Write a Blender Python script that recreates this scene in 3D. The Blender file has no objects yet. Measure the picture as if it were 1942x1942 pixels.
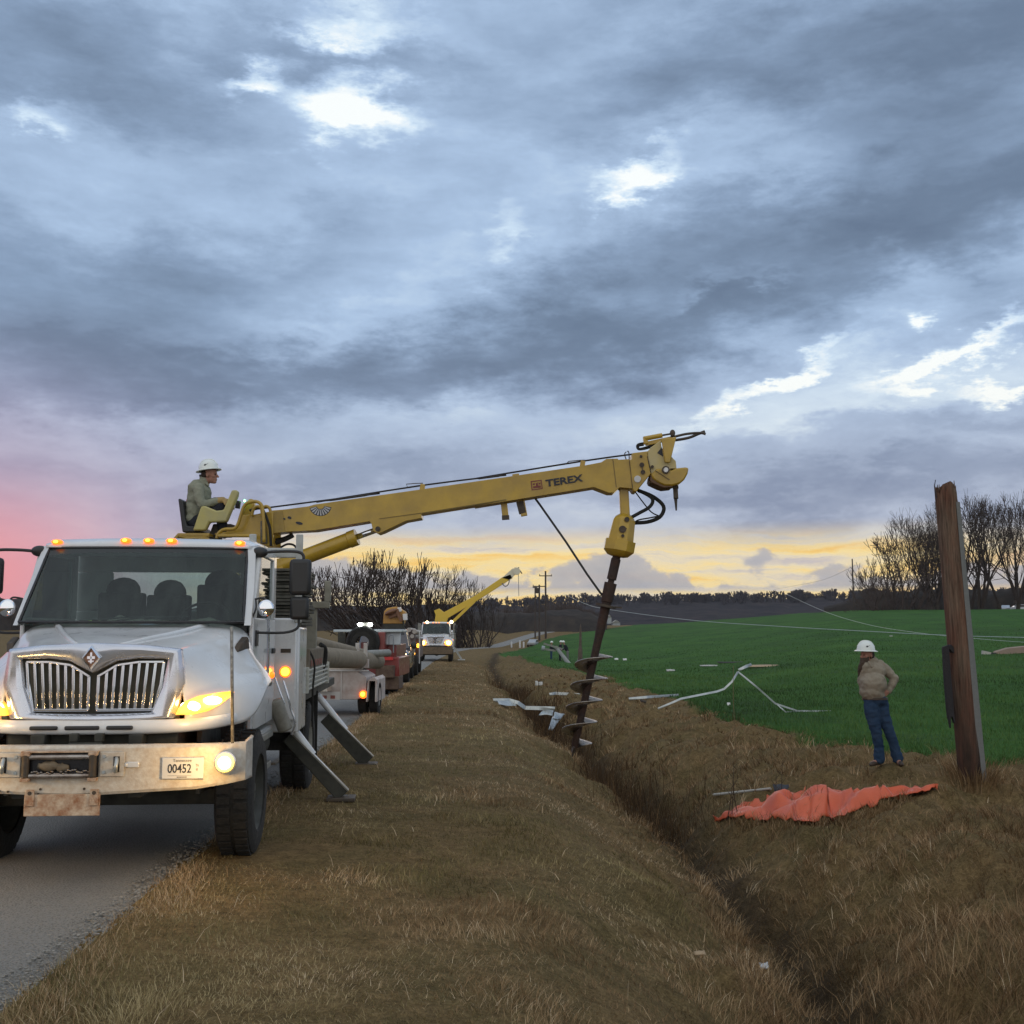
import bpy, math, random
import numpy as np
from mathutils import Vector, Matrix, noise as mnoise
PI = math.pi
sc = bpy.context.scene
COL = sc.collection
rnd = random.Random(7)

# ---------------------------------------------------------------- camera
FPX = 2092.0; EYE = 1.78; TH = math.atan(233 / FPX)
cd = bpy.data.cameras.new("camera"); cam = bpy.data.objects.new("camera", cd); COL.objects.link(cam)
cam.location = (0, 0, EYE); cam.rotation_euler = (PI / 2 + TH, 0, 0)
cd.sensor_width = 36; cd.lens = 36 * FPX / 1942; cd.clip_start = 0.1; cd.clip_end = 6000
sc.camera = cam

def at(px, py, Y):
    """point seen at pixel (px,py) of the photograph, Y metres down the road"""
    u = (px - 971) / FPX; v = (971 - py) / FPX
    dy = math.cos(TH) - v * math.sin(TH); dz = math.sin(TH) + v * math.cos(TH)
    t = Y / dy
    return Vector((u * t, Y, EYE + dz * t))

# ---------------------------------------------------------------- node helpers
class NT:
    def __init__(s, tree): s.t = tree; s.n = tree.nodes; s.l = tree.links
    def new(s, typ, **kw):
        nd = s.n.new(typ)
        for k, v in kw.items(): setattr(nd, k, v)
        return nd
    def put(s, inp, v):
        if hasattr(v, 'is_output') or isinstance(v, bpy.types.NodeSocket): s.l.new(v, inp)
        else: inp.default_value = v
    def math(s, op, a, b=None, c=None, clamp=False):
        nd = s.new('ShaderNodeMath', operation=op, use_clamp=clamp); s.put(nd.inputs[0], a)
        if b is not None: s.put(nd.inputs[1], b)
        if c is not None: s.put(nd.inputs[2], c)
        return nd.outputs[0]
    def vmath(s, op, a, b=None, out=0):
        nd = s.new('ShaderNodeVectorMath', operation=op); s.put(nd.inputs[0], a)
        if b is not None: s.put(nd.inputs[1], b)
        return nd.outputs[out]
    def noise(s, vec, scale, detail=4, rough=.55, dist=0, out='Fac'):
        nd = s.new('ShaderNodeTexNoise'); s.put(nd.inputs['Vector'], vec)
        nd.inputs['Scale'].default_value = scale; nd.inputs['Detail'].default_value = detail
        nd.inputs['Roughness'].default_value = rough; nd.inputs['Distortion'].default_value = dist
        return nd.outputs[out]
    def ramp(s, fac, stops):
        nd = s.new('ShaderNodeValToRGB'); s.put(nd.inputs[0], fac); el = nd.color_ramp.elements
        while len(el) > 1: el.remove(el[-1])
        for i, (p, c) in enumerate(stops):
            e = el[0] if i == 0 else el.new(p)
            e.position = p; e.color = (*c[:3], 1)
        return nd.outputs[0]
    def maprange(s, v, a, b, c=0., d=1., interp='LINEAR'):
        nd = s.new('ShaderNodeMapRange', interpolation_type=interp)
        for i, x in enumerate((v, a, b, c, d)): s.put(nd.inputs[i], x)
        return nd.outputs[0]
    def mix(s, f, a, b, mode='MIX'):
        nd = s.new('ShaderNodeMix', data_type='RGBA', blend_type=mode)
        s.put(nd.inputs[0], f)
        s.put(nd.inputs[6], (*a[:3], 1) if isinstance(a, (tuple, list)) else a)
        s.put(nd.inputs[7], (*b[:3], 1) if isinstance(b, (tuple, list)) else b)
        return nd.outputs[2]
    def mapping(s, vec, loc=(0, 0, 0), rot=(0, 0, 0), scale=(1, 1, 1), typ='POINT'):
        nd = s.new('ShaderNodeMapping', vector_type=typ); s.put(nd.inputs['Vector'], vec)
        nd.inputs['Location'].default_value = loc; nd.inputs['Rotation'].default_value = rot; nd.inputs['Scale'].default_value = scale
        return nd.outputs[0]

def lin(r, g, b):
    f = lambda c: ((c / 255 + .055) / 1.055) ** 2.4 if c > 10 else c / 255 / 12.92
    return (f(r), f(g), f(b))

# ---------------------------------------------------------------- sky, dusk under broken cloud
SUN_EL = math.radians(2.5); SUN_AZ = math.radians(6)     # azimuth measured from +Y towards +X
world = bpy.data.worlds.new("World"); sc.world = world; world.use_nodes = True
W = NT(world.node_tree); W.n.clear()
tc = W.new('ShaderNodeTexCoord'); D = tc.outputs['Generated']
sep = W.new('ShaderNodeSeparateXYZ'); W.l.new(D, sep.inputs[0])
az = W.math('ARCTAN2', sep.outputs[0], sep.outputs[1]); el = W.math('ARCSINE', sep.outputs[2])
cmb = W.new('ShaderNodeCombineXYZ'); W.l.new(az, cmb.inputs[0]); W.l.new(el, cmb.inputs[1])
AE = cmb.outputs[0]
# noise used to break up every cloud edge (lives on directions, so the whole dome has cloud)
n1 = W.noise(W.mapping(D, scale=(1, 1, 2.2)), 3.2, 7, .62, out='Color')
n2 = W.noise(W.mapping(D, scale=(1, 1, 2.6)), 13, 6, .65, out='Color')
off = W.vmath('ADD', W.vmath('SCALE', W.vmath('SUBTRACT', n1, (.5, .5, .5))), W.vmath('SCALE', W.vmath('SUBTRACT', n2, (.5, .5, .5))))
for nd in W.n:
    if nd.type == 'VECT_MATH' and nd.operation == 'SCALE': nd.inputs[3].default_value = .22 if nd.inputs[0].links[0].from_node.inputs[0].links[0].from_socket == n1 else .10
AEd = W.vmath('ADD', AE, off)
def ae(px, py):
    p = at(px, py, 1.0) - Vector((0, 0, EYE)); p.normalize()
    return math.atan2(p.x, p.y), math.asin(p.z)
PXR = 1 / FPX
def blob(cx, cy, rx, ry, rot, inner=.0, coord=None):
    a, e = ae(cx, cy)
    m = W.mapping(coord or AEd, loc=(a, e, 0), rot=(0, 0, math.radians(rot)), scale=(rx * PXR, ry * PXR, 1e3), typ='TEXTURE')
    ln = W.vmath('LENGTH', m, out='Value')
    return W.maprange(ln, inner, 1.35, 1., 0., 'SMOOTHSTEP')
def total(lst):
    acc = None
    for b in lst:
        *g, w = b
        v = W.math('MULTIPLY', blob(*g), w)
        acc = v if acc is None else W.math('ADD', acc, v)
    return acc
dark = total([(1650, 130, 900, 130, 2, .85), (1620, 440, 620, 115, 8, .9), (640, 715, 900, 95, 6, 1.), (210, 200, 380, 95, -12, .7),
              (130, 620, 420, 150, 0, .6), (1500, 565, 700, 70, 14, .45), (640, 110, 300, 60, 0, .6), (1500, 975, 700, 55, 1, .6),
              (1000, 620, 420, 80, 4, .4), (120, 20, 350, 70, 0, .5), (500, 500, 420, 70, 6, .3), (1500, 870, 500, 40, 3, .45),
              (900, 940, 900, 45, 0, .35), (1850, 250, 300, 120, 0, .35)])
light = total([(690, 250, 150, 80, 0, .9), (630, 40, 130, 60, 0, .6), (465, 185, 75, 38, 0, .6), (1170, 365, 110, 42, 20, .5),
               (1450, 735, 150, 26, 24, .55), (1830, 665, 190, 28, 22, .75), (1890, 735, 130, 24, 6, .6), (20, 265, 90, 40, 0, .5),
               (940, 490, 60, 40, 50, .2), (1340, 550, 110, 26, 12, .22)])
soft = total([(560, 260, 700, 190, 5, .55), (1230, 330, 400, 120, 14, .5), (450, 640, 320, 55, 14, .35), (820, 830, 430, 55, 0, .4),
              (1640, 755, 520, 95, 13, 1.25), (950, 480, 300, 110, 30, .35), (1300, 1010, 900, 50, 0, .6), (330, 880, 380, 40, 6, .25), (700, 600, 200, 60, 10, .2)])
fb = W.noise(W.mapping(D, scale=(1, 1, 3.0)), 4.5, 9, .6)
wisp = W.noise(W.mapping(W.vmath('ADD', AE, W.vmath('MULTIPLY', n1, (.08, .08, .08))), rot=(0, 0, math.radians(-10)), scale=(2.2, 8, 1)), 3.0, 8, .62)
# cloud brightness 0..1
lum = W.math('ADD', .53, W.math('MULTIPLY', W.math('SUBTRACT', fb, .5), .52))
lum = W.math('ADD', lum, W.math('MULTIPLY', W.math('SUBTRACT', wisp, .5), .36))
lum = W.math('SUBTRACT', lum, W.math('MULTIPLY', dark, .30))
lum = W.math('ADD', lum, W.math('MULTIPLY', soft, .17))
# the gaps need a sharper, ragged edge
gap = W.math('MULTIPLY', light, W.maprange(W.math('ADD', W.math('MULTIPLY', fb, .4), W.math('MULTIPLY', n2, .6)), .36, .62, .2, 1.3, 'SMOOTHSTEP'))
lum = W.math('ADD', lum, W.math('MULTIPLY', gap, .8))
cl = W.ramp(lum, [(.0, lin(88, 105, 130)), (.22, lin(110, 129, 154)), (.42, lin(139, 161, 190)), (.62, lin(172, 196, 226)), (.8, lin(210, 230, 248)), (1., lin(250, 255, 255))])
# warmer, mauve low down; pink far left; yellow-orange strip above the horizon
lowm = W.maprange(el, math.radians(3), math.radians(17), 1, 0, 'SMOOTHSTEP')
cl = W.mix(W.math('MULTIPLY', lowm, .75), cl, W.ramp(lum, [(0, lin(112, 124, 150)), (.3, lin(144, 152, 178)), (.55, lin(184, 188, 204)), (.8, lin(220, 220, 218)), (1, lin(252, 250, 238))]))
leftm = W.maprange(W.math('ADD', az, W.math('MULTIPLY', el, .55)), math.radians(-24), math.radians(-5), 1, 0, 'SMOOTHSTEP')
cl = W.mix(W.math('MULTIPLY', W.math('MULTIPLY', leftm, W.maprange(el, math.radians(1), math.radians(17), 1, 0, 'SMOOTHSTEP')), .65), cl,
           W.ramp(lum, [(0, lin(150, 112, 142)), (.4, lin(196, 144, 168)), (.8, lin(226, 176, 184)), (1, lin(240, 200, 200))]))
pinkm = W.math('MULTIPLY', W.maprange(az, math.radians(-27), math.radians(-17), 1, 0, 'SMOOTHSTEP'), W.maprange(el, math.radians(2.5), math.radians(8.5), 1, 0, 'SMOOTHSTEP'))
cl = W.mix(W.math('MULTIPLY', pinkm, .78), cl, lin(250, 148, 150))
# sunset strip
st = W.noise(W.mapping(W.vmath('ADD', AE, W.vmath('MULTIPLY', off, (.3, .18, 0))), scale=(2.0, 34, 1)), 1.6, 6, .6)
strip = W.math('MULTIPLY', W.maprange(el, math.radians(4.0), math.radians(5.9), 1, 0, 'SMOOTHSTEP'),
               W.math('MULTIPLY', W.maprange(az, math.radians(-20), math.radians(-9), 0, 1, 'SMOOTHSTEP'), W.maprange(az, math.radians(18), math.radians(34), 1, 0, 'SMOOTHSTEP')))
warm = W.ramp(st, [(.34, lin(196, 188, 192)), (.43, lin(238, 222, 186)), (.51, lin(255, 226, 150)), (.60, lin(255, 206, 98)), (.72, lin(255, 184, 100))])
cl = W.mix(W.math('MULTIPLY', strip, .9), cl, warm)
# low cumulus bank sitting on the horizon
cu = W.noise(W.mapping(D, scale=(1, 1, 1.6)), 15, 6, .55)
cutop = W.math('ADD', W.math('MULTIPLY', W.math('SUBTRACT', cu, .5), .13), .056)
cum = W.maprange(W.math('SUBTRACT', cutop, el), -.004, .006, 0, 1, 'SMOOTHSTEP')
cucol = W.ramp(W.math('ADD', W.math('MULTIPLY', W.math('SUBTRACT', cutop, el), 9), W.math('MULTIPLY', n2, .25)), [(.0, lin(196, 190, 190)), (.35, lin(160, 165, 178)), (.8, lin(150, 158, 175))])
cumside = W.maprange(az, math.radians(-20), math.radians(-12), 0, 1, 'SMOOTHSTEP')
cl = W.mix(W.math('MULTIPLY', W.math('MULTIPLY', cum, cumside), W.maprange(el, math.radians(2.1), math.radians(2.45), 0, .9)), cl, cucol)
# unseen sky behind the camera and overhead, brightened to light the scene
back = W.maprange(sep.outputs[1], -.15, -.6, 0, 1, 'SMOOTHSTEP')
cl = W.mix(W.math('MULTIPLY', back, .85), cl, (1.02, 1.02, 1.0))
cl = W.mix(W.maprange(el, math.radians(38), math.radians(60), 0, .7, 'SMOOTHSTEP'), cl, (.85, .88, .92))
cl = W.mix(W.maprange(el, -.02, -.08), cl, (.05, .045, .03))
nish = W.new('ShaderNodeTexSky', sky_type='NISHITA', sun_disc=False); nish.sun_elevation = math.radians(-3); nish.sun_rotation = SUN_AZ
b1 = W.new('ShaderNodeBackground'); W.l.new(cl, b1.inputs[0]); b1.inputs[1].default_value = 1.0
b2 = W.new('ShaderNodeBackground'); W.l.new(nish.outputs[0], b2.inputs[0]); b2.inputs[1].default_value = .05
ad = W.new('ShaderNodeAddShader'); W.l.new(b1.outputs[0], ad.inputs[0]); W.l.new(b2.outputs[0], ad.inputs[1])
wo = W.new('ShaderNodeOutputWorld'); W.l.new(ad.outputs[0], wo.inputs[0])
world.cycles.sampling_method = 'MANUAL'; world.cycles.sample_map_resolution = 512

sd = bpy.data.lights.new("sun", 'SUN'); sd.energy = .3; sd.angle = math.radians(40); sd.color = (1, .78, .55)
sun = bpy.data.objects.new("sun", sd); COL.objects.link(sun)
sun.rotation_euler = Vector((-math.sin(SUN_AZ) * math.cos(SUN_EL), -math.cos(SUN_AZ) * math.cos(SUN_EL), -math.sin(SUN_EL))).to_track_quat('-Z', 'Y').to_euler()
sun.location = (0, 300, 40)

sc.view_settings.view_transform = 'Standard'; sc.view_settings.look = 'None'
sc.view_settings.exposure = 0; sc.view_settings.gamma = 1
sc.cycles.max_bounces = 6; sc.cycles.transparent_max_bounces = 12; sc.cycles.sample_clamp_indirect = 4
sc.cycles.use_denoising = True

# ---------------------------------------------------------------- materials
MATS = {}
def mat(name, col, rough=.6, metal=0., nz=None, bump=None, emit=None, coat=0., spec=.5, coord='Object', alpha=None):
    """principled material; nz=(scale, colour2, amount[, detail]) mixes a second colour by noise; bump=(scale,strength)"""
    if name in MATS: return MATS[name]
    m = bpy.data.materials.new(name); m.use_nodes = True; T = NT(m.node_tree)
    p = T.n['Principled BSDF']; p.inputs['Base Color'].default_value = (*col, 1)
    p.inputs['Roughness'].default_value = rough; p.inputs['Metallic'].default_value = metal
    p.inputs['Specular IOR Level'].default_value = spec
    if coat: p.inputs['Coat Weight'].default_value = coat; p.inputs['Coat Roughness'].default_value = .06
    tcn = T.new('ShaderNodeTexCoord').outputs[coord]
    if nz:
        f = T.noise(tcn, nz[0], nz[3] if len(nz) > 3 else 6, .65)
        f = T.maprange(f, .5 - .16, .5 + .16, 0, nz[2])
        T.l.new(T.mix(f, col, nz[1]), p.inputs['Base Color'])
        r = T.maprange(T.noise(tcn, nz[0] * 2.3, 4), .3, .7, max(0, rough - .1), min(1, rough + .15))
        T.l.new(r, p.inputs['Roughness'])
    if bump:
        b = T.new('ShaderNodeBump'); b.inputs['Strength'].default_value = bump[1]; b.inputs['Distance'].default_value = .02
        T.l.new(T.noise(tcn, bump[0], 6, .6), b.inputs['Height']); T.l.new(b.outputs[0], p.inputs['Normal'])
    if emit: p.inputs['Emission Color'].default_value = (*emit[0], 1); p.inputs['Emission Strength'].default_value = emit[1]
    MATS[name] = m
    return m

# ---------------------------------------------------------------- mesh builder
def tag(o, label=None, cat=None, group=None, kind=None):
    if label: o['label'] = label
    if cat: o['category'] = cat
    if group: o['group'] = group
    if kind: o['kind'] = kind
    return o
MW = {}                                   # name -> world matrix of the thing's root
def rootmat(o):
    while o.parent: o = o.parent
    return MW.get(o.name, Matrix.Identity(4))
def thing(name, loc, label, cat, rz=0., group=None):
    o = bpy.data.objects.new(name, None); COL.objects.link(o); o.location = loc; o.rotation_euler = (0, 0, rz)
    o.empty_display_size = .3
    MW[o.name] = Matrix.Translation(loc) @ Matrix.Rotation(rz, 4, 'Z')
    return tag(o, label, cat, group)
V = Vector
def perp(d):
    d = d.normalized(); a = V((0, 0, 1)) if abs(d.z) < .9 else V((1, 0, 0))
    x = d.cross(a).normalized(); return x, d.cross(x).normalized()
class MB:
    def __init__(s): s.v = []; s.f = []; s.p = []
    def add(s, vs, fs):
        o = len(s.v); s.p.append((o, len(s.f))); s.v += [tuple(v) for v in vs]; s.f += [tuple(i + o for i in f) for f in fs]; return s
    def bx(s, x0, x1, y0, y1, z0, z1):
        return s.add([(x, y, z) for x in (x0, x1) for y in (y0, y1) for z in (z0, z1)],
                     [(0, 1, 3, 2), (4, 6, 7, 5), (0, 4, 5, 1), (2, 3, 7, 6), (0, 2, 6, 4), (1, 5, 7, 3)])
    def bar(s, p0, p1, w, h=None, up=(0, 0, 1)):
        p0, p1 = V(p0), V(p1); h = h or w; d = (p1 - p0).normalized(); x = d.cross(V(up))
        x = x.normalized() if x.length > 1e-3 else perp(d)[0]; y = x.cross(d).normalized()
        vs = [p + x * a * w / 2 + y * b * h / 2 for p in (p0, p1) for a, b in ((-1, -1), (1, -1), (1, 1), (-1, 1))]
        return s.add(vs, [(0, 1, 2, 3), (7, 6, 5, 4), (0, 4, 5, 1), (1, 5, 6, 2), (2, 6, 7, 3), (3, 7, 4, 0)])
    def ring(s, c, x, y, rx, ry, n): return [c + x * math.cos(2 * PI * i / n) * rx + y * math.sin(2 * PI * i / n) * ry for i in range(n)]
    def loft(s, rings, caps=True, closed=True):
        n = len(rings[0]); vs = [p for r in rings for p in r]; fs = []
        m = n if closed else n - 1
        for k in range(len(rings) - 1):
            for i in range(m):
                j = (i + 1) % n; fs.append((k * n + i, k * n + j, (k + 1) * n + j, (k + 1) * n + i))
        if caps and closed: fs.append(tuple(range(n))[::-1]); fs.append(tuple(range((len(rings) - 1) * n, len(rings) * n)))
        return s.add(vs, fs)
    def cyl(s, p0, p1, r0, r1=None, n=16, caps=True):
        p0, p1 = V(p0), V(p1); r1 = r0 if r1 is None else r1; x, y = perp(p1 - p0)
        return s.loft([s.ring(p0, x, y, r0, r0, n), s.ring(p1, x, y, r1, r1, n)], caps)
    def lathe(s, p0, d, prof, n=24, caps=True):
        """prof: list of (distance along d, radius)"""
        p0, d = V(p0), V(d).normalized(); x, y = perp(d)
        return s.loft([s.ring(p0 + d * t, x, y, r, r, n) for t, r in prof], caps)
    def tube(s, pts, r, n=8, smooth=4):
        P = [V(p) for p in pts]
        if smooth and len(P) > 2:
            Q = []
            for i in range(len(P) - 1):
                a = P[max(i - 1, 0)]; b = P[i]; c = P[i + 1]; d = P[min(i + 2, len(P) - 1)]
                for k in range(smooth):
                    t = k / smooth
                    Q.append(.5 * ((2 * b) + (c - a) * t + (2 * a - 5 * b + 4 * c - d) * t * t + (3 * b - a - 3 * c + d) * t ** 3))
            P = Q + [P[-1]]
        R = r if isinstance(r, (list, tuple)) else None
        rings = []; x = None
        for i, p in enumerate(P):
            d = (P[min(i + 1, len(P) - 1)] - P[max(i - 1, 0)]).normalized()
            if x is None: x, y = perp(d)
            else: x = (x - d * x.dot(d)).normalized(); y = d.cross(x)
            rr = r if R is None else R[0] + (R[1] - R[0]) * i / (len(P) - 1)
            rings.append(s.ring(p, x, y, rr, rr, n))
        return s.loft(rings)
    def ell(s, c, r, nu=14, nv=10, R=None, v0=0., v1=1.):
        c = V(c); r = (r, r, r) if isinstance(r, (int, float)) else r; rings = []
        for k in range(nv + 1):
            t = PI * (v0 + (v1 - v0) * k / nv); sn = max(math.sin(t), 1e-3)
            ring = [V((r[0] * sn * math.cos(2 * PI * i / nu), r[1] * sn * math.sin(2 * PI * i / nu), r[2] * math.cos(t))) for i in range(nu)]
            rings.append([c + (R @ p if R else p) for p in ring])
        return s.loft(rings)
    def prism(s, pts, ext):
        """planar outline pts extruded by vector ext"""
        pts = [V(p) for p in pts]; e = V(ext); n = len(pts)
        return s.add(pts + [p + e for p in pts], [tuple(range(n)), tuple(range(2 * n - 1, n - 1, -1))] + [(i, i + n, (i + 1) % n + n, (i + 1) % n) for i in range(n)])
    def quad(s, a, b, c, d): return s.add([a, b, c, d], [(0, 1, 2, 3)])
    def grid(s, rows, close=False):
        n = len(rows[0]); return s.add([p for r in rows for p in r], [(k * n + i, k * n + i + 1, (k + 1) * n + i + 1, (k + 1) * n + i) for k in range(len(rows) - 1) for i in range(n - 1)])
    def build(s, name, m, parent=None, bevel=0., smooth=35, world=False, subsurf=0, solid=0., fix=True, each=False):
        if each and len(s.p) > 1:
            out = []; ends = s.p[1:] + [(len(s.v), len(s.f))]
            for (v0, f0), (v1, f1) in zip(s.p, ends):
                q = MB(); q.add(s.v[v0:v1], [tuple(i - v0 for i in f) for f in s.f[f0:f1]]); out.append(q.build(name, m, parent, bevel, smooth, world, subsurf, solid, fix))
            return out[0]
        me = bpy.data.meshes.new(name); vs = s.v
        if world and parent is not None:
            inv = rootmat(parent).inverted(); vs = [tuple(inv @ V(v)) for v in vs]
        me.from_pydata(vs, [], s.f); me.validate()
        if fix:
            import bmesh
            b = bmesh.new(); b.from_mesh(me); bmesh.ops.recalc_face_normals(b, faces=b.faces); b.to_mesh(me); b.free()
        me.materials.append(m)
        if smooth:
            me.polygons.foreach_set('use_smooth', [True] * len(me.polygons))
            if smooth < 180: me.set_sharp_from_angle(angle=math.radians(smooth))
        o = bpy.data.objects.new(name, me); COL.objects.link(o)
        if parent is not None: o.parent = parent
        if subsurf: md = o.modifiers.new('s', 'SUBSURF'); md.levels = md.render_levels = subsurf
        if solid: md = o.modifiers.new('t', 'SOLIDIFY'); md.thickness = solid; md.offset = -1
        if bevel: md = o.modifiers.new('b', 'BEVEL'); md.width = bevel; md.segments = 2; md.limit_method = 'ANGLE'; md.angle_limit = math.radians(40); md.harden_normals = False
        return o
def copy_tree(o, parent=None):
    c = o.copy(); COL.objects.link(c)
    c.parent = parent
    for ch in list(o.children): copy_tree(ch, c)
    return c
def text(name, body, size, m, parent, M, thick=.002, font_shear=0., spacing=1., bold=0.):
    cu = bpy.data.curves.new(name, 'FONT'); cu.body = body; cu.size = size; cu.extrude = thick; cu.align_x = 'CENTER'; cu.align_y = 'CENTER'
    cu.space_character = spacing; cu.shear = font_shear; cu.offset = bold
    t = bpy.data.objects.new(name + '_tmp', cu); COL.objects.link(t)
    me = bpy.data.meshes.new_from_object(t.evaluated_get(bpy.context.evaluated_depsgraph_get())); bpy.data.objects.remove(t)
    me.transform((rootmat(parent).inverted() if parent else Matrix.Identity(4)) @ M); me.materials.clear(); me.materials.append(m)
    o = bpy.data.objects.new(name, me); COL.objects.link(o); o.parent = parent
    return o
def interp(tab, y):
    return float(np.interp(y, [t[0] for t in tab], [t[1] for t in tab]))
# ---------------------------------------------------------------- the lie of the land
T_EDGE = [(-40, -1.6), (3, -2.3), (8, -2.5), (15, -2.85), (25, -3.3), (46, -4.1), (77, -5.3), (110, -6.0), (135, -5.2), (160, -1.5), (185, 4), (215, 12), (260, 26), (330, 50), (420, 90)]
T_CREST = [(-40, .4), (5, .75), (9, 1.0), (12, 1.15), (20, .85), (28, -.15), (48, -1.6), (75, -2.9), (110, -3.6), (135, -2.9), (160, .8), (185, 6), (215, 14), (260, 28), (330, 52), (420, 92)]
T_DITCH = [(-40, 2.6), (8.3, 2.22), (10.5, 2.5), (13.8, 2.55), (20, 2.2), (27, 1.5), (38, .8), (48, .1), (75, -1.2), (110, -1.9), (135, -1.2), (160, 2.5), (185, 8), (420, 94)]
T_DEPTH = [(-40, -1.1), (8, -1.15), (14, -1.25), (27, -1.2), (45, -1.05), (75, -.8), (110, -.6), (135, -.3), (160, 0), (420, 0)]
T_BANK = [(-40, 6.2), (8, 5.2), (14, 4.9), (20, 4.2), (27, 3.4), (48, 2.2), (75, .8), (110, .4), (135, 1), (160, 4.5), (420, 96)]
T_FIELD = [(-40, 17), (5, 12.5), (12, 10), (17.3, 7.9), (20.6, 6.3), (28, 5.2), (57, 4.8), (80, 3.2), (100, .9), (112, -.4), (125, -1.4), (135, -1), (160, 3.6), (185, 8.5), (420, 95)]
def tabv(t, y): return np.interp(y, [a for a, _ in t], [b for _, b in t])
def sstep(a, b, x):
    t = np.clip((x - a) / (b - a), 0, 1); return t * t * (3 - 2 * t)
def vnoise(x, y, s, seed=0):
    """cheap smooth value noise, vectorised"""
    x = x * s + seed * 17.3; y = y * s + seed * 9.1
    xi = np.floor(x); yi = np.floor(y); fx = x - xi; fy = y - yi; fx = fx * fx * (3 - 2 * fx); fy = fy * fy * (3 - 2 * fy)
    def h(a, b):
        v = np.sin(a * 127.1 + b * 311.7 + seed * 74.7) * 43758.5453; return v - np.floor(v)
    return (h(xi, yi) * (1 - fx) + h(xi + 1, yi) * fx) * (1 - fy) + (h(xi, yi + 1) * (1 - fx) + h(xi + 1, yi + 1) * fx) * fy - .5
def fieldz(x, y):
    a = np.arctan2(x, np.maximum(y, 1.))
    s = np.interp(a, [-.4, -.05, .03, .15, .30, .42], [.020, .026, .030, .031, .040, .040])
    y0 = np.interp(a, [-.06, -.01, .03, .15, .30, .42], [165, 150, 105, 62, 28, 26])
    r = np.sqrt(x * x + y * y)
    d = np.maximum(r - y0, 0); soft = d * d / (d + 25.)
    yc = np.interp(a, [-.05, .03, .15, .25, .30, .42], [260, 240, 230, 235, 215, 210])      # the field crests here
    capd = np.maximum(yc - y0, 1); over = np.maximum(r - yc, 0)
    soft = np.where(r > yc, capd * capd / (capd + 25.) - np.minimum(over * .25, 60), soft)
    lift = s * soft
    sag = -.35 * sstep(25, 90, y) * (1 - sstep(105, 150, y))
    return -.28 + sag + lift
def height(x, y):
    x = np.asarray(x, float); y = np.asarray(y, float)
    e = tabv(T_EDGE, y); c = tabv(T_CREST, y); d = tabv(T_DITCH, y); dz = tabv(T_DEPTH, y); b = tabv(T_BANK, y)
    fz = fieldz(x, y)
    far = sstep(135, 165, y)
    roadz = fieldz(e, y) * far + far * .25
    shoulder = roadz + .03 - .16 * sstep(0, 1, (x - e) / np.maximum(c - e, .1))
    wob = .42 * vnoise(x * 0, y, .35, 3) + .12 * vnoise(x * 0, y, 1.1, 4)
    c0 = c - 1.0 * (1 - sstep(18, 40, y)); t = (x - c0) / np.maximum(d + wob * (1 - far) - c0, .2); tt = np.clip(t, 0, 1); prof = .45 * tt ** 1.25 + .55 * sstep(0, 1, tt)
    left = shoulder * (1 - prof) + dz * prof
    t2 = (x - d - wob * (1 - far)) / np.maximum(b - d, .2)
    bankt = np.clip(t2, 0, 1); bk = 1 - (1 - bankt) ** 1.7
    right = dz * (1 - bk) + fz * bk
    z = np.where(t < 1, np.where(x < c0, shoulder, left), right)
    z = np.where(x > b, fz, z)
    z = np.where(far > .99, np.where(x < c + 1, roadz * 1.0 + 0 * x, fz), z)
    lft = e - 6.6                                          # the far side of the road
    z = np.where(x < e, roadz - .02, z)
    z = np.where(x < lft, roadz - .1 - .5 * sstep(0, 3, lft - x) + .5 * sstep(3, 9, lft - x), z)
    rough = sstep(c - .8, d - .4, x) * (1 - sstep(90, 140, y))
    near_f = tabv(T_FIELD, y)
    rough2 = rough * (1 - sstep(near_f - .8, near_f + 1.5, x))
    z = z + rough2 * (.34 * vnoise(x, y, .8, 1) + .30 * vnoise(x, y, 2.1, 2) + .17 * vnoise(x, y, 5.5, 5))
    on_sh = (x > e) * (1 - rough2)
    z = z + np.where(x > e + .15, 1, 0) * (.03 * vnoise(x, y, 3, 6) + .10 * vnoise(x, y, .3, 7)) * sstep(0, 1, x - e) 
    z = z - (.16 + .2 * vnoise(x * 0, y, .8, 15)) * np.exp(-((x - d - wob) / .36) ** 2) * (1 - sstep(50, 90, y))
    # heap of dug earth where the far crew works
    z = z + .55 * np.exp(-(((x - 1.2) / 2.6) ** 2 + ((y - 97) / 4.) ** 2))
    return z
def gz(x, y): return float(height(np.array([x]), np.array([y]))[0])
_YS = 2. * 1.004 ** np.arange(1330)
def on_ground(px, py):
    """where the line of sight through a photo pixel first meets the land"""
    q = at(px, py, 1.0); X = q.x * _YS; Z = EYE + (q.z - EYE) * _YS
    hit = np.nonzero(Z < height(X, _YS))[0]
    i = hit[0] if len(hit) else len(_YS) - 1
    return V((X[i], _YS[i], gz(X[i], _YS[i])))

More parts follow.
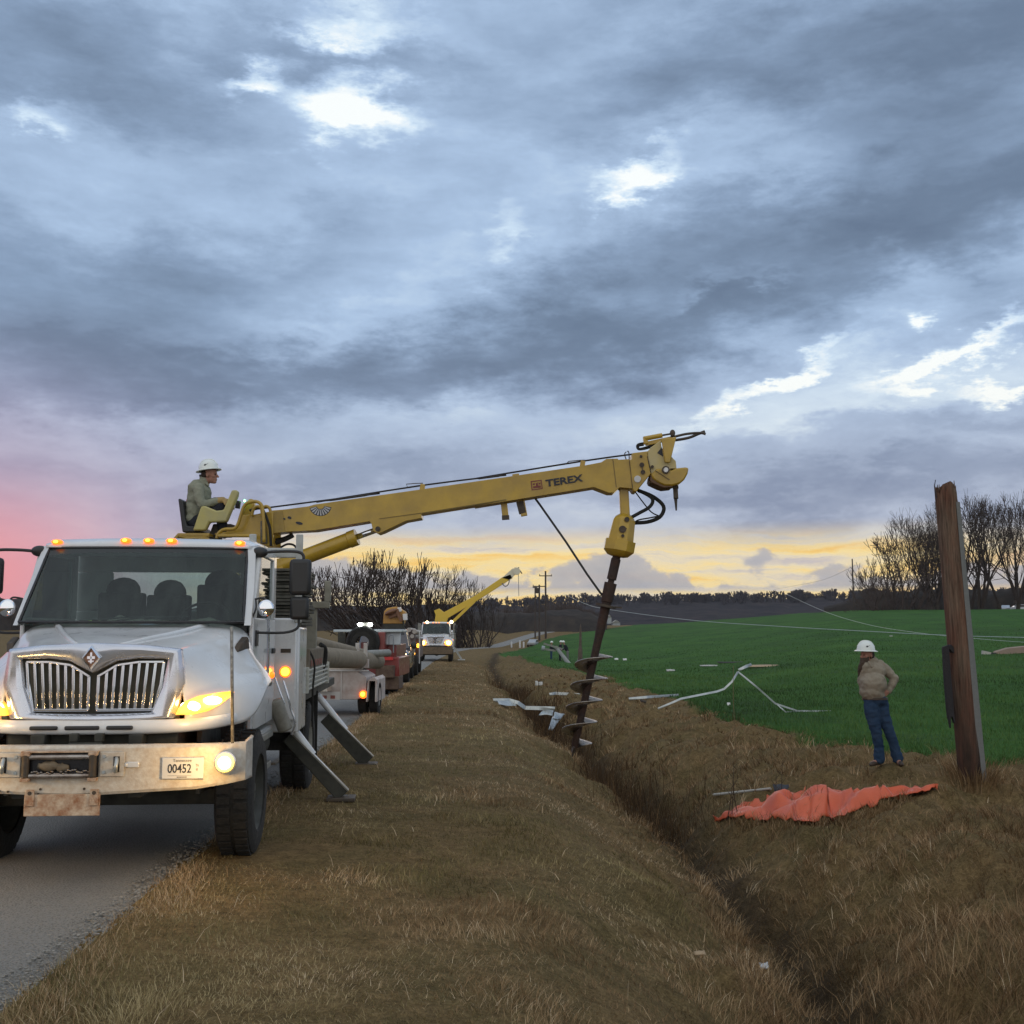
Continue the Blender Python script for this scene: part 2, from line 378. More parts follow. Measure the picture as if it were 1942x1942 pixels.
NR, NC = 620, 420
jj = np.linspace(0, 1, NR); Yr = -38 + 41 * jj / .1
Yr = np.where(jj < .1, Yr, 3 * (1500 / 3) ** ((jj - .1) / .9))
u = np.linspace(-1, 1, NC)
Yg, U = np.meshgrid(Yr, u, indexing='ij')
Wd = np.abs(Yg) * .95 + 30
inner = 9 + .02 * np.abs(Yg)
Cx = np.interp(Yg, [0, 20, 60, 110, 200], [1.8, 1.8, 0, -1.5, 6])
Xg = Cx + inner * U * 1.15 + (Wd - inner) * np.sign(U) * np.abs(U) ** 5
Zg = height(Xg, Yg)
idx = np.arange(NR * NC).reshape(NR, NC)
quads = np.stack([idx[:-1, :-1], idx[:-1, 1:], idx[1:, 1:], idx[1:, :-1]], -1).reshape(-1, 4)
def npmesh(name, verts, faces, m, smooth=True):
    me = bpy.data.meshes.new(name); n = len(verts); nf, k = faces.shape
    me.vertices.add(n); me.vertices.foreach_set('co', np.ascontiguousarray(verts, dtype=np.float32).ravel())
    me.loops.add(nf * k); me.loops.foreach_set('vertex_index', np.ascontiguousarray(faces, dtype=np.int32).ravel())
    me.polygons.add(nf); me.polygons.foreach_set('loop_start', np.arange(0, nf * k, k, dtype=np.int32)); me.polygons.foreach_set('loop_total', np.full(nf, k, dtype=np.int32))
    me.polygons.foreach_set('use_smooth', np.full(nf, smooth)); me.update(calc_edges=True)
    me.materials.append(m)
    o = bpy.data.objects.new(name, me); COL.objects.link(o); return o
def gattr(me, name, vals):
    a = me.attributes.new(name, 'FLOAT', 'POINT'); a.data.foreach_set('value', np.ascontiguousarray(vals, dtype=np.float32).ravel())

gm = bpy.data.materials.new('ground_cover'); gm.use_nodes = True; G = NT(gm.node_tree); gp = G.n['Principled BSDF']
gp.inputs['Roughness'].default_value = .95; gp.inputs['Specular IOR Level'].default_value = .1
gc = G.new('ShaderNodeTexCoord').outputs['Object']
fat = G.new('ShaderNodeAttribute', attribute_name='crop').outputs['Fac']
dat = G.new('ShaderNodeAttribute', attribute_name='soil_mask').outputs['Fac']
na = G.noise(gc, 1.1, 7, .65); nb = G.noise(gc, 9, 6, .7); nc_ = G.noise(gc, 45, 4, .7); nd_ = G.noise(gc, .22, 5, .6)
straw = G.ramp(G.math('ADD', G.math('MULTIPLY', nb, .5), G.math('MULTIPLY', nc_, .5)), [(.3, (.06, .042, .020)), (.48, (.155, .105, .048)), (.62, (.27, .185, .085)), (.75, (.36, .26, .13))])
olive = G.ramp(G.math('ADD', G.math('MULTIPLY', nb, .5), G.math('MULTIPLY', nc_, .5)), [(.3, (.05, .038, .016)), (.5, (.125, .095, .040)), (.7, (.24, .18, .085))])
br = G.mix(G.maprange(na, .42, .62, 0, .8), straw, olive)
soil = G.ramp(nb, [(.3, (.020, .014, .009)), (.7, (.065, .046, .030))])
br = G.mix(G.math('MULTIPLY', dat, G.maprange(na, .3, .6, 1, .75)), br, soil)
rows = G.noise(G.mapping(gc, rot=(0, 0, .3), scale=(.12, 3.2, 1)), 1.9, 5, .65)
crop = G.ramp(G.math('ADD', G.math('MULTIPLY', nd_, .55), G.math('ADD', G.math('MULTIPLY', rows, .32), G.math('MULTIPLY', nc_, .2))),
              [(.34, (.030, .040, .020)), (.44, (.028, .072, .018)), (.56, (.040, .112, .020)), (.7, (.066, .145, .026))])
gcol = G.mix(fat, br, crop)
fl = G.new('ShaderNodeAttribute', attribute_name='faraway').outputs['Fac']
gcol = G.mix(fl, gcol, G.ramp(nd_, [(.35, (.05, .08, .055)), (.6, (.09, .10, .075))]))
G.l.new(gcol, gp.inputs['Base Color'])
gb = G.new('ShaderNodeBump'); gb.inputs['Strength'].default_value = .9; gb.inputs['Distance'].default_value = .06
G.l.new(G.math('ADD', nb, G.math('MULTIPLY', nc_, .5)), gb.inputs['Height']); G.l.new(gb.outputs[0], gp.inputs['Normal'])
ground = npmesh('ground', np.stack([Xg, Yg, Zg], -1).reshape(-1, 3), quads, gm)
tag(ground, kind='structure')
fe = tabv(T_FIELD, Yg) + .9 * vnoise(Xg, Yg, .6, 8) + .35 * vnoise(Xg, Yg, 2.5, 9)
crp = sstep(-.25, .25, Xg - fe)
gattr(ground.data, 'crop', crp)
dd = tabv(T_DITCH, Yg)
gattr(ground.data, 'soil_mask', np.exp(-((Xg - dd - .42 * vnoise(Xg * 0, Yg, .35, 3)) / .42) ** 2) * 1.0 * (Yg < 130) + .5 * np.exp(-(((Xg - 1.6) / 1.6) ** 2 + ((Yg - 96) / 3.) ** 2)))  # darker soil colour along the ditch bottom and at the far dig
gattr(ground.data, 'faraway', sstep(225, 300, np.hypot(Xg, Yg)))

# road, a sheet laid on the land
rm = bpy.data.materials.new('asphalt'); rm.use_nodes = True; R_ = NT(rm.node_tree); rp = R_.n['Principled BSDF']
rcoord = R_.new('ShaderNodeTexCoord').outputs['Object']
ra = R_.noise(rcoord, 48, 6, .8); rb = R_.noise(rcoord, 1.3, 5, .6)
agg = R_.new('ShaderNodeTexVoronoi'); agg.inputs['Scale'].default_value = 62; R_.l.new(rcoord, agg.inputs['Vector'])
R_.l.new(R_.mix(R_.maprange(agg.outputs['Distance'], .1, .5, .0, .8), R_.mix(R_.maprange(rb, .35, .65), R_.ramp(ra, [(.3, (.045, .044, .038)), (.65, (.12, .115, .10))]), R_.ramp(ra, [(.3, (.065, .062, .054)), (.65, (.16, .152, .13))])), (.26, .255, .235)), rp.inputs['Base Color'])
rp.inputs['Roughness'].default_value = .85
rbm = R_.new('ShaderNodeBump'); rbm.inputs['Strength'].default_value = .8; rbm.inputs['Distance'].default_value = .02
R_.l.new(R_.math('ADD', ra, agg.outputs['Distance']), rbm.inputs['Height']); R_.l.new(rbm.outputs[0], rp.inputs['Normal'])
yy = np.concatenate([np.linspace(-38, 3, 12), np.arange(3.1, 60, .12), np.arange(60, 200, 1.5)])
cols = np.concatenate([[0], np.cumsum([.03, .06, .12]), np.linspace(.6, 6.4, 8)])
ex = tabv(T_EDGE, yy) + .10 * vnoise(yy * 0, yy, 1.3, 11) + .07 * vnoise(yy * 0, yy, 5, 12) + .03 * vnoise(yy * 0, yy, 17, 13)
RX = ex[:, None] - cols[None, :] * (1 - .62 * sstep(120, 160, yy))[:, None]; RY = np.repeat(yy[:, None], len(cols), 1)
far = sstep(135, 165, RY); RZ = (fieldz(tabv(T_EDGE, yy)[:, None] + 0 * RX, RY) * far + far * .25) - .03 + .055 * sstep(0, .22, ex[:, None] - RX)
ri = np.arange(RX.size).reshape(RX.shape); rq = np.stack([ri[:-1, :-1], ri[1:, :-1], ri[1:, 1:], ri[:-1, 1:]], -1).reshape(-1, 4)
road = tag(npmesh('road', np.stack([RX, RY, RZ], -1).reshape(-1, 3), rq[:, ::-1], rm), kind='structure')

# thin evening air: the far wood and hills fade a little
hzm = bpy.data.materials.new('evening_haze'); hzm.use_nodes = True; hn = NT(hzm.node_tree); hn.n.clear()
pv = hn.new('ShaderNodeVolumePrincipled'); pv.inputs['Density'].default_value = .00010; pv.inputs['Color'].default_value = (.74, .76, .84, 1)
ho = hn.new('ShaderNodeOutputMaterial'); hn.l.new(pv.outputs[0], ho.inputs['Volume'])
# ---------------------------------------------------------------- shared materials
white_paint = mat('white_paint', (.66, .68, .69), .32, coat=.8, nz=(2.2, (.50, .49, .46), .45), bump=(3, .02))
dirty_white = mat('dirty_white', (.60, .57, .50), .5, nz=(19, (.36, .25, .15), .55, 10), bump=(30, .25))
rusty_white = mat('rusty_white', (.58, .48, .36), .6, nz=(14, (.26, .11, .045), .95, 9), bump=(40, .4))
bright_trim = mat('bright_trim', (.62, .65, .72), .2, metal=.75, nz=(3, (.45, .47, .5), .5))
chrome = mat('chrome', (.75, .77, .8), .12, metal=1.)
mirror_glass = mat('mirror_glass', (.85, .87, .9), .04, metal=1.)
black_plastic = mat('black_plastic', (.018, .019, .02), .5)
black_gloss = mat('black_gloss', (.01, .01, .012), .25)
dark_steel = mat('dark_steel', (.055, .048, .04), .6, metal=.3, nz=(9, (.10, .07, .045), .7), bump=(25, .2))
dirty_black = mat('dirty_black', (.022, .023, .018), .7, nz=(5, (.06, .058, .044), .8), bump=(20, .15))
rubber = mat('rubber', (.012, .012, .011), .85, nz=(12, (.030, .027, .021), .6), bump=(45, .35))
yellow = mat('machine_yellow', (.47, .30, .022), .38, coat=.3, nz=(2.4, (.30, .19, .024), .95, 11), bump=(14, .05))
pale_yellow = mat('faded_yellow', (.46, .40, .13), .5, nz=(4, (.34, .32, .17), .8))
rust_steel = mat('rusty_steel', (.055, .026, .016), .7, metal=.25, nz=(11, (.030, .022, .018), .9), bump=(40, .4))
worn_steel = mat('worn_steel', (.42, .40, .37), .30, metal=.9, nz=(7, (.14, .085, .055), .75, 8))
grey_metal = mat('grey_metal', (.30, .30, .27), .5, metal=.2, nz=(8, (.18, .17, .14), .8))
galv = mat('galvanised', (.50, .53, .52), .38, metal=.7, nz=(5, (.33, .35, .34), .7), bump=(8, .15))
copper = mat('emblem_copper', (.30, .16, .10), .35, metal=.6)
seat_cloth = mat('seat_cloth', (.03, .03, .032), .9, nz=(20, (.05, .05, .05), .6))
pale_cloth = mat('pale_cloth', (.30, .31, .27), .95, nz=(6, (.2, .2, .17), .8))
hivis = mat('hivis', (.35, .55, .05), .8)
red_paint = mat('red_paint', (.20, .020, .016), .42, coat=.3, nz=(5, (.16, .03, .02), .7))
reflect_red = mat('reflector_red', (.5, .03, .03), .35, emit=((.6, .03, .02), .05))
amber_plastic = mat('amber_lens', (.9, .25, .02), .3, emit=((1, .13, .006), 2.6))
amber_core = mat('amber_core', (1, .6, .1), .3, emit=((1, .42, .03), 5))
lamp_warm = mat('lamp_warm', (1, .9, .7), .3, emit=((1, .72, .34), 14))
lamp_rim = mat('lamp_rim', (1, .55, .15), .3, emit=((1, .34, .03), 2.2))
lamp_fog = mat('lamp_fog', (1, .95, .5), .3, emit=((1, .90, .40), 14))
lamp_white = mat('lamp_white', (1, 1, 1), .3, emit=((.95, 1, .98), 22))
plate_white = mat('plate_white', (.55, .56, .56), .45)
ink = mat('ink', (.02, .022, .03), .6)
ink_grey = mat('ink_grey', (.14, .14, .15), .6)
old_wood = mat('old_wood', (.20, .165, .115), .85, nz=(9, (.10, .08, .055), .8), bump=(30, .3))
glassm = bpy.data.materials.new('tinted_glass'); glassm.use_nodes = True; g_ = NT(glassm.node_tree); g_.n.remove(g_.n['Principled BSDF'])
gt = g_.new('ShaderNodeBsdfTransparent'); gt.inputs[0].default_value = (.58, .70, .66, 1)
gg = g_.new('ShaderNodeBsdfGlossy'); gg.inputs['Roughness'].default_value = .03; gg.inputs[0].default_value = (.9, .95, .95, 1)
gd = g_.new('ShaderNodeBsdfDiffuse'); gd.inputs[0].default_value = (.10, .13, .11, 1)
gf = g_.new('ShaderNodeFresnel'); gf.inputs[0].default_value = 1.5
gm1 = g_.new('ShaderNodeMixShader'); gm2 = g_.new('ShaderNodeMixShader')
dirt = g_.maprange(g_.noise(g_.mapping(g_.new('ShaderNodeTexCoord').outputs['Object'], scale=(4, 1, .8)), 2.2, 6, .7), .4, .75, .02, .22)
g_.l.new(dirt, gm2.inputs[0]); g_.l.new(gt.outputs[0], gm2.inputs[1]); g_.l.new(gd.outputs[0], gm2.inputs[2])
g_.l.new(gf.outputs[0], gm1.inputs[0]); g_.l.new(gm2.outputs[0], gm1.inputs[1]); g_.l.new(gg.outputs[0], gm1.inputs[2])
g_.l.new(gm1.outputs[0], g_.n['Material Output'].inputs[0])

def fit_text(name, body, m, parent, o, ax, upv, bold=0., thick=.002, world=True):
    cu = bpy.data.curves.new(name, 'FONT'); cu.body = body; cu.size = 1; cu.extrude = .01; cu.offset = bold
    t = bpy.data.objects.new(name + '_tmp', cu); COL.objects.link(t)
    me = bpy.data.meshes.new_from_object(t.evaluated_get(bpy.context.evaluated_depsgraph_get())); bpy.data.objects.remove(t); bpy.data.curves.remove(cu)
    xs = [v.co.x for v in me.vertices]; ys = [v.co.y for v in me.vertices]
    x0, x1, y0, y1 = min(xs), max(xs), min(ys), max(ys); o, ax, upv = V(o), V(ax), V(upv)
    nrm = ax.cross(upv).normalized(); inv = rootmat(parent).inverted() if world else Matrix.Identity(4)
    for v in me.vertices:
        v.co = inv @ (o + ax * ((v.co.x - x0) / (x1 - x0)) + upv * ((v.co.y - y0) / (y1 - y0)) + nrm * (thick if v.co.z > 0 else -thick))
    me.materials.clear(); me.materials.append(m)
    ob = bpy.data.objects.new(name, me); COL.objects.link(ob); ob.parent = parent; return ob

def wheel(parent, x0, x1, y, r, name='wheel', hubm=None):
    """tyre with tread blocks and a dished rim; axle along x"""
    w = x1 - x0; s = 1 if x1 + x0 > 0 else -1; xa = x0; d = V((s, 0, 0)); w = abs(w)
    t = MB(); t.lathe((xa, y, r), d, [(.0, r * .60), (.0, r * .86), (w * .08, r * .965), (w * .2, r * .99), (w * .8, r * .99), (w * .92, r * .965), (w, r * .86), (w, r * .62), (w * .86, r * .58)], 40, caps=False)
    for k in range(40):
        a = 2 * PI * k / 40; c, sn = math.cos(a), math.sin(a)
        for j in (0, 1):
            aa = a + j * PI / 40; c, sn = math.cos(aa), math.sin(aa); xm = xa + s * w * (.28 + .44 * j)
            p = V((xm, y + c * r, r + sn * r)); rad = V((0, c, sn)); tan = V((0, -sn, c)); 
            t.add([p + V((s * q * w * .17, 0, 0)) + tan * (b * r * .05) + rad * h for h in (-.03 * r, .008) for q, b in ((-1, -1), (1, -1), (1, 1), (-1, 1))],
                  [(4, 5, 6, 7), (0, 4, 7, 3), (1, 2, 6, 5), (0, 1, 5, 4), (3, 7, 6, 2)])
    ty = t.build(name, rubber, parent, smooth=40)
    h = MB(); h.lathe((xa + s * w * .05, y, r), d, [(0, r * .6), (w * .85, r * .58), (w * .9, r * .60), (w * .78, r * .54), (w * .45, r * .40), (w * .45, r * .18), (w * .8, r * .15), (w * .82, .01)], 28, caps=False)
    for k in range(8):
        a = 2 * PI * k / 8; h.cyl((xa + s * w * .45, y + math.cos(a) * r * .28, r + math.sin(a) * r * .28), (xa + s * w * .55, y + math.cos(a) * r * .28, r + math.sin(a) * r * .28), .014, n=8)
    h.build('rim', hubm or grey_metal, ty)
    return ty

def point(name, parent, loc, power, color, r=.04, spot=None, aim=None):
    l = bpy.data.lights.new(name, 'SPOT' if spot else 'POINT'); l.energy = power; l.color = color; l.shadow_soft_size = r
    if spot: l.spot_size = math.radians(spot); l.spot_blend = .6
    o = bpy.data.objects.new(name, l); COL.objects.link(o); o.parent = parent; o.location = loc
    if aim: o.rotation_euler = V(aim).to_track_quat('-Z', 'Y').to_euler()
    return o

# ---------------------------------------------------------------- the digger truck (local: x to the viewer's right, y to the rear, z up; front bumper at y = 0)
def truck_body(root, near=True):
    S = (-1, 1)
    # hood
    secs = [(.42, [(0, 1.695), (.35, 1.69), (.56, 1.665), (.635, 1.50), (.66, 1.34), (.68, 1.25), (.68, 1.15), (.66, 1.07)]),
            (.60, [(0, 1.73), (.38, 1.72), (.61, 1.685), (.70, 1.52), (.82, 1.385), (.90, 1.33), (.93, 1.20), (.93, 1.08)]),
            (.80, [(0, 1.765), (.42, 1.755), (.66, 1.715), (.76, 1.57), (.93, 1.45), (1.05, 1.38), (1.09, 1.22), (1.09, 1.09)]),
            (.95, [(0, 1.785), (.45, 1.775), (.70, 1.74), (.80, 1.60), (.97, 1.49), (1.10, 1.42), (1.15, 1.27), (1.155, 1.20)]),
            (1.10, [(0, 1.805), (.48, 1.80), (.74, 1.765), (.86, 1.64), (1.0, 1.53), (1.13, 1.465), (1.18, 1.385), (1.185, 1.355)]),
            (1.27, [(0, 1.835), (.52, 1.83), (.79, 1.80), (.90, 1.69), (1.02, 1.57), (1.14, 1.49), (1.19, 1.415), (1.195, 1.39)]),
            (1.45, [(0, 1.87), (.56, 1.87), (.84, 1.85), (.93, 1.76), (1.0, 1.64), (1.13, 1.50), (1.18, 1.41), (1.185, 1.385)]),
            (1.60, [(0, 1.885), (.6, 1.885), (.88, 1.865), (.955, 1.78), (.985, 1.64), (1.07, 1.46), (1.14, 1.36), (1.15, 1.33)])]
    h = MB(); rows = []
    for y, P in secs:
        rows.append([(-x, y, z) for x, z in P[::-1]] + [(x, y, z) for x, z in P[1:]])
    h.grid(rows); hood = h.build('hood', white_paint, root, smooth=180, subsurf=2, solid=.02)
    # raised shoulders pressed into the hood
    for s in S:
        r = MB(); r.tube([(s * .16, .50, 1.70), (s * .30, .75, 1.748), (s * .44, 1.05, 1.79), (s * .62, 1.45, 1.858)], (.018, .030), 8)
        r.build('hood_ridge', white_paint, hood, smooth=180)
        v = MB(); v.prism([(s * .93, 1.20, 1.64), (s * .955, 1.25, 1.71), (s * .968, 1.42, 1.765), (s * .972, 1.47, 1.74), (s * .985, 1.44, 1.66)], (s * -.05, 0, .0))
        v.build('hood_vent', dark_steel, hood, bevel=.006)
    # bright grille surround: outer loop, bulge, inner loop
    outer = [(-.63, 1.675), (-.36, 1.705), (-.14, 1.715), (0, 1.72), (.14, 1.715), (.36, 1.705), (.63, 1.675), (.665, 1.42), (.60, 1.155), (.3, 1.145), (0, 1.14), (-.3, 1.145), (-.60, 1.155), (-.665, 1.42)]
    inner = [(-.535, 1.60), (-.33, 1.605), (-.17, 1.585), (0, 1.495), (.17, 1.585), (.33, 1.605), (.535, 1.60), (.50, 1.39), (.43, 1.20), (.22, 1.195), (0, 1.193), (-.22, 1.195), (-.43, 1.20), (-.50, 1.39)]
    def mixl(a, b, t): return [(p[0] * (1 - t) + q[0] * t, p[1] * (1 - t) + q[1] * t) for p, q in zip(a, b)]
    curve = lambda x: .06 * (x / .65) ** 2
    lo = [(outer, .42, 0), (outer, .355, 0), (mixl(outer, inner, .25), .325, 0), (mixl(outer, inner, .75), .335, 0), (inner, .365, 0), (inner, .43, 0)]
    g = MB(); g.loft([[V((x, y + curve(x), z)) for x, z in L] for L, y, _ in lo], caps=False)
    sur = g.build('grille_surround', bright_trim, root, smooth=50, bevel=.012)
    gb_ = MB(); gb_.prism([(x, .445 + curve(x), z) for x, z in inner], (0, .03, 0)); gback = gb_.build('grille_backing', mat('radiator', (.035, .025, .018), .7, nz=(30, (.07, .045, .03), .8)), root, smooth=0)
    bars = MB()
    def ztop(x):
        x = abs(x); return float(np.interp(x, [0, .04, .17, .33, .55], [1.455, 1.475, 1.555, 1.578, 1.578]))
    for s in S:
        xt = [.035 + i * .0585 for i in range(9)]
        for i, x in enumerate(xt):
            xb = x * .93; bars.bar((s * x, .40 + curve(x), ztop(x)), (s * xb, .40 + curve(xb), 1.222), .013, .022)
        bars.bar((s * .525, .40 + .05, 1.59), (s * .435, .40 + .03, 1.205), .010, .02)
        for a, b in zip([.03, .17, .33, .505][:-1], [.03, .17, .33, .505][1:]):
            bars.bar((s * a, .395 + curve(a), ztop(a)), (s * b, .395 + curve(b), ztop(b)), .018, .018)
        bars.bar((s * .03, .395, 1.222), (s * .47, .395 + curve(.47), 1.222), .02, .02)
    bars.build('grille_bar', chrome, root, bevel=.003)
    # diamond emblem
    e = MB(); dm = lambda k, y: [V((0, y, 1.61 + .092 * k)), V((.070 * k, y, 1.61)), V((0, y, 1.61 - .092 * k)), V((-.070 * k, y, 1.61))]
    e.loft([dm(1.0, .345), dm(1.0, .315), dm(.80, .300), dm(.72, .318)], caps=False); em = e.build('emblem', chrome, root, smooth=20)
    e = MB(); e.prism(dm(.74, .322), (0, .01, 0)); e.build('emblem_face', copper, em, smooth=0)
    e = MB(); e.bar((-.028, .314, 1.612), (.028, .314, 1.612), .012, .02); e.bar((0, .314, 1.57), (0, .314, 1.65), .012, .014); e.bar((-.02, .314, 1.585), (.02, .314, 1.585), .008, .01); e.build('emblem_mark', chrome, em)
    # lower valance with three slots
    path = [(-1.09, .93, 1.12), (-1.02, .68, 1.09), (-.88, .50, 1.065), (-.68, .385, 1.05), (-.45, .325, 1.045), (0, .305, 1.045), (.45, .325, 1.045), (.68, .385, 1.05), (.88, .50, 1.065), (1.02, .68, 1.09), (1.09, .93, 1.12)]
    va = MB(); va.grid([[(x, y + .03, z + .115 - abs(x) * .02) for x, y, z in path], [(x, y, z + .085 - abs(x) * .01) for x, y, z in path], [(x, y - .004, z + .015) for x, y, z in path], [(x, y + .015, z) for x, y, z in path], [(x * .98, y + .07, z - .003) for x, y, z in path]])
    va.build('valance', white_paint, root, smooth=180, subsurf=1)
    sl = MB()
    for a, b in ((-.42, -.22), (-.17, .08), (.13, .32)): sl.bx(a, b, .296, .33, 1.083, 1.112)
    sl.build('intake_slot', black_plastic, root, bevel=.01, each=True)
    # headlights
    for s in S:
        out = [(.615, 1.185, .385), (.635, 1.235, .39), (.68, 1.285, .41), (.76, 1.32, .465), (.86, 1.335, .55), (.965, 1.345, .675), (.985, 1.335, .71), (.965, 1.30, .69), (.90, 1.245, .59), (.83, 1.205, .50), (.74, 1.185, .42)]
        cx, cz = .78, 1.262
        L = MB(); front = [V((s * x, y - .022, z)) for x, z, y in out]
        mid = [V((s * (cx + (x - cx) * .8), y - .036 - .01, cz + (z - cz) * .78)) for x, z, y in out]
        rear = [V((s * x, y + .10, z)) for x, z, y in out]
        L.loft([rear, front, mid], caps=False); L.add(mid, [tuple(range(len(mid)))]); hl = L.build('headlight', lamp_rim, root, smooth=60)
        b = MB(); b.ell((s * .715, .400, 1.245), (.075, .04, .040), 16, 8); b.ell((s * .855, .505, 1.283), (.075, .05, .032), 16, 8); b.build('headlight_bulb', lamp_warm, hl, smooth=180, each=True)
        sg = MB(); sg.ell((s * 1.17, 1.50, 1.44), (.022, .05, .03), 12, 8); sg.build('turn_signal', amber_plastic, root, smooth=180)
    # wheel arches lined in black, chassis and under-hood darkness
    ch = MB()
    for s in S: ch.bx(s * .36, s * .45, .10, 8.3, .62, .86)
    ch.bx(-.60, .60, .50, 1.5, .62, 1.12); ch.bx(-.9, .9, 1.12, 1.28, .42, .54); ch.bx(-.62, .62, .44, .5, .9, 1.6); ch.bx(-.45, .45, .03, .45, .70, .78)
    for s in S:
        ch.bx(s * .70, s * .74, .75, 1.75, .55, 1.55); ch.bx(s * .30, s * .40, .28, .42, .98, 1.05)
    ch.bx(-.12, -.06, .26, .32, 1.0, 1.06); ch.bx(.06, .12, .26, .32, 1.0, 1.06); ch.cyl((-.12, .26, .985), (.12, .26, .985), .012)
    ch.cyl((-.5, 5.0, .5), (.5, 5.0, .5), .09); ch.ell((0, 5.0, .5), (.2, .24, .2))
    ch.build('chassis', dirty_black, root, bevel=.006)
    for s in S:
        wheel(root, s * .84, s * 1.13, 1.22, .50, hubm=dirty_black)  # rims blackened and rubber darkened in colour to carry the shadow here
        wheel(root, s * .86, s * 1.17, 5.0, .50)
    # cab shell
    c = MB()
    c.bx(-.97, .97, 1.62, 3.12, .80, .90)
    c.bx(-.97, .97, 3.07, 3.12, .90, 2.02); c.bx(-.97, .97, 3.07, 3.12, 2.40, 2.56); c.bx(-.97, -.62, 3.071, 3.119, 2.02, 2.40); c.bx(.62, .97, 3.071, 3.119, 2.02, 2.40)
    c.build('cab', white_paint, root, bevel=.015)
    fw = MB(); fw.bx(-.93, .93, 1.58, 1.62, .9, 1.86); fw.build('firewall', black_plastic, root)
    rf = MB(); rings = []
    for y, hw, z0, zt in ((1.90, .86, 2.555, 2.585), (1.93, .90, 2.55, 2.610), (2.05, .94, 2.555, 2.645), (2.35, .965, 2.56, 2.675), (2.9, .97, 2.56, 2.675), (3.10, .96, 2.56, 2.65), (3.14, .94, 2.56, 2.60)):
        rings.append([V((-hw, y, z0)), V((-hw, y, z0 + (zt - z0) * .45)), V((-hw * .88, y, zt - .012)), V((-hw * .5, y, zt)), V((0, y, zt + .004)), V((hw * .5, y, zt)), V((hw * .88, y, zt - .012)), V((hw, y, z0 + (zt - z0) * .45)), V((hw, y, z0))])
    rf.loft(rings); rf.build('roof', white_paint, root, smooth=50)
    # windscreen, curved in plan
    ws = MB(); rows = []
    for k in range(7):
        t = k / 6; hw = .925 + (.865 - .925) * t; y = 1.43 + .50 * t; z = 1.885 + .665 * t
        rows.append([(x * hw, y - .13 * (1 - x * x) * (1 - .35 * t), z) for x in np.linspace(-1, 1, 15)])
    ws.grid(rows); ws.build('windshield', glassm, root, smooth=180)
    seal = MB(); loop = rows[0][::1] + [r[-1] for r in rows[1:]] + rows[-1][::-1][1:] + [r[0] for r in rows[::-1][1:-1]]
    seal.tube(loop + [loop[0]], .014, 6, smooth=0); seal.build('windshield_seal', black_gloss, root)
    tint = MB(); tint.grid([[(x * hw, y - .13 * (1 - x * x) * .67 - .002, z) for x in np.linspace(-1, 1, 15)] for hw, y, z in ((.872, 1.872, 2.470), (.864, 1.932, 2.552))])
    tint.build('sun_strip', mat('sun_strip_tint', (.02, .026, .026), .25), root, smooth=180)
    for s in S:
        wp = MB(); wp.tube([(s * .1 - .2, 1.335, 1.90), (s * .1 + .05, 1.36, 1.925), (s * .1 + .38, 1.40, 1.935)], .008, 6); wp.build('wiper', black_plastic, root)
        # A pillar, doors with window frames
        d = MB(); d.loft([[V((s * a, b, z)) for a, b in pts] for z, pts in ((1.86, [(.935, 1.42), (.985, 1.46), (.985, 1.56), (.94, 1.56)]), (2.2, [(.905, 1.68), (.965, 1.72), (.965, 1.80), (.91, 1.80)]), (2.57, [(.868, 1.93), (.935, 1.97), (.935, 2.06), (.88, 2.06)]))])
        d.build('pillar', white_paint, root, smooth=40)
        dr = MB(); q = lambda *P: dr.prism([(s * .985, y, z) for y, z in P], (-s * .04, 0, 0))
        q((1.62, .95), (3.04, .95), (3.04, 1.93), (1.62, 1.93)); q((1.62, 1.93), (1.80, 1.93), (2.10, 2.56), (2.02, 2.56)); q((2.86, 1.93), (3.04, 1.93), (3.04, 2.56), (2.86, 2.56)); q((2.02, 2.50), (2.9, 2.50), (2.9, 2.56), (2.02, 2.56))
        do = dr.build('door', white_paint, root, bevel=.01)
        hn = MB(); hn.bx(s * .985, s * 1.005, 2.80, 2.95, 1.60, 1.65); hn.build('door_handle', black_plastic, do, bevel=.005)
        gl = MB(); gl.prism([(s * .965, y, z) for y, z in ((1.80, 1.93), (2.86, 1.93), (2.86, 2.5), (2.07, 2.5))], (-s * .006, 0, 0)); gl.build('door_glass', glassm, do, smooth=0)
        sp = MB(); sp.bx(s * .70, s * .98, 1.70, 3.0, .50, .56); sp.bx(s * .70, s * 1.0, 1.75, 2.95, .80, .86); sp.bx(s * .68, s * .72, 1.7, 3.0, .5, .95)
        sp.build('cab_step', grey_metal, root, bevel=.008, each=True)
        tk = MB(); tk.cyl((s * .80, 1.95, .74), (s * .80, 3.05, .74), .16, n=24); tk.build('fuel_tank', dirty_black, root, bevel=.015)
        gr = MB(); gr.tube([(s * .99, 1.98, 2.02), (s * 1.045, 1.99, 2.025), (s * 1.06, 2.0, 1.96), (s * 1.06, 2.02, 1.70), (s * 1.055, 2.05, 1.44), (s * 1.03, 2.06, 1.36), (s * .985, 2.07, 1.35)], .013, 8); gr.build('grab_handle', bright_trim, root, smooth=180)
        # mirrors
        mh = MB(); mh.bx(s * 1.25, s * 1.445, 1.86, 1.96, 2.135, 2.46); mr = mh.build('mirror', black_plastic, root, bevel=.035)
        ml = MB(); ml.bx(s * 1.26, s * 1.43, 1.865, 1.955, 1.915, 2.12); ml.build('mirror_lower', black_plastic, mr, bevel=.03)
        ma = MB(); ma.tube([(s * .955, 1.98, 2.515), (s * 1.10, 1.95, 2.53), (s * 1.30, 1.93, 2.53), (s * 1.365, 1.92, 2.50), (s * 1.37, 1.92, 2.44)], .014, 8)
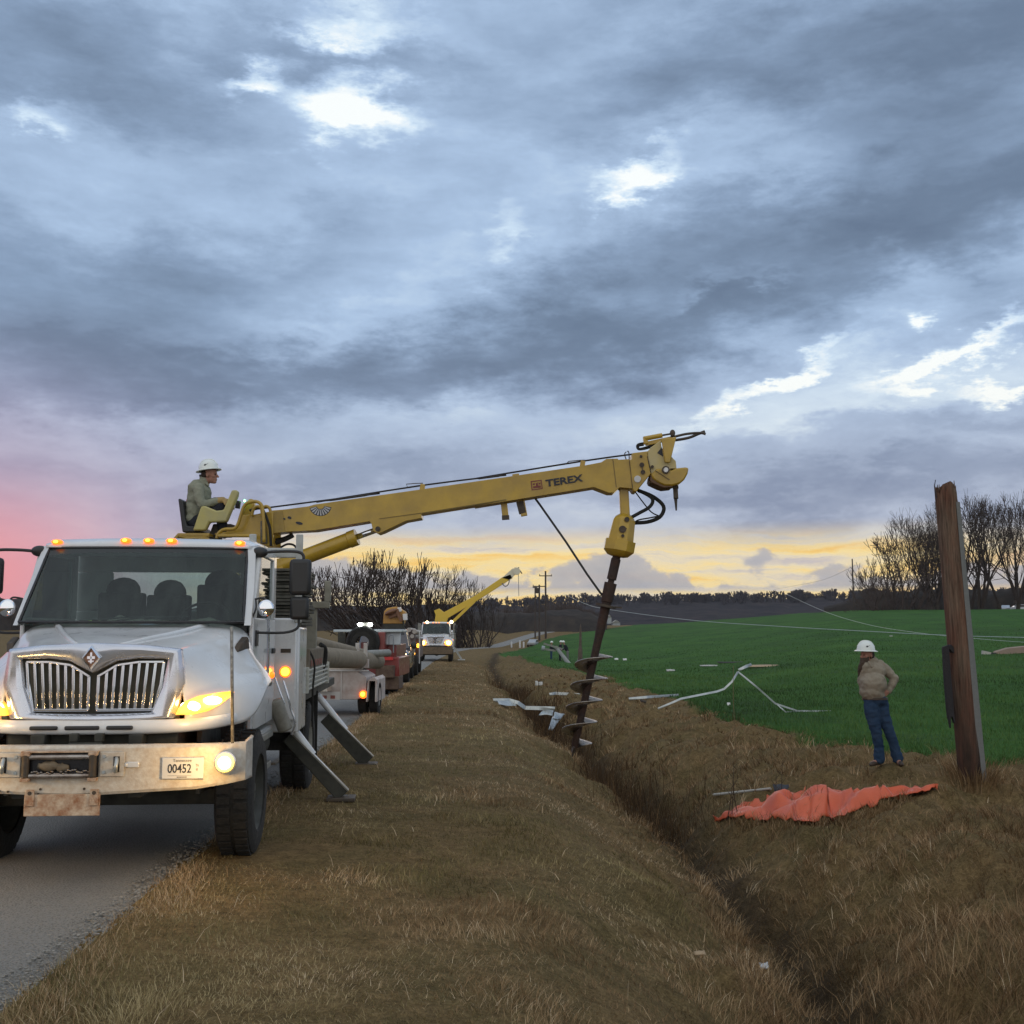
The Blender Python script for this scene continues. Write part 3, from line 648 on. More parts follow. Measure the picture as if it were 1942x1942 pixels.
        ma.tube([(s * 1.34, 1.91, 1.92), (s * 1.33, 1.90, 1.84), (s * 1.22, 1.86, 1.80), (s * .985, 1.76, 1.80)], .012, 8); ma.bx(s * .975, s * 1.0, 1.72, 1.84, 1.68, 1.82); ma.build('mirror_arm', black_plastic, root, each=True)
        mb = MB(); mb.ell((s * .97, 1.98, 2.525), (.075, .06, .05), 12, 8); mb.build('mirror_bracket', black_plastic, root, smooth=180)
        cm = MB(); cm.ell((s * 1.09, 1.60, 2.01), (.072, .035, .075), 20, 12); cmo = cm.build('convex_mirror', mirror_glass, root, smooth=180)
        ca = MB(); ca.tube([(s * .985, 1.66, 2.09), (s * 1.06, 1.64, 2.10), (s * 1.09, 1.63, 2.06)], .009, 6); ca.tube([(s * .95, 1.60, 1.88), (s * 1.0, 1.62, 2.0), (s * .99, 1.66, 2.09)], .008, 6); ca.build('convex_mirror_arm', black_plastic, cmo)
    # roof markers
    for x in (-.80, -.2, 0, .2, .80):
        y = 1.90 if abs(x) < .5 else 1.915; z = 2.618 if abs(x) < .5 else 2.602
        mk = MB(); mk.ell((x, y, z), (.050, .05, .024), 16, 8); o = mk.build('marker_light', amber_plastic, root, smooth=180)
        mk = MB(); mk.ell((x, y - .042, z), (.022, .014, .013), 12, 6); mk.build('marker_bulb', amber_core, o, smooth=180)
    # interior
    it = MB(); it.bx(-.9, .9, 1.62, 1.95, 1.55, 1.86); it.build('dashboard', black_plastic, root, bevel=.05)
    for x, w, zt in ((-.42, .42, 2.30), (.02, .40, 2.28), (.52, .46, 2.38)):
        st = MB(); st.bx(x - w / 2, x + w / 2, 2.62, 2.78, 1.45, zt - .12); st.bx(x - w / 2, x + w / 2, 2.25, 2.7, 1.38, 1.5); st.ell((x, 2.72, zt - .10), (w * .40, .07, .13), 16, 10); st.build('cab_seat', seat_cloth, root, bevel=.05)
    sw = MB(); cx = V((.48, 2.02, 1.90)); nrm = V((0, -.75, .66)); a, b = perp(nrm)
    sw.tube([cx + (a * math.cos(t) + b * math.sin(t)) * .23 for t in np.linspace(0, 2 * PI, 33)], .014, 6, smooth=0); sw.bar(cx - a * .22, cx + a * .22, .03, .02); sw.cyl(cx, cx + V((0, -.2, -.25)), .03); sw.build('steering_wheel', black_plastic, root)
    it = MB(); it.quad((-.62, 3.095, 2.02), (.62, 3.095, 2.02), (.62, 3.095, 2.40), (-.62, 3.095, 2.40)); it.build('rear_window', glassm, root, smooth=0)
    if near:
        rr = random.Random(3)
        for cx_, cy_, sx, sy, szz in ((-.13, 1.70, .20, .10, .07), (.13, 1.72, .14, .09, .05), (.55, 1.74, .20, .09, .045)):
            cl_ = MB(); vs = []
            cl_.ell((cx_, cy_, 1.87), (sx, sy, szz), 18, 10)
            cl_.v = [(x + .02 * mnoise.noise(V((x * 14, y * 14, z * 14))), y, z + .03 * mnoise.noise(V((x * 11 + 5, y * 11, z * 9)))) for x, y, z in cl_.v]
            cl_.build('crumpled_cloth', pale_cloth, root, smooth=180)
        hv = MB(); hv.bx(-.62, -.30, 1.64, 1.80, 1.862, 1.875); hv.bx(-.42, -.33, 1.62, 1.70, 1.875, 1.905); hv.build('reflective_vest', hivis, root, bevel=.01)
    # rear body: cabinets, deck, ribbed sides
    for s in S:
        cb = MB(); pr = [(y, z) for y, z in ((3.32, .98), (3.32, 1.80), (3.36, 1.86), (3.62, 1.86), (3.62, .80), (3.48, .80))]
        cb.bx(s * .80, s * 1.20, 3.30, 4.0, .80, 1.86); cb.bx(s * .55, s * 1.18, 3.24, 3.30, .92, 1.95); cabin = cb.build('tool_cabinet', white_paint, root, bevel=.02)
        sgl = MB(); sgl.cyl((s * 1.07, 3.245, 1.41), (s * 1.07, 3.215, 1.41), .042, n=20); sgl.build('side_marker', amber_core, cabin)
        sgr = MB(); sgr.cyl((s * 1.07, 3.245, 1.41), (s * 1.07, 3.228, 1.41), .056, n=20); sgr.build('marker_ring', amber_plastic, cabin)
        lt = MB(); lt.bx(s * 1.02, s * 1.12, 3.232, 3.24, 1.60, 1.64); lt.build('cabinet_latch', dark_steel, cabin)
        rb_ = MB(); rb_.bx(s * 1.165, s * 1.185, 4.0, 6.6, 1.16, 1.42)
        for k in range(5): rb_.bx(s * 1.18, s * 1.215, 4.0, 6.6, 1.175 + k * .05, 1.20 + k * .05)
        rb_.bx(s * 1.17, s * 1.23, 4.0, 4.04, 1.15, 1.43); rb_.bx(s * 1.17, s * 1.23, 6.56, 6.6, 1.15, 1.43); rb_.build('ribbed_side', mat('body_white', (.48, .49, .44), .5, nz=(6, (.30, .29, .24), .7)), root, bevel=.006)
        fl_ = MB(); fl_.bx(s * .80, s * 1.18, 4.02, 4.05, .55, 1.15); fl_.bx(s * .85, s * 1.18, 5.62, 5.64, .22, 1.1); fl_.build('mud_flap', rubber, root, each=True)
    dk = MB(); dk.bx(-1.16, 1.16, 3.7, 8.4, 1.06, 1.16); dk.build('deck', dirty_black, root)

TRX = thing('digger_truck', (-3.10, 7.95, 0), 'white digger truck in the foreground with yellow boom and auger out over the ditch', 'truck', math.atan(.08))
truck_body(TRX)
R = TRX
# front bumper, extended, rusty; with winch fairlead, hooks, plate, fog lamps
plan = [(-1.20, .30), (-1.175, .14), (-1.06, .05), (-.85, .01), (0, 0), (.85, .01), (1.06, .05), (1.175, .14), (1.20, .30)]
def bz(x): return .646 + .085 * max(0, abs(x) - .55) / .62
b = MB(); sec = []
for x, y in plan:
    nx = .0 if abs(x) < 1.1 else math.copysign(.02, x); zt = 1.0 + (.035 if abs(x) > 1.19 else 0)
    sec.append([V((x * .97, y + .15, zt - .005)), V((x, y + .012, zt)), V((x, y, zt - .02)), V((x, y, bz(x) + .02)), V((x, y + .012, bz(x))), V((x * .97, y + .10, bz(x)))])
b.grid([list(r) for r in zip(*sec)]); b.build('bumper', dirty_white, R, smooth=30, solid=.010)
b = MB(); b.bx(-.325, .195, -.012, -.002, .515, .665)
for x in (-.285, .155): b.bx(x - .03, x + .03, -.022, -.012, .585, .70)
hp = b.build('bumper_plate', rusty_white, R, bevel=.004)
b = MB()
for x in (-.285, .155): b.cyl((x, -.026, .675), (x, -.018, .675), .014, n=10)
for x, z in ((-.50, .69), (-.44, .685), (-.22, .70), (-.235, .665), (.08, .70)): b.cyl((x, -.004, z), (x, .002, z), .009, n=8)
b.build('bolt', dark_steel, hp, each=True)
w = MB(); w.bx(-.345, .175, -.012, .0, .775, .955); win = w.build('winch_opening', black_gloss, R, bevel=.01)
w = MB()
for z in (.925, .795): w.cyl((-.29, -.035, z), (.12, -.035, z), .020, n=14)
w.build('fairlead_roller', worn_steel, win, each=True)
w = MB()
for x in (-.315, .145): w.cyl((x, -.045, .79), (x, -.045, .94), .026, n=14)
w.build('fairlead_upright', dark_steel, win, each=True)
w = MB()
for x in (-.315, .145):
    for z in (.77, .945): w.bx(x - .03, x + .03, -.065, -.01, z - .012, z + .012)
w.bx(-.35, .18, -.05, .0, .955, .968); w.build('fairlead_frame', rusty_white, win, bevel=.004)
w = MB(); w.ell((-.16, -.02, .86), (.085, .03, .035), 14, 8); w.ell((-.07, -.025, .85), (.05, .02, .03), 12, 8); w.v = [(x, y, z + .02 * mnoise.noise(V((x * 40, y * 40, z * 40)))) for x, y, z in w.v]
w.build('winch_cable', old_wood, win, smooth=180)
rr = random.Random(5); w = MB(); p = V((-.27, -.045, .815))
for k in range(26):
    w.ell(p + V((k * .0155, rr.uniform(-.005, .005), rr.uniform(-.008, .012) + (.01 if k > 15 else 0))), (.011, .007, .007), 8, 5)
w.build('chain', worn_steel, win, smooth=180)
for x0, x1 in ((-.53, -.36), (.185, .355)):
    w = MB(); w.bx(x0, x1, -.016, -.004, .785, .955); pl = w.build('hook_plate', dirty_white, R, bevel=.004)
    xm = (x0 + x1) / 2 + (.03 if x0 > 0 else -.03)
    w = MB(); w.bx(xm - .022, xm + .022, -.020, -.014, .815, .925); w.build('hook_slot', black_gloss, pl, bevel=.006)
    w = MB(); w.tube([(xm, -.02, .91), (xm + .012, -.06, .90), (xm + .014, -.085, .86), (xm + .006, -.06, .825), (xm - .01, -.02, .83)], .014, 8); w.build('tow_hook', galv, pl, smooth=180)
    w = MB()
    for z in (.815, .925): w.cyl((x0 + (.03 if x0 > 0 else .14), -.026, z), (x0 + (.03 if x0 > 0 else .14), -.014, z), .012, n=8)
    w.build('plate_bolt', galv, pl, each=True)
w = MB(); w.bx(.37, .455, -.012, -.002, .845, .885); w.bx(.356, .375, -.018, -.004, .85, .88); w.build('latch', white_paint, R, bevel=.01)
w = MB(); w.bx(.613, .907, -.012, -.002, .762, .912); lp = w.build('license_plate', plate_white, R, bevel=.006)
fit_text('plate_number', '00452', ink, lp, (.655, -.0135, .805), (.165, 0, 0), (0, 0, .062), .012, .001, world=False)
fit_text('plate_state', 'Tennessee', ink_grey, lp, (.69, -.0135, .881), (.13, 0, 0), (0, 0, .022), .004, .001, world=False)
fit_text('plate_side_letters', 'TN', ink_grey, lp, (.85, -.0135, .848), (.020, 0, 0), (0, 0, .018), .0, .001, world=False)
fit_text('plate_side_number', '8', ink_grey, lp, (.853, -.0135, .820), (.013, 0, 0), (0, 0, .018), .0, .001, world=False)
w = MB(); w.bx(.655, .82, -.0135, -.0125, .785, .787); w.bx(.72, .79, -.0135, -.0125, .772, .779); w.build('plate_line', ink_grey, lp, each=True)
for s in (-1, 1):
    w = MB(); w.lathe((s * 1.055, .055, .875), (0, -1, 0), [(0, .06), (.05, .078), (.075, .078), (.08, .07)], 24); fg = w.build('fog_lamp', bright_trim, R)
    w = MB(); w.ell((s * 1.055, -.028, .875), (.068, .018, .068), 24, 10); fl0 = w.build('fog_lens', mat('fog_rim', (1, .9, .3), .3, emit=((1, .80, .16), 1.6)), fg, smooth=180)
    w = MB(); w.ell((s * 1.055, -.040, .875), (.046, .014, .046), 20, 8); w.build('fog_bulb', lamp_fog, fl0, smooth=180)
    point('fog_lamp_light', fg, (s * .98, -.32, .885), 11, (1, .60, .20), .05)
    point('headlight_light', TRX, (s * .80, .22, 1.20), 2.2, (1, .62, .25), .05)
w = MB(); w.cyl((1.085, .10, .99), (1.055, .10, 1.84), .012, n=8); w.build('bumper_guide', mat('guide_rod', (.35, .33, .28), .4, metal=.5, nz=(30, (.12, .10, .08), .9)), R, smooth=180)
# things standing behind the cab
w = MB()
for x, z in ((.72, 2.80), (1.19, 2.80)): w.bx(x - .035, x + .035, 3.17, 3.21, 1.9 if x > 1 else 2.5, z)
w.bx(.70, 1.2, 3.18, 3.21, 2.56, 2.66)
w.build('headache_rack', mat('rack_grey', (.42, .44, .42), .5, nz=(9, (.3, .3, .27), .7)), R, bevel=.01)
rr = random.Random(11); st = MB()
for k in range(17):
    z = 1.88 + k * .036; st.bx(.50 + rr.uniform(-.03, .03), 1.17 + rr.uniform(-.04, .03), 3.75 + rr.uniform(-.03, .03), 4.9, z, z + .028)
st.build('cribbing_stack', mat('crib_dark', (.055, .055, .045), .9, nz=(14, (.14, .13, .10), .8), bump=(30, .3)), R, bevel=.004)
w = MB(); w.bx(1.05, 1.17, 5.35, 5.47, 1.16, 2.14); w.bx(.75, 1.32, 5.33, 5.49, 2.10, 2.18); w.bx(1.26, 1.33, 5.335, 5.485, 2.18, 2.43); w.bx(.6, .66, 5.335, 5.485, 2.18, 2.43); w.build('boom_rest', mat('post_grey', (.26, .25, .20), .7, nz=(10, (.17, .16, .12), .8), bump=(30, .2)), R, bevel=.008)
w = MB(); w.prism([(1.19, 4.35, 1.40), (1.19, 6.05, 1.40), (1.20, 6.15, 1.62), (1.19, 4.5, 1.62)], (-.06, 0, 0)); bd = w.build('side_board', old_wood, R, bevel=.01)
w = MB()
for k in range(6): w.bx(1.193, 1.20, 4.55 + k * .24, 4.65 + k * .24, 1.425, 1.495)
w.build('reflector', mat('dull_red', (.24, .08, .06), .6), bd, each=True)
w = MB(); w.tube([(1.15, 6.1, 1.66), (1.21, 6.16, 1.60), (1.20, 6.2, 1.42), (1.16, 6.2, 1.30)], .03, 8); w.tube([(1.18, 4.5, 1.60), (1.24, 4.5, 1.45), (1.22, 4.55, 1.15), (1.22, 4.6, .75)], .012, 6); w.build('strap', rubber, R, each=True)
w = MB(); w.ell((1.09, 3.5, 1.83), (.10, .12, .13), 12, 8); w.v = [(x + .03 * mnoise.noise(V((x * 17, y * 17, z * 17))), y, z + .03 * mnoise.noise(V((x * 15, y * 15, z * 15 + 3)))) for x, y, z in w.v]; w.build('canvas_bundle', mat('canvas', (.10, .085, .05), .95, nz=(8, (.05, .045, .03), .8)), R, smooth=180)
# outrigger legs: a flat steel box leg with bright edge, foot and cylinder
def outrigger(top, foot, wd, name='outrigger'):
    top, foot = V(top), V(foot); d = (foot - top).normalized(); sd_ = V((0, 1, 0)); nrm = d.cross(sd_).normalized()
    o = MB(); o.add([top + nrm * a * wd * .5 + sd_ * b_ for a, b_ in ((-1, -.06), (1, -.06), (1, .06), (-1, .06))] + [foot + nrm * a * wd * .62 + sd_ * b_ for a, b_ in ((-1, -.06), (1, -.06), (1, .06), (-1, .06))],
                    [(0, 1, 2, 3), (7, 6, 5, 4), (0, 4, 5, 1), (1, 5, 6, 2), (2, 6, 7, 3), (3, 7, 4, 0)])
    lg = o.build(name, dirty_black, R, bevel=.008)
    up = nrm if nrm.z > 0 else -nrm
    o = MB(); o.bar(top + up * wd * .52, foot + up * wd * .64, .014, .13, up=(0, 1, 0)); o.build('outrigger_edge', mat('edge_pale', (.17, .165, .14), .5, nz=(20, (.2, .18, .14), .8)), lg)
    o = MB(); o.bx(foot.x - .17, foot.x + .13, foot.y - .15, foot.y + .15, foot.z - .05, foot.z - .01); o.build('outrigger_foot', dark_steel, lg, bevel=.01)
    o = MB(); o.cyl(top + V((-.2, -.02, .42)), top * .62 + foot * .38 + up * wd * .5, .045, n=14); o.cyl(top * .62 + foot * .38 + up * wd * .5, foot + up * wd * .5, .022, n=12); o.build('outrigger_ram', white_paint, lg)
for s in (1, -1):
    outrigger((s * 1.02, 3.95, .70), (s * 1.62, 3.95, .08), .12)
    outrigger((s * 1.13, 7.25, .66), (s * 1.72, 7.25, .06), .16)
w = MB(); w.cyl((1.0, 3.0, 1.14), (1.11, 3.05, .84), .075, n=20); w.build('air_tank', mat('tank_grime', (.30, .29, .25), .6, nz=(5, (.15, .14, .11), .9)), R, bevel=.02)
w = MB(); w.tube([(1.08, 3.0, 1.33), (1.13, 3.0, 1.18), (1.16, 3.02, 1.05), (1.20, 3.04, .92), (1.17, 3.05, .80)], .012, 6); w.tube([(1.0, 3.0, 1.36), (1.06, 3.0, 1.2), (1.1, 3.02, 1.1)], .010, 6); w.build('air_hose', bright_trim, R, each=True)
w = MB(); w.bx(.86, 1.16, 3.26, 3.30, .95, 1.9); w.build('splash_panel', white_paint, R, bevel=.01)

# ---- turret, console and boom, laid out along the boom's own vertical plane
YB = lambda px: 14.2 - .55 * (px - 516) / 774.0
def bp(px, py, dy=0.): return at(px, py, YB(px) + dy)
def zz(x, y, dy=0.): return bp(330 + x * 230 / 1932, 850 + y * 230 / 1932, dy)
def z2(x, y, dy=0.): return bp(300 + x * 420 / 1932, 840 + y * 420 / 1932, dy)
def z3(x, y, dy=0.): return bp(900 + x * 480 / 1932, 780 + y * 480 / 1932, dy)
def z4(x, y, dy=0.): return bp(600 + x * 360 / 1932, 880 + y * 360 / 1932, dy)
def z8(x, y, dy=0.): return bp(1180 + x * 200 / 1932, 780 + y * 200 / 1932, dy)
def z6(x, y, dy=0.): return bp(900 + x * 420 / 1932, 1060 + y * 420 / 1932, dy)
WB = dict(world=True)
def plate(name, pts, m, parent, dy=0., t=.3, bevel=.01, **k):
    q = MB(); q.prism([p + V((0, dy, 0)) for p in pts], (0, t, 0)); return q.build(name, m, parent, bevel=bevel, world=True, **k)
ped = MB(); c0 = zz(1450, 1500, .15); ped.cyl((c0.x, c0.y, 1.1), (c0.x, c0.y, 2.55), .34, .30, n=32); ped.cyl((c0.x, c0.y, 2.5), (c0.x, c0.y, 2.62), .42, n=32)
turret = ped.build('turret', yellow, R, bevel=.01, world=True)
plate('turret_cheek', [zz(*p) for p in ((1060, 1250), (1130, 1085), (1330, 1075), (1560, 1030), (1625, 1035), (1620, 1570), (1380, 1570), (1300, 1400), (700, 1400), (700, 1370), (1000, 1330))], yellow, turret, -.16, .05)
plate('turret_cheek', [zz(*p) for p in ((1160, 1200), (1230, 1075), (1330, 1075), (1560, 1030), (1625, 1035), (1620, 1570), (1380, 1570), (1300, 1400), (1200, 1350))], yellow, turret, .30, .05)
plate('valve_block', [zz(*p) for p in ((1430, 1180), (1500, 1180), (1540, 1540), (1430, 1540))], mat('valve_grey', (.16, .15, .12), .6, nz=(30, (.06, .05, .04), .8)), turret, -.20, .04)
plate('turret_mount', [zz(*p) for p in ((650, 1215), (930, 1215), (1090, 1270), (1090, 1360), (740, 1360), (690, 1440), (560, 1450), (600, 1340))], dark_steel, turret, -.08, .3)
pf = MB(); pf.prism([zz(*p, -.30) for p in ((-10, 1430), (60, 1352), (560, 1352), (560, 1400), (70, 1400), (20, 1470))], (0, .62, 0)); pf.bar(zz(60, 1395, -.28), zz(560, 1445, -.28), .03); pf.bar(zz(560, 1395, -.28), zz(60, 1455, -.28), .03)
pf.build('operator_platform', yellow, turret, world=True, bevel=.006)
pf = MB(); pf.prism([zz(*p, -.34) for p in ((700, 1370), (1290, 1370), (1290, 1412), (680, 1412))], (0, .10, 0)); pf.build('step_rail', yellow, turret, world=True, bevel=.01)
for pts, r, dy in ((((680, 1440), (700, 1370), (760, 1310), (830, 1290), (930, 1288), (990, 1260), (1030, 1180), (1080, 1020), (1120, 920), (1190, 865), (1310, 850), (1390, 900), (1415, 1000), (1430, 1200), (1435, 1500)), .022, -.30),
                   (((1240, 1085), (1255, 1000), (1290, 945), (1340, 928), (1385, 950), (1400, 1010), (1402, 1090)), .020, -.2), (((1400, 1000), (1425, 945), (1470, 925), (1520, 955), (1540, 1020), (1548, 1060)), .020, -.1)):
    q = MB(); q.tube([zz(x, y, dy) for x, y in pts], r, 8); q.build('guard_rail', yellow, turret, smooth=180, world=True)
q = MB(); q.tube([zz(1210, 990, -.1), zz(1380, 955, -.15), zz(1440, 1030, -.24), zz(1500, 1180, -.24), zz(1530, 1300, -.24), zz(1545, 1560, -.24)], .018, 8); q.tube([zz(1620, 1510), zz(1760, 1460), zz(1900, 1390)], .028, 8); q.tube([zz(1620, 1460, .1), zz(1760, 1430, .1), zz(1880, 1370, .1)], .02, 8)
q.tube([zz(1700, 1580), zz(1800, 1530), zz(1900, 1540), zz(1960, 1600)], .014, 8); q.build('hydraulic_hose', rubber, turret, smooth=180, world=True, each=True)
con = plate('control_console', [zz(*p) for p in ((390, 1340), (520, 960), (590, 958), (760, 1030), (870, 1020), (1000, 708), (1080, 706), (1098, 740), (1090, 800), (920, 1205), (650, 1213), (590, 1340))], pale_yellow, turret, -.27, .10, bevel=.02)
plate('control_console_rear', [zz(*p) for p in ((1050, 1060), (1150, 795), (1200, 788), (1248, 810), (1240, 900), (1140, 1240), (960, 1290))], yellow, turret, .10, .12, bevel=.02)
q = MB(); q.ell(zz(1125, 838, .08), (.014, .014, .014), 10, 6); q.build('indicator_light', mat('green_lamp', (.3, 1, .4), .3, emit=((.15, 1, .3), 18)), con, world=True)
q = MB()
for dy in (-.10, -.02, .06): q.cyl(zz(1010, 900, dy), zz(900, 800, dy), .009, n=8); q.ell(zz(895, 795, dy), .018, 8, 6)
q.bar(zz(1010, 960, .02), zz(1030, 840, .02), .05, .05); q.build('control_lever', black_plastic, con, world=True, each=True)
st = MB(); st.prism([zz(*p, -.20) for p in ((60, 800), (95, 803), (150, 850), (175, 1100), (205, 1235), (430, 1245), (430, 1340), (130, 1340))], (0, .46, 0)); st.build('operator_seat', black_plastic, turret, world=True, bevel=.03)

# boom
top = [z2(1010, 600), z2(1130, 590), z2(1330, 563), z4(0, 425), z4(1090, 270), z4(1932, 148), z3(840, 425), z3(960, 402), z3(1000, 376), z3(1085, 374), z3(1090, 383), z3(1170, 378)]
bot = [z3(1195, 600), z3(1100, 592), z3(1055, 632), z3(1015, 632), z3(905, 590), z3(0, 735), z4(1932, 382), z4(1080, 518), z4(1078, 562), z4(920, 590), z4(690, 700), z4(640, 718), z4(590, 690), z4(575, 620), z4(555, 594), z4(0, 686), z2(1120, 785), z2(1010, 800)]
bm = MB(); bm.prism([p + V((0, -.14, 0)) for p in top + bot], (0, .28, 0)); boom = bm.build('boom', yellow, R, bevel=.012, world=True)
plate('boom_wear_plate', [z2(*p) for p in ((1015, 615), (1105, 605), (1125, 785), (1020, 795))], mat('dull_yellow', (.34, .23, .05), .6, nz=(9, (.22, .15, .05), .8)), boom, -.146, .004, bevel=0)
plate('boom_under_rail', [z4(655, 566), z4(1075, 508), z4(1075, 516), z4(655, 572)], mat('seam_dark', (.16, .11, .02), .6), boom, -.146, .004, bevel=0)
plate('boom_under_rail', [z4(1932, 372), z4(1080, 508), z4(1080, 518), z4(1932, 382)], MATS['seam_dark'], boom, -.146, .004, bevel=0)
plate('boom_seam', [z3(1045, 376), z3(1050, 376), z3(1076, 590), z3(1071, 590)], MATS['seam_dark'], boom, -.146, .004, bevel=0)
tip = plate('boom_head', [z8(*p) for p in ((105, 925), (160, 912), (160, 800), (440, 765), (435, 860), (505, 1170), (285, 1440), (240, 1500), (190, 1495), (150, 1435))], yellow, boom, -.15, .30)
plate('head_seam', [z8(430, 860), z8(440, 860), z8(503, 1165), z8(493, 1165)], ink, tip, -.156, .004, bevel=0)
plate('head_seam', [z8(102, 925), z8(110, 925), z8(172, 1450), z8(164, 1450)], ink, tip, -.156, .004, bevel=0)
q = MB()
for x, y, r in ((345, 825, .017), (360, 980, .030), (380, 1115, .028), (550, 1015, .020), (670, 1222, .010)): q.cyl(z8(x, y, -.17), z8(x, y, -.12), r, n=14)
q.bar(z8(360, 980, -.157), z8(380, 1115, -.157), .02, .01); q.build('pin', dark_steel, tip, world=True, each=True)
q = MB(); q.cyl(z8(282, 1240, -.17), z8(282, 1240, -.12), .042, n=20); q.build('head_disc', white_paint, tip, world=True)
shv = plate('sheave_head', [z8(*p) for p in ((440, 765), (505, 690), (680, 560), (700, 700), (870, 850), (925, 910), (955, 935), (970, 1080), (860, 1080), (800, 1150), (640, 1330), (535, 1280), (500, 1170), (440, 870))], mat('head_worn', (.50, .40, .15), .5, nz=(2.5, (.38, .37, .32), .6)), boom, -.13, .26)
plate('pole_guide', [z8(*p) for p in ((610, 1080), (860, 1120), (960, 1080), (1120, 1062), (1182, 1075), (1160, 1180), (1100, 1290), (1020, 1360), (880, 1400), (740, 1395), (620, 1340), (530, 1275), (495, 1195))], yellow, shv, -.18, .36, bevel=.02)
plate('pole_guide_skin', [z8(*p) for p in ((495, 1190), (530, 1275), (620, 1340), (740, 1395), (880, 1400), (900, 1418), (740, 1436), (660, 1410), (500, 1335), (480, 1290))], mat('guide_dark', (.10, .05, .02), .6), shv, -.17, .34)
plate('tong_arm', [z8(*p) for p in ((680, 555), (950, 520), (870, 850), (840, 985), (740, 985))], yellow, shv, -.20, .03)
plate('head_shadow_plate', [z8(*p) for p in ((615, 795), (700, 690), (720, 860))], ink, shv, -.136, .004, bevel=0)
q = MB(); q.lathe(z8(800, 1070, -.20), (0, 1, 0), [(0, .030), (0, .048), (.03, .048), (.03, .030)], 20, caps=False); q.build('sheave_boss', dark_steel, shv, world=True)
q = MB(); q.cyl(z8(800, 1070, -.194), z8(800, 1070, -.19), .030, n=16); q.build('sheave_bore', mat('bore_pale', (.8, .8, .8), .4), shv, world=True)
q = MB(); q.bar(z8(600, 1080, -.187), z8(870, 1255, -.187), .012, .004); q.build('guide_line', dark_steel, shv, world=True)
tg = MB(); tg.cyl(z8(420, 500, -.1), z8(735, 440, -.1), .030, n=14); tg.prism([z8(*p, -.12) for p in ((385, 460), (460, 450), (480, 590), (400, 600))], (0, .06, 0)); tg.bar(z8(420, 600, -.08), z8(930, 490, -.08), .035, .05); tong = tg.build('tong_cylinder', yellow, shv, world=True, bevel=.006)
tg = MB(); tg.cyl(z8(735, 440, -.1), z8(900, 412, -.1), .012, n=10); tg.ell(z8(922, 400, -.1), (.035, .03, .045), 12, 8); tg.bar(z8(925, 470, -.1), z8(920, 400, -.1), .05); tg.tube([z8(960, 465, -.12), z8(1150, 420, -.12), z8(1330, 400, -.12), z8(1460, 400, -.12), z8(1530, 420, -.12)], .016, 8)
tg.tube([z8(960, 530, .02), z8(1100, 510, .02), z8(1250, 475, .02), z8(1380, 420, .02), z8(1515, 368, .02)], .018, 8); tg.build('pole_tong', dark_steel, shv, world=True, smooth=180)
tg = MB(); tg.tube([z8(395, 580), z8(300, 600), z8(268, 640), z8(300, 700), z8(420, 690), z8(520, 660)], .012, 6); tg.tube([z8(395, 615), z8(320, 625), z8(290, 650), z8(320, 690), z8(480, 650), z8(640, 590)], .016, 6); tg.build('tong_hose', rubber, shv, world=True, smooth=180, each=True)
# load line along the top, guides
q = MB(); q.tube([zz(1400, 965), zz(1550, 940), z2(1932, 440), z4(0, 388), z4(1090, 215), z4(1932, 112), z3(0, 515), z3(840, 378), z3(1300, 315), z8(480, 735)], .0115, 8, smooth=3); q.build('load_line', black_gloss, boom, world=True, smooth=180)
q = MB()
for A, B_ in ((z4(1075, 270), z4(1085, 205)), (z3(820, 425), z3(830, 378)), ): q.bar(A, B_, .05, .06)
q.bar(z3(290, 497), z3(342, 490), .05, .05); q.build('line_guide', yellow, boom, world=True, bevel=.008, each=True)
q = MB(); q.tube([z4(930, 240), z4(915, 205), z4(1000, 198), z4(1085, 195)], .006, 6, smooth=1); q.tube([z3(700, 400), z3(720, 382), z3(800, 374), z3(845, 372)], .006, 6, smooth=1)
q.tube([z8(95, 925), z8(60, 850), z8(45, 780), z8(75, 742)], .007, 6); q.tube([z8(128, 905), z8(125, 780), z8(110, 735), z8(90, 735)], .007, 6); q.build('line_hoop', dark_steel, boom, world=True, smooth=180, each=True)
q = MB(); q.bar(z3(225, 705), z3(236, 800), .045, .08); q.bar(z3(358, 680), z3(380, 800), .045, .08); q.build('auger_stow_bracket', yellow, boom, world=True, bevel=.006, each=True)
q = MB(); q.bar(z3(236, 795), z3(238, 828), .05, .09); q.bar(z3(345, 690), z3(368, 780), .055, .09); q.build('bracket_pad', dark_steel, boom, world=True, each=True)
q = MB(); q.cyl(z4(625, 660, -.17), z4(625, 660, .17), .032, n=20); q.build('ram_pin', dark_steel, boom, world=True)
# lift ram
rm_ = MB(); rm_.lathe(z2(1000, 1100, .0), z2(1735, 820) - z2(1000, 1100), [(0, .05), (.02, .10), ((z2(1735, 820) - z2(1000, 1100)).length - .12, .10), ((z2(1735, 820) - z2(1000, 1100)).length - .11, .108), ((z2(1735, 820) - z2(1000, 1100)).length, .108), ((z2(1735, 820) - z2(1000, 1100)).length, .05)], 28)
ram = rm_.build('lift_ram', yellow, R, world=True)
rm_ = MB(); rm_.cyl(z2(1735, 820), z4(625, 665), .038, n=16); rm_.build('ram_rod', chrome, ram, world=True, smooth=180)
rm_ = MB(); rm_.prism([z2(*p, -.10) for p in ((1005, 1010), (1080, 1010), (1090, 1110), (1040, 1140), (1010, 1120))], (0, .2, 0)); rm_.build('ram_foot', yellow, ram, world=True, bevel=.01)
q = MB(); q.bar(z2(980, 950, .1), z2(1280, 975, .1), .10, .05); q.build('cross_beam', mat('rack_grey', (.42, .44, .42), .5), R, world=True)
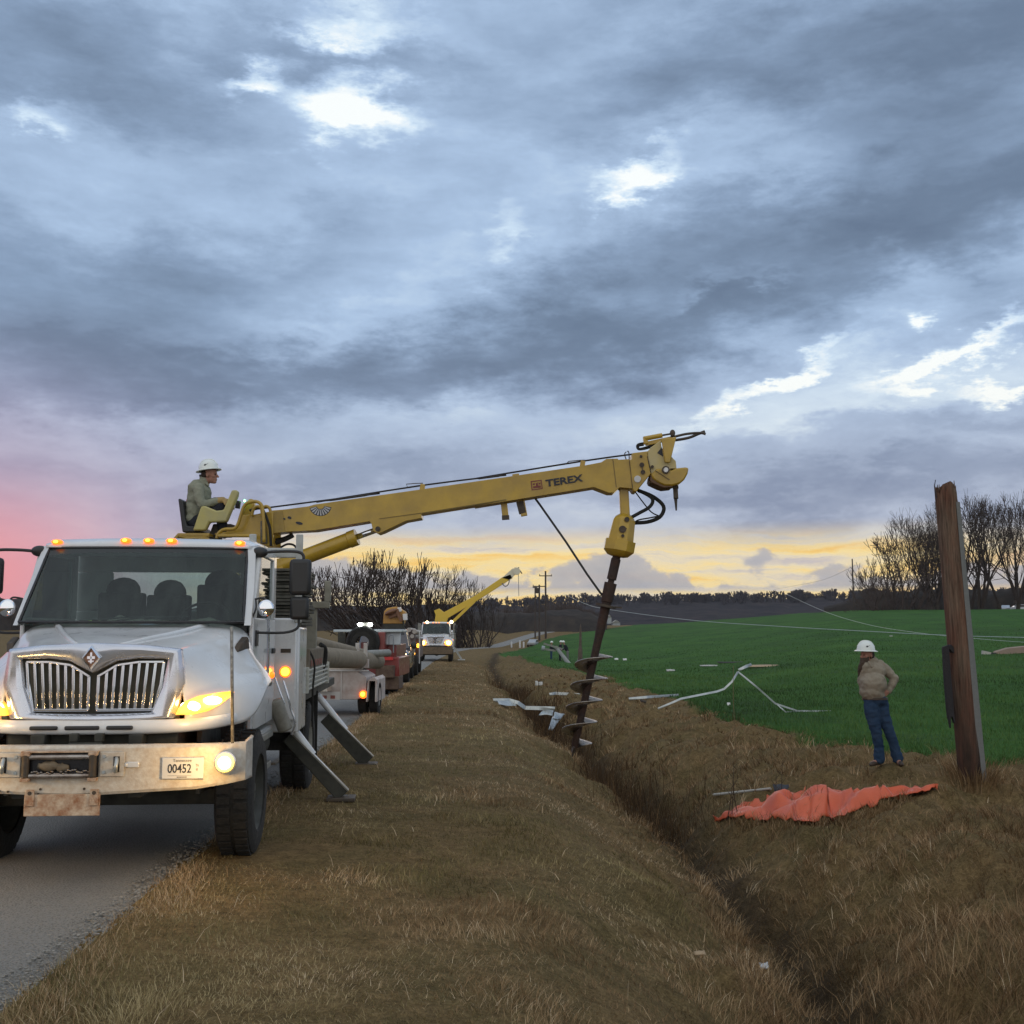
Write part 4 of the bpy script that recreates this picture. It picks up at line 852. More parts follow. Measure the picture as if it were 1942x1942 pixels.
# lettering and decals on the boom
fit_text('boom_lettering', 'TEREX', ink, boom, z3(545, 577, -.148), z3(830, 533, -.148) - z3(545, 577, -.148), z3(539, 524, -.148) - z3(545, 577, -.148), .03)
lg = MB(); lo_ = [z3(*p, -.145) for p in ((428, 533), (512, 523), (520, 592), (436, 603))]; li = [z3(*p, -.145) for p in ((436, 540), (506, 531), (513, 586), (443, 596))]
lg.add(lo_ + li, [(0, 1, 5, 4), (1, 2, 6, 5), (2, 3, 7, 6), (3, 0, 4, 7)]); lg.build('logo_frame', mat('logo_red', (.16, .025, .02), .5), boom, world=True, smooth=0)
lg = MB()
lg.add([z3(*p, -.146) for p in ((446, 572), (504, 565), (508, 580), (449, 588))], [(0, 1, 2, 3)])
lg.add([z3(*p, -.146) for p in ((466, 543), (474, 550), (482, 541), (486, 566), (470, 568))], [(0, 1, 2, 3, 4)])
for x0 in (444, 488): lg.add([z3(*p, -.146) for p in ((x0, 546 - (x0 > 450) * 5), (x0 + 8, 552 - (x0 > 450) * 5), (x0 + 15, 544 - (x0 > 450) * 5), (x0 + 16, 562 - (x0 > 450) * 5), (x0 + 2, 564 - (x0 > 450) * 5))], [(0, 1, 2, 3, 4)])
lg.build('logo_mark', MATS['logo_red'], boom, world=True, smooth=0, each=True)
dc = MB(); cx, cy = 1415, 545
for k in range(9):
    a = math.radians(20 + k * 17); ux, uy = math.cos(a), math.sin(a) * .95; px_, py_ = -uy, ux
    dc.add([z2(cx + ux * r + px_ * wv, cy + uy * r + py_ * wv, -.147) for r, wv in ((38, -3), (38, 3), (92, 8), (92, -8))], [(0, 1, 2, 3)])
dc.build('fan_decal', mat('decal_grey', (.42, .42, .42), .5), boom, world=True, smooth=0)
dc = MB(); dc.prism([z2(cx + math.cos(a) * r, cy + math.sin(a) * r * .95, -.1445) for r, rng in ((98, np.linspace(math.radians(10), math.radians(165), 14)), (34, np.linspace(math.radians(165), math.radians(10), 8))) for a in rng], (0, .003, 0)); dc.build('fan_decal_ground', ink, boom, world=True, smooth=0)
dc = MB()
for x, y, rx, ry in ((1145, 652, .05, .036), (1230, 700, .092, .036), (1100, 662, .026, .026)):
    p_ = z2(x, y, -.15); dc.add([p_ + V((math.cos(a) * rx * .5, 0, math.sin(a) * ry * .5 - math.cos(a) * rx * .1)) for a in np.linspace(0, 2 * PI, 20)[:-1]], [tuple(range(19))])
dc.build('boom_hole', ink, boom, world=True, smooth=0, each=True)
# load hook under the tip
hk = MB(); hk.bar(z8(975, 1370), z8(980, 1420), .12, .07); hk.bar(z8(975, 1410), z8(985, 1600), .095, .06); hk.tube([z8(980, 1600), z8(985, 1700), z8(990, 1820)], (.024, .010), 8); hk.build('load_hook', dark_steel, boom, world=True, bevel=.006)
# auger drive and auger
ag = MB(); ag.bar(z3(1136, 560), z3(1150, 830), .115, .10, up=(0, 1, 0)); ag.bar(z3(1110, 550), z3(1160, 550), .06, .16); hang = ag.build('auger_hanger', yellow, R, world=True, bevel=.01)
gx = [(1115, 790), (1175, 790), (1205, 832), (1203, 900), (1180, 1010), (1045, 978), (1080, 840)]
gbx = MB(); ax0 = z3(1148, 800); ax1 = z3(1092, 1110); d_ = (ax1 - ax0).normalized(); ex_, ey_ = V((0, 1, 0)).cross(d_).normalized(), V((0, 1, 0))
L_ = (ax1 - ax0).length
gbx.loft([[ax0 + d_ * (t * L_) + (ex_ * math.cos(a) + ey_ * math.sin(a)) * r * (1.08) for a in np.linspace(PI / 8, 2 * PI + PI / 8, 9)[:-1]] for t, r in ((-.05, .06), (.04, .115), (.12, .135), (.6, .155), (.61, .185), (.86, .185), (.97, .13), (1.0, .08))])
gear = gbx.build('auger_gearbox', yellow, R, world=True, smooth=30)
q = MB(); q.cyl(z3(1130, 900, -.17), z3(1130, 900, -.12), .045, n=16); q.cyl(z3(1163, 825, -.15), z3(1163, 825, -.10), .032, n=14); q.cyl(z3(1132, 950, -.175), z3(1132, 950, -.16), .02, n=12); q.build('gearbox_port', dark_steel, gear, world=True, each=True)
q = MB(); q.tube([z3(1245, 600), z3(1340, 650), z3(1360, 690), z3(1330, 735), z3(1260, 775), z3(1200, 808)], .022, 8); q.tube([z3(1250, 605, .05), z3(1350, 645, .05), z3(1425, 700, .05), z3(1445, 750, .05), z3(1410, 810, .05), z3(1320, 845, .05), z3(1210, 852, .05)], .024, 8)
q.tube([z3(1230, 620, .1), z3(1290, 700, .1), z3(1350, 770, .1), z3(1410, 800, .1)], .009, 6); q.tube([z3(1405, 800), z3(1330, 815), z3(1250, 830), z3(1215, 855), z3(1150, 900, -.15)], .010, 6); q.build('drive_hose', rubber, gear, world=True, smooth=180, each=True)
A0 = z3(1085, 1105); A1 = z6(868, 1655); dA = (A1 - A0).normalized(); LA = (A1 - A0).length
def onaxis(py):                       # distance along the auger for a given photo row
    lo, hi = 0., LA
    for _ in range(30):
        m_ = (lo + hi) / 2; p_ = A0 + dA * m_; z_ = p_ - V((0, 0, EYE)); c_ = z_.y * math.cos(TH) + z_.z * math.sin(TH); u_ = -z_.y * math.sin(TH) + z_.z * math.cos(TH)
        if 971 - FPX * u_ / c_ < py: lo = m_
        else: hi = m_
    return lo
t1 = onaxis(1102); t2 = onaxis(1150); t3 = onaxis(1212)
q = MB(); q.lathe(A0, dA, [(0, .05), (.03, .05), (.04, .060), (t1 - .02, .060), (t1 - .015, .04), (t1 + .02, .04), (t1 + .025, .078), (t2 - .06, .074), (t2 - .05, .062), (t3 - .1, .058), (t3, .050), (LA * .98, .042), (LA, .02)], 20)
auger = q.build('auger', rust_steel, R, world=True)
q = MB(); q.lathe(A0 + dA * (t2 - .02), dA, [(0, .09), (0, .13), (.03, .13), (.03, .09)], 20); q.bar(A0 + dA * t2 + V((0, 0, 0)), A0 + dA * t2 + V((.20, -.05, -.02)), .05, .02); q.build('auger_collar', dark_steel, auger, world=True)
fx, fy = perp(dA); fl_ = MB(); rows_i, rows_o, rows_b = [], [], []
tstart, tend = onaxis(1232), LA * .985; pitch = (onaxis(1390) - onaxis(1232)) / 3.85
NT_ = int((tend - tstart) / pitch * 36); ph0 = math.radians(150)
for k in range(NT_ + 1):
    t = tstart + (tend - tstart) * k / NT_; a = ph0 + 2 * PI * (t - tstart) / pitch
    ro = .225 * (1 - .12 * k / NT_) * min(1, .35 + k / 10); dr_ = fx * math.cos(a) + fy * math.sin(a)
    rows_i.append(A0 + dA * t + dr_ * .045); rows_o.append(A0 + dA * (t - .03 + .05 * math.cos(a - ph0)) + dr_ * ro)
fl_.grid([rows_i, rows_o]); fl_.build('auger_flight', worn_steel, auger, world=True, smooth=180, solid=.012)
q = MB(); q.cyl(A1 - dA * .05, A1 + dA * .10, .03, .008, n=10); q.prism([A1 + fx * .16 - dA * .03, A1 - fx * .16 - dA * .03, A1 - fx * .10 + dA * .05, A1 + fx * .10 + dA * .05], fy * .02); q.build('auger_teeth', dark_steel, auger, world=True)
q = MB(); q.tube([z3(465, 668), z3(500, 715), z3(700, 1000), z3(860, 1245), z3(960, 1385), z3(985, 1410)], .016, 6, smooth=1); q.build('auger_strap', black_plastic, R, world=True)
# ---------------------------------------------------------------- bare trees
def bare_tree(h, spread, seed, depth=6, stems=1, fork=.28, r0=.26, up=.25, fine=.011, crown_from=2):
    """returns (trunk MB, crown MB): limbs as tapered tubes, twigs fanning up and out"""
    rr = random.Random(seed); T, Cn = MB(), MB()
    def seg(mb, a, b, ra, rb, n): mb.cyl(a, b, ra, rb, n, caps=False)
    def grow(p, d, L, r, k):
        nseg = 3 if k < 3 else 2
        q = p
        for i in range(nseg):
            d = (d + V((rr.gauss(0, .10), rr.gauss(0, .10), up * .25))).normalized()
            q2 = q + d * (L / nseg); r2 = r * .91
            seg(T if k < crown_from else Cn, q, q2, max(r, fine), max(r2, fine), 6 if k < 2 else (4 if k < 4 else 3))
            if k >= 2 and k < depth and rr.random() < .55:
                x, y = perp(d); a = rr.uniform(0, 2 * PI); nd_ = (d * .6 + (x * math.cos(a) + y * math.sin(a)) * .8 + V((0, 0, up * .5))).normalized()
                grow(q2, nd_, L * rr.uniform(.4, .65), r2 * .5, k + 2)
            q, r = q2, r2
        if k >= depth: return
        n = rr.choice((2, 3, 3)) if k < 3 else rr.choice((2, 2, 3))
        x, y = perp(d); a0 = rr.uniform(0, 2 * PI)
        for j in range(n):
            a = a0 + 2 * PI * j / n + rr.uniform(-.4, .4); sp = spread * rr.uniform(.6, 1.25)
            nd_ = (d + (x * math.cos(a) + y * math.sin(a)) * sp + V((0, 0, up))).normalized()
            grow(q, nd_, L * rr.uniform(.66, .86), r * (.72 if n == 2 else .62), k + 1)
    for s_ in range(stems):
        a = 2 * PI * s_ / stems + rr.uniform(-.3, .3); ln = .0 if stems == 1 else .35
        grow(V((math.cos(a) * .3 * (stems > 1), math.sin(a) * .3 * (stems > 1), -.3)), V((math.cos(a) * ln, math.sin(a) * ln, 1)).normalized(), fork, r0 / (1 if stems == 1 else 1.4), 0)
    zs = float(np.percentile([v[2] for v in Cn.v], 99.6)); k = h / zs
    for mb in (T, Cn): mb.v = [(x * k, y * k, z * k) for x, y, z in mb.v]
    return T, Cn
bark = mat('bark', (.060, .048, .040), .95, nz=(3, (.08, .065, .055), .7), spec=.1)
twig = mat('twigs', (.055, .042, .036), .95, spec=.1)
far_twig = mat('far_twigs', (.062, .053, .050), .95, nz=(.15, (.13, .095, .075), .9), spec=.1)
def put_tree(name, px, wpx, top, Y, label, group, **k):
    """crown centred on photo column px, wpx pixels wide, reaching photo row top"""
    p = at(px, 1150, Y); z = gz(p.x, Y) - .1; h = at(px, top, Y).z - z
    T, Cn = bare_tree(h, **k); cx, cy = np.median([v[0] for v in Cn.v]), np.median([v[1] for v in Cn.v])
    sh = lambda mb: [(x - cx * min(1, max(0, z_ / h * 2)), y - cy * min(1, max(0, z_ / h * 2)), z_) for x, y, z_ in mb.v]
    T.v, Cn.v = sh(T), sh(Cn); lo, hi = np.percentile([v[0] for v in Cn.v], [8, 92]); w_ = min(1.7, max(.75, .72 * wpx * Y / FPX / (hi - lo)))
    for mb in (T, Cn): mb.v = [(x * w_, y * w_, z_) for x, y, z_ in mb.v]
    root = thing(name, (p.x, Y, z), label, 'tree', 0, group)
    T.build('trunk', bark, root, smooth=60, fix=False); Cn.build('crown', twig, root, smooth=0, fix=False)
    return root
GR = 'bare trees beyond the green field'
K = dict(r0=.028, fine=.00065)
put_tree('bare_tree', 1697, 112, 1004, 209, 'round headed bare tree, first of the row next to the lone field pole', GR, spread=.50, seed=21, fork=.13, depth=7, up=.14, **K)
put_tree('bare_tree', 1752, 90, 978, 214, 'narrow bare tree between the round headed tree and the broken pole', GR, spread=.42, seed=5, fork=.2, depth=7, up=.2, **K)
put_tree('bare_tree', 1788, 75, 962, 222, 'tall bare tree directly behind the broken wooden pole', GR, spread=.40, seed=9, fork=.2, depth=7, up=.2, **K)
put_tree('bare_tree', 1856, 95, 944, 212, 'dense bare tree just right of the broken wooden pole', GR, spread=.42, seed=33, fork=.18, depth=7, up=.2, **K)
put_tree('bare_tree', 1918, 110, 937, 212, 'tallest bare tree at the right edge above the parked cars', GR, spread=.42, seed=14, fork=.2, depth=7, up=.22, **K)
put_tree('bare_tree', 1998, 110, 950, 216, 'bare tree reaching in from the right edge', GR, spread=.45, seed=45, fork=.2, depth=7, up=.2, **K)
GL = 'bare trees beyond the parked trucks'
put_tree('bare_tree', 674, 96, 1060, 150, 'wide fan shaped bare tree above the red truck', GL, spread=.42, seed=62, fork=.12, depth=7, up=.17, **K)
put_tree('bare_tree', 806, 96, 1064, 152, 'many stemmed bare tree left of the far yellow boom', GL, spread=.38, seed=71, fork=.12, depth=7, up=.17, **K)
put_tree('bare_tree', 870, 58, 1086, 158, 'smaller bare tree with its twigs behind the far yellow boom', GL, spread=.42, seed=84, fork=.14, depth=7, up=.17, **K)
# the wood behind the road, one mass of bare trees over scrub
def wood_mass(name, spots, m, seed, protos=4, h=(9, 13), depth=6, fine=.0013):
    ps = []
    for i in range(protos):
        T, Cn = bare_tree(1., spread=.42, seed=seed + i, fork=.20, r0=.020, fine=fine, depth=depth, up=.26, stems=1)
        T.add(Cn.v, Cn.f); cx, cy = np.median([v[0] for v in Cn.v]), np.median([v[1] for v in Cn.v]); T.v = [(x - cx * min(1, max(0, z_ * 1.6)), y - cy * min(1, max(0, z_ * 1.6)), z_) for x, y, z_ in T.v]; ps.append((np.array(T.v), [np.array([f for f in T.f if len(f) == 4])]))
    VV, FF, off_ = [], [], 0; rr = random.Random(seed)
    for x, y, z, hh in spots:
        v, (f,) = ps[rr.randrange(protos)]; a = rr.uniform(0, 2 * PI); c, s = math.cos(a), math.sin(a); w = hh * rr.uniform(.8, 1.1)
        VV.append(np.stack([x + (v[:, 0] * c - v[:, 1] * s) * w, y + (v[:, 0] * s + v[:, 1] * c) * w, z + v[:, 2] * hh], -1)); FF.append(f + off_); off_ += len(v)
    return tag(npmesh(name, np.concatenate(VV), np.concatenate(FF), m, False), kind='stuff')
rr = random.Random(2); sp = []
for k in range(380):
    px_ = rr.uniform(-500, 1135); Y = rr.uniform(205, 262)
    if px_ > 880: Y = rr.uniform(266, 300)
    X = (px_ - 971) * Y / FPX
    if X > interp(T_EDGE, Y) - 10: continue
    topy = np.interp(px_, [-500, 600, 900, 960, 1040, 1090, 1135], [1168, 1168, 1160, 1152, 1142, 1136, 1158]) + rr.uniform(-6, 16)
    z = gz(X, Y); sp.append((X, Y, z - .5, max(4, 1.78 + (1204 - topy) * Y / FPX - z)))
tag(wood_mass('woods', sp, far_twig, 100), 'band of bare grey woodland behind the road')
def scrub(name, pxs, Yf, topf, thick, m, seed, n=150, cell=1.0, basez=None, d=8):
    """a ragged bank of scrub with real depth: rounded in section, broken by noise"""
    VV = []
    pxl = np.linspace(pxs[0], pxs[1], n)
    for px_ in pxl:
        Y = Yf(px_); X = (px_ - 971) * Y / FPX; z0 = gz(X, Y) - 1.5 if basez is None else basez; top_ = 1.78 + (1204 - topf(px_)) * Y / FPX
        row = []
        for k in range(d + 1):
            t = k / d; yy_ = Y + thick * t
            hgt = (top_ - z0) * math.sin(PI * min(t * .9 + .06, 1)) ** .45
            nz_ = mnoise.noise(V((X * .16 / cell, yy_ * .16 / cell, seed))) + .6 * mnoise.noise(V((X * .55 / cell, yy_ * .55 / cell, seed + 4)))
            row.append((X * yy_ / Y, yy_ - .8 * nz_, z0 + max(hgt, 0) * (1 + .16 * nz_) if 0 < k < d else z0))
        VV.append(row)
    q = MB(); q.grid(VV); return tag(q.build(name, m, None, smooth=180, fix=False), kind='stuff')
scrub_m = mat('scrub', (.032, .030, .029), 1., nz=(.5, (.060, .050, .042), .9, 10), bump=(2.2, 1.), spec=.05)
scrub('undergrowth', (-700, 1150), lambda p: 206 + 8 * math.sin(p * .01), lambda p: float(np.interp(p, [-700, 60, 90, 880, 1000, 1090, 1150], [1134, 1134, 1164, 1162, 1158, 1156, 1176])), 26, scrub_m, 3, 420)
scrub('far_undergrowth', (1560, 2300), lambda p: 224, lambda p: float(np.interp(p, [1560, 1610, 1640, 2300], [1150, 1134, 1118, 1112])), 14, scrub_m, 8, 160)
# hills on the skyline
hm = bpy.data.materials.new('wooded_hills'); hm.use_nodes = True; H_ = NT(hm.node_tree); hp_ = H_.n['Principled BSDF']; hp_.inputs['Roughness'].default_value = 1; hp_.inputs['Specular IOR Level'].default_value = 0
hc = H_.new('ShaderNodeTexCoord').outputs['Object']
wood_c = H_.ramp(H_.noise(H_.mapping(hc, scale=(1, 1, 2)), .05, 9, .75), [(.35, (.022, .023, .027)), (.5, (.042, .039, .042)), (.65, (.065, .054, .052))])
past = H_.ramp(H_.noise(hc, .02, 6, .6), [(.35, (.045, .075, .04)), (.5, (.04, .09, .035)), (.65, (.08, .085, .05))])
hz = H_.new('ShaderNodeSeparateXYZ'); H_.l.new(hc, hz.inputs[0])
msk = H_.maprange(H_.math('ADD', hz.outputs[2], H_.math('MULTIPLY', H_.noise(hc, .012, 4), 10)), 9, 13)
H_.l.new(H_.mix(msk, past, wood_c), hp_.inputs['Base Color'])
q = MB(); rows = []
for Y, t in ((560, 0), (640, .25), (720, .45), (800, .62), (860, .78), (900, .9), (940, 1.), (1000, .97), (1150, .85), (1400, .3)):
    row = []
    for px_ in np.linspace(-1400, 3400, 520):
        X = (px_ - 971) * Y / FPX
        ty = np.interp(px_, [-1400, 400, 1000, 1100, 1300, 1500, 1640, 3400], [1140, 1152, 1148, 1142, 1141, 1137, 1133, 1128]) + 5 * mnoise.noise(V((px_ * .004, 1.7, 0)))
        top_ = 1.78 + (1204 - ty) * 940 / FPX
        row.append((X, Y, -6 + (top_ + 6) * t + (mnoise.noise(V((X * .06, Y * .06, 0))) * 2.2 + mnoise.noise(V((X * .2, Y * .2, 3))) * 1.6) * (t > .5)))
    rows.append(row)
q.grid(rows); tag(q.build('hills', hm, None, smooth=180, fix=False), kind='structure')
rr = random.Random(8); sp = []
for k in range(230):
    px_ = rr.uniform(900, 2100); Y = rr.uniform(880, 935); X = (px_ - 971) * Y / FPX
    ty = np.interp(px_, [-1400, 400, 1000, 1100, 1300, 1500, 1640, 3400], [1140, 1152, 1148, 1142, 1141, 1137, 1133, 1128])
    sp.append((X, Y, 1.78 + (1204 - ty) * 940 / FPX - 5, rr.uniform(8, 11.5)))
tag(wood_mass('far_woods', sp, mat('hill_twigs', (.055, .048, .050), 1., spec=0), 300, depth=4, fine=.010), 'wooded skyline beyond the field')
# ragged trees and a dark fence line at the far edge of the crop
# ---------------------------------------------------------------- the trucks queued behind
def simple_wheel(parent, x, y, r, w, z=0., rim=grey_metal):
    q = MB(); q.lathe((x - w / 2, y, z + r), (1, 0, 0), [(0, r * .6), (0, r * .9), (w * .12, r), (w * .88, r), (w, r * .9), (w, r * .6)], 24, caps=False); t = q.build('wheel', rubber, parent)
    q = MB(); q.lathe((x - w * .4, y, z + r), (1, 0, 0), [(0, .03), (0, r * .3), (w * .3, r * .45), (0, r * .6), (w * .8, r * .6), (w * .5, r * .45), (w * .8, r * .3), (w * .8, .03)], 20); q.build('rim', rim, t)
    return t
# pole trailer at 24.5 m
tx = at(715, 1204, 24.5).x
TL = thing('pole_trailer', (tx - 1.08, 24.5, gz(-3.6, 24.5) * 0 + .02), 'white pole trailer with two upright stakes behind the big digger truck', 'trailer')
tw = mat('trailer_white', (.50, .46, .43), .6, nz=(5, (.34, .25, .21), .8), bump=(12, .1))
q = MB(); q.prism([(-1.08, 0, .35), (.66, 0, .35), (.86, 0, .42), (.86, 0, .84), (.62, 0, .98), (-1.08, 0, .98)], (0, 1.6, 0)); tb = q.build('trailer_body', tw, TL, bevel=.012)
q = MB(); q.bx(.30, .325, -.02, 0, .36, .97); q.bx(-1.0, .29, -.015, 0, .345, .52); q.bx(-1.0, .9, -.05, .1, .965, .99); q.build('body_rib', mat('rib_white', (.55, .53, .5), .5), tb, bevel=.004, each=True)
q = MB()
for x in (-.75, -.35, -.10, .08): q.bx(x, x + .10, -.022, -.016, .37, .44)
q.build('reflector', MATS['dull_red'], tb, each=True)
q = MB(); q.prism([(.86, -.06, .30), (.90, -.06, .78), (1.04, -.06, .84), (1.10, -.06, .78), (1.10, -.06, .30), (1.06, -.06, .30), (1.06, -.06, .75), (.93, -.06, .75), (.90, -.06, .30)], (0, 1.6, 0)); q.build('fender', tw, TL, bevel=.01)
for x in (.74, 1.0, -.9, -1.0): simple_wheel(TL, x, .5 if abs(x) > .8 else .55, .37, .20)
q = MB(); q.cyl((.80, -.05, .46), (.80, -.0, .46), .085, n=20); al = q.build('marker_light', amber_plastic, TL); q = MB(); q.ell((.79, -.055, .47), (.05, .02, .05), 14, 8); q.build('marker_bulb', amber_core, al)
q = MB(); q.bx(-1.0, .72, .3, .5, .99, 1.08); q.bx(-1.0, .55, .9, 1.05, 1.15, 1.24); q.bx(-.2, .1, -.6, 5, .55, .65); q.build('trailer_frame', dirty_white, TL, bevel=.008)
for x in (.62, .80):
    q = MB(); q.bx(x - .04, x + .04, .2, .28, 1.05, 1.58); s_ = q.build('stake', mat('stake_grey', (.50, .50, .47), .5, nz=(7, (.35, .25, .22), .7)), TL, bevel=.006)
    q = MB(); q.bx(x - .075, x + .075, .17, .31, 1.03, 1.22); s2 = q.build('stake_socket', tw, s_, bevel=.006); q = MB(); q.cyl((x, .165, 1.12), (x, .175, 1.12), .022, n=10); q.build('pin', ink, s2)
pole_m = mat('pole_wood', (.24, .20, .14), .85, nz=(6, (.15, .12, .08), .8), bump=(25, .3))
def log(name, a, b, ra, rb, label, cat='pole', m=None, group=None):
    a, b = V(a), V(b); root = bpy.data.objects.new('tmp', None)
    q = MB(); L_ = (b - a).length; q.lathe(a, b - a, [(0, ra * .9), (.02, ra)] + [(L_ * t, ra + (rb - ra) * t) for t in (.25, .5, .75)] + [(L_ - .02, rb), (L_, rb * .9)], 18)
    o = q.build(name, m or pole_m, None, smooth=40); return tag(o, label, cat, group)
log('wooden_pole', at(575, 1244, 19.0), at(716, 1254, 27.5), .20, .19, 'thick pale wooden pole lying on the white trailer behind the stakes', group='poles on the trailer')
log('wooden_pole', at(560, 1212, 19.0), at(690, 1240, 26.4), .13, .11, 'thinner wooden pole leaning across the thick one on the trailer', group='poles on the trailer')
log('wooden_pole', at(640, 1243, 25.2), at(738, 1238, 26.6), .085, .085, 'squared grey timber across the trailer beside the stakes', m=grey_metal, cat='timber')
# red tractor truck at 33 m
TR = thing('red_work_truck', (at(692, 1204, 33).x, 33, .0), 'red work truck with white roof bar and a big spare tyre behind the trailer', 'truck')
P = lambda px, py, dy=0.: at(px, py, 33 + dy)
def wbox(mb, px0, py0, px1, py1, Y, depth):
    a, b = at(px0, py1, Y), at(px1, py0, Y); return mb.bx(a.x, b.x, Y, Y + depth, a.z, b.z)
q = MB(); wbox(q, 632, 1194, 762, 1199, 33.2, 1.6); q.build('roof_bar', mat('pale_bar', (.42, .47, .48), .4), TR, world=True, bevel=.02)
q = MB(); wbox(q, 717, 1199, 730, 1240, 33.0, 1.8); wbox(q, 684, 1218, 696, 1245, 33.0, .3); wbox(q, 726, 1222, 752, 1248, 33.6, 3.); q.build('red_post', red_paint, TR, world=True, bevel=.02, each=True)
q = MB(); wbox(q, 640, 1246, 757, 1284, 33.3, 3.4); q.build('body', red_paint, TR, world=True, bevel=.04)
q = MB(); wbox(q, 722, 1246, 745, 1252, 33.2, .1); q.build('tail_reflector', reflect_red, TR, world=True)
q = MB(); wbox(q, 700, 1282, 757, 1308, 33.3, 1.2); wbox(q, 712, 1262, 748, 1286, 33.1, .4); q.build('step_bumper', mat('rust_brown', (.07, .04, .028), .8, nz=(6, (.13, .09, .06), .8), bump=(12, .5)), TR, world=True, bevel=.03, each=True)
q = MB(); wbox(q, 731, 1199, 760, 1223, 33.4, .05); q.build('rear_panel', mat('panel_blue_white', (.50, .55, .58), .35), TR, world=True, bevel=.02)
q = MB(); q.tube([P(738, 1222, .1), P(738, 1208, .1), P(742, 1204, .1), P(746, 1208, .1), P(746, 1238, .1)], .018, 6); q.build('exhaust_loop', mat('tube_grey', (.2, .22, .24), .4), TR, world=True)
cen = P(687, 1219, -.25); q = MB(); q.lathe(cen, (0, 1, 0), [(0, .20), (0, .33), (.03, .40), (.04, .46), (.10, .50), (.24, .50), (.30, .46), (.33, .40), (.33, .2)], 40, caps=False)
for r_ in (.345, .385, .425): q.lathe(cen + V((0, -.002 + (r_ - .33) * .25, 0)), (0, 1, 0), [(0, r_), (-.012, r_ + .006), (0, r_ + .012)], 40, caps=False)
q.build('spare_tyre', rubber, TR, world=True)
for i, px_ in enumerate((683, 702)):
    q = MB(); q.ell(P(px_, 1184.5, -.1), (.075, .04, .055), 14, 8); q.build('work_light', lamp_white, TR, world=True, smooth=180)
q = MB(); q.bar(P(683, 1184, .0), P(702, 1184, .0), .10); q.build('light_bar', grey_metal, TR, world=True)
for px_ in (650, 729, 745):
    a = at(px_, 1204, 33.6); simple_wheel(TR, a.x - TR.location.x, .9 if px_ < 740 else 1., .45, .22)
q = MB(); wbox(q, 640, 1200, 655, 1246, 33.2, .5); wbox(q, 600, 1232, 640, 1290, 34, 2); q.build('side_frame', dirty_black, TR, world=True, each=True)
# pick-up at 41 m, facing
def pickup(name, Y, cx, label, paint, lamps, h=2.0, world_amber=False):
    T_ = thing(name, (cx, Y, 0), label, 'truck', .05)
    secs = [(0, .92, .55, 1.12), (.12, .98, .50, 1.20), (.7, 1.0, .50, 1.26), (1.25, 1.0, .50, 1.30)]
    q = MB(); q.loft([[V((-w, y, z0)), V((-w, y, z1 - .12)), V((-w * .8, y, z1)), V((w * .8, y, z1)), V((w, y, z1 - .12)), V((w, y, z0))] for y, w, z0, z1 in secs]); q.build('hood', paint, T_, bevel=.02)
    q = MB(); q.loft([[V((-w, y, .5)), V((-w, y, 1.28)), V((-w2, y + 0, zt)), V((w2, y + 0, zt)), V((w, y, 1.28)), V((w, y, .5))] for y, w, w2, zt in ((1.26, 1.0, .95, 1.30), (1.75, 1.0, .80, h), (3.3, 1.0, .80, h), (3.5, 1.0, .9, 1.3))]); q.build('cab', paint, T_, bevel=.02)
    q = MB(); q.quad((-.88, 1.30, 1.34), (.88, 1.30, 1.34), (.74, 1.69, h - .08), (-.74, 1.69, h - .08)); q.build('windshield', black_gloss, T_, smooth=0)
    q = MB(); q.bx(-1., 1., 3.5, 6, .55, 1.25); q.build('bed', paint, T_, bevel=.02)
    q = MB(); q.bx(-.62, .62, -.03, .02, .72, 1.08); g = q.build('grille', chrome, T_, bevel=.02); q = MB()
    for k in range(4): q.bx(-.58, .58, -.045, -.03, .75 + k * .08, .79 + k * .08)
    q.build('grille_slot', ink, g)
    q = MB(); q.bx(-1.0, 1.0, -.14, .05, .42, .62); q.build('bumper', chrome, T_, bevel=.03)
    for s in (-1, 1):
        for z in lamps:
            q = MB(); q.ell((s * .80, -.05, z), (.12, .06, .09), 16, 8); q.build('headlight', lamp_warm, T_, smooth=180)
        q = MB(); q.ell((s * 1.13, 1.5, 1.38), (.12, .07, .14), 12, 8); q.bar((s * .95, 1.5, 1.33), (s * 1.1, 1.5, 1.35), .05); q.build('side_mirror', black_plastic, T_)
        for y in (.75, 4.7): simple_wheel(T_, s * .88, y, .40, .25, rim=chrome)
    return T_
pickup('pickup_truck', 41, at(776, 1204, 41).x - 1.02, 'dark pickup truck with stacked headlights on, behind the red work truck', mat('dark_blue_paint', (.025, .025, .04), .25, coat=1), (1.06, .80))
# bucket truck at 48 m
BK = thing('bucket_truck', (at(793, 1204, 48).x - 1.15, 48, 0), 'utility truck with folded yellow bucket boom and pipes on its rack', 'truck', .05)
body_m = mat('grubby_maroon', (.075, .035, .03), .6, nz=(3, (.13, .10, .09), .8))
q = MB(); q.bx(-1.15, 1.15, 2.2, 7, .75, 1.62); q.build('service_body', body_m, BK, bevel=.02)
q = MB(); q.loft([[V((-w, y, .6)), V((-w, y, z1)), V((w, y, z1)), V((w, y, .6))] for y, w, z1 in ((0, .95, 1.25), (.9, 1.0, 1.38), (1.0, 1.0, 1.40), (1.35, .95, 2.02), (2.2, .95, 2.02))]); q.build('cab', body_m, BK, bevel=.03)
q = MB(); q.quad((-.85, 1.04, 1.45), (.85, 1.04, 1.45), (.8, 1.31, 1.93), (-.8, 1.31, 1.93)); q.build('windshield', black_gloss, BK, smooth=0)
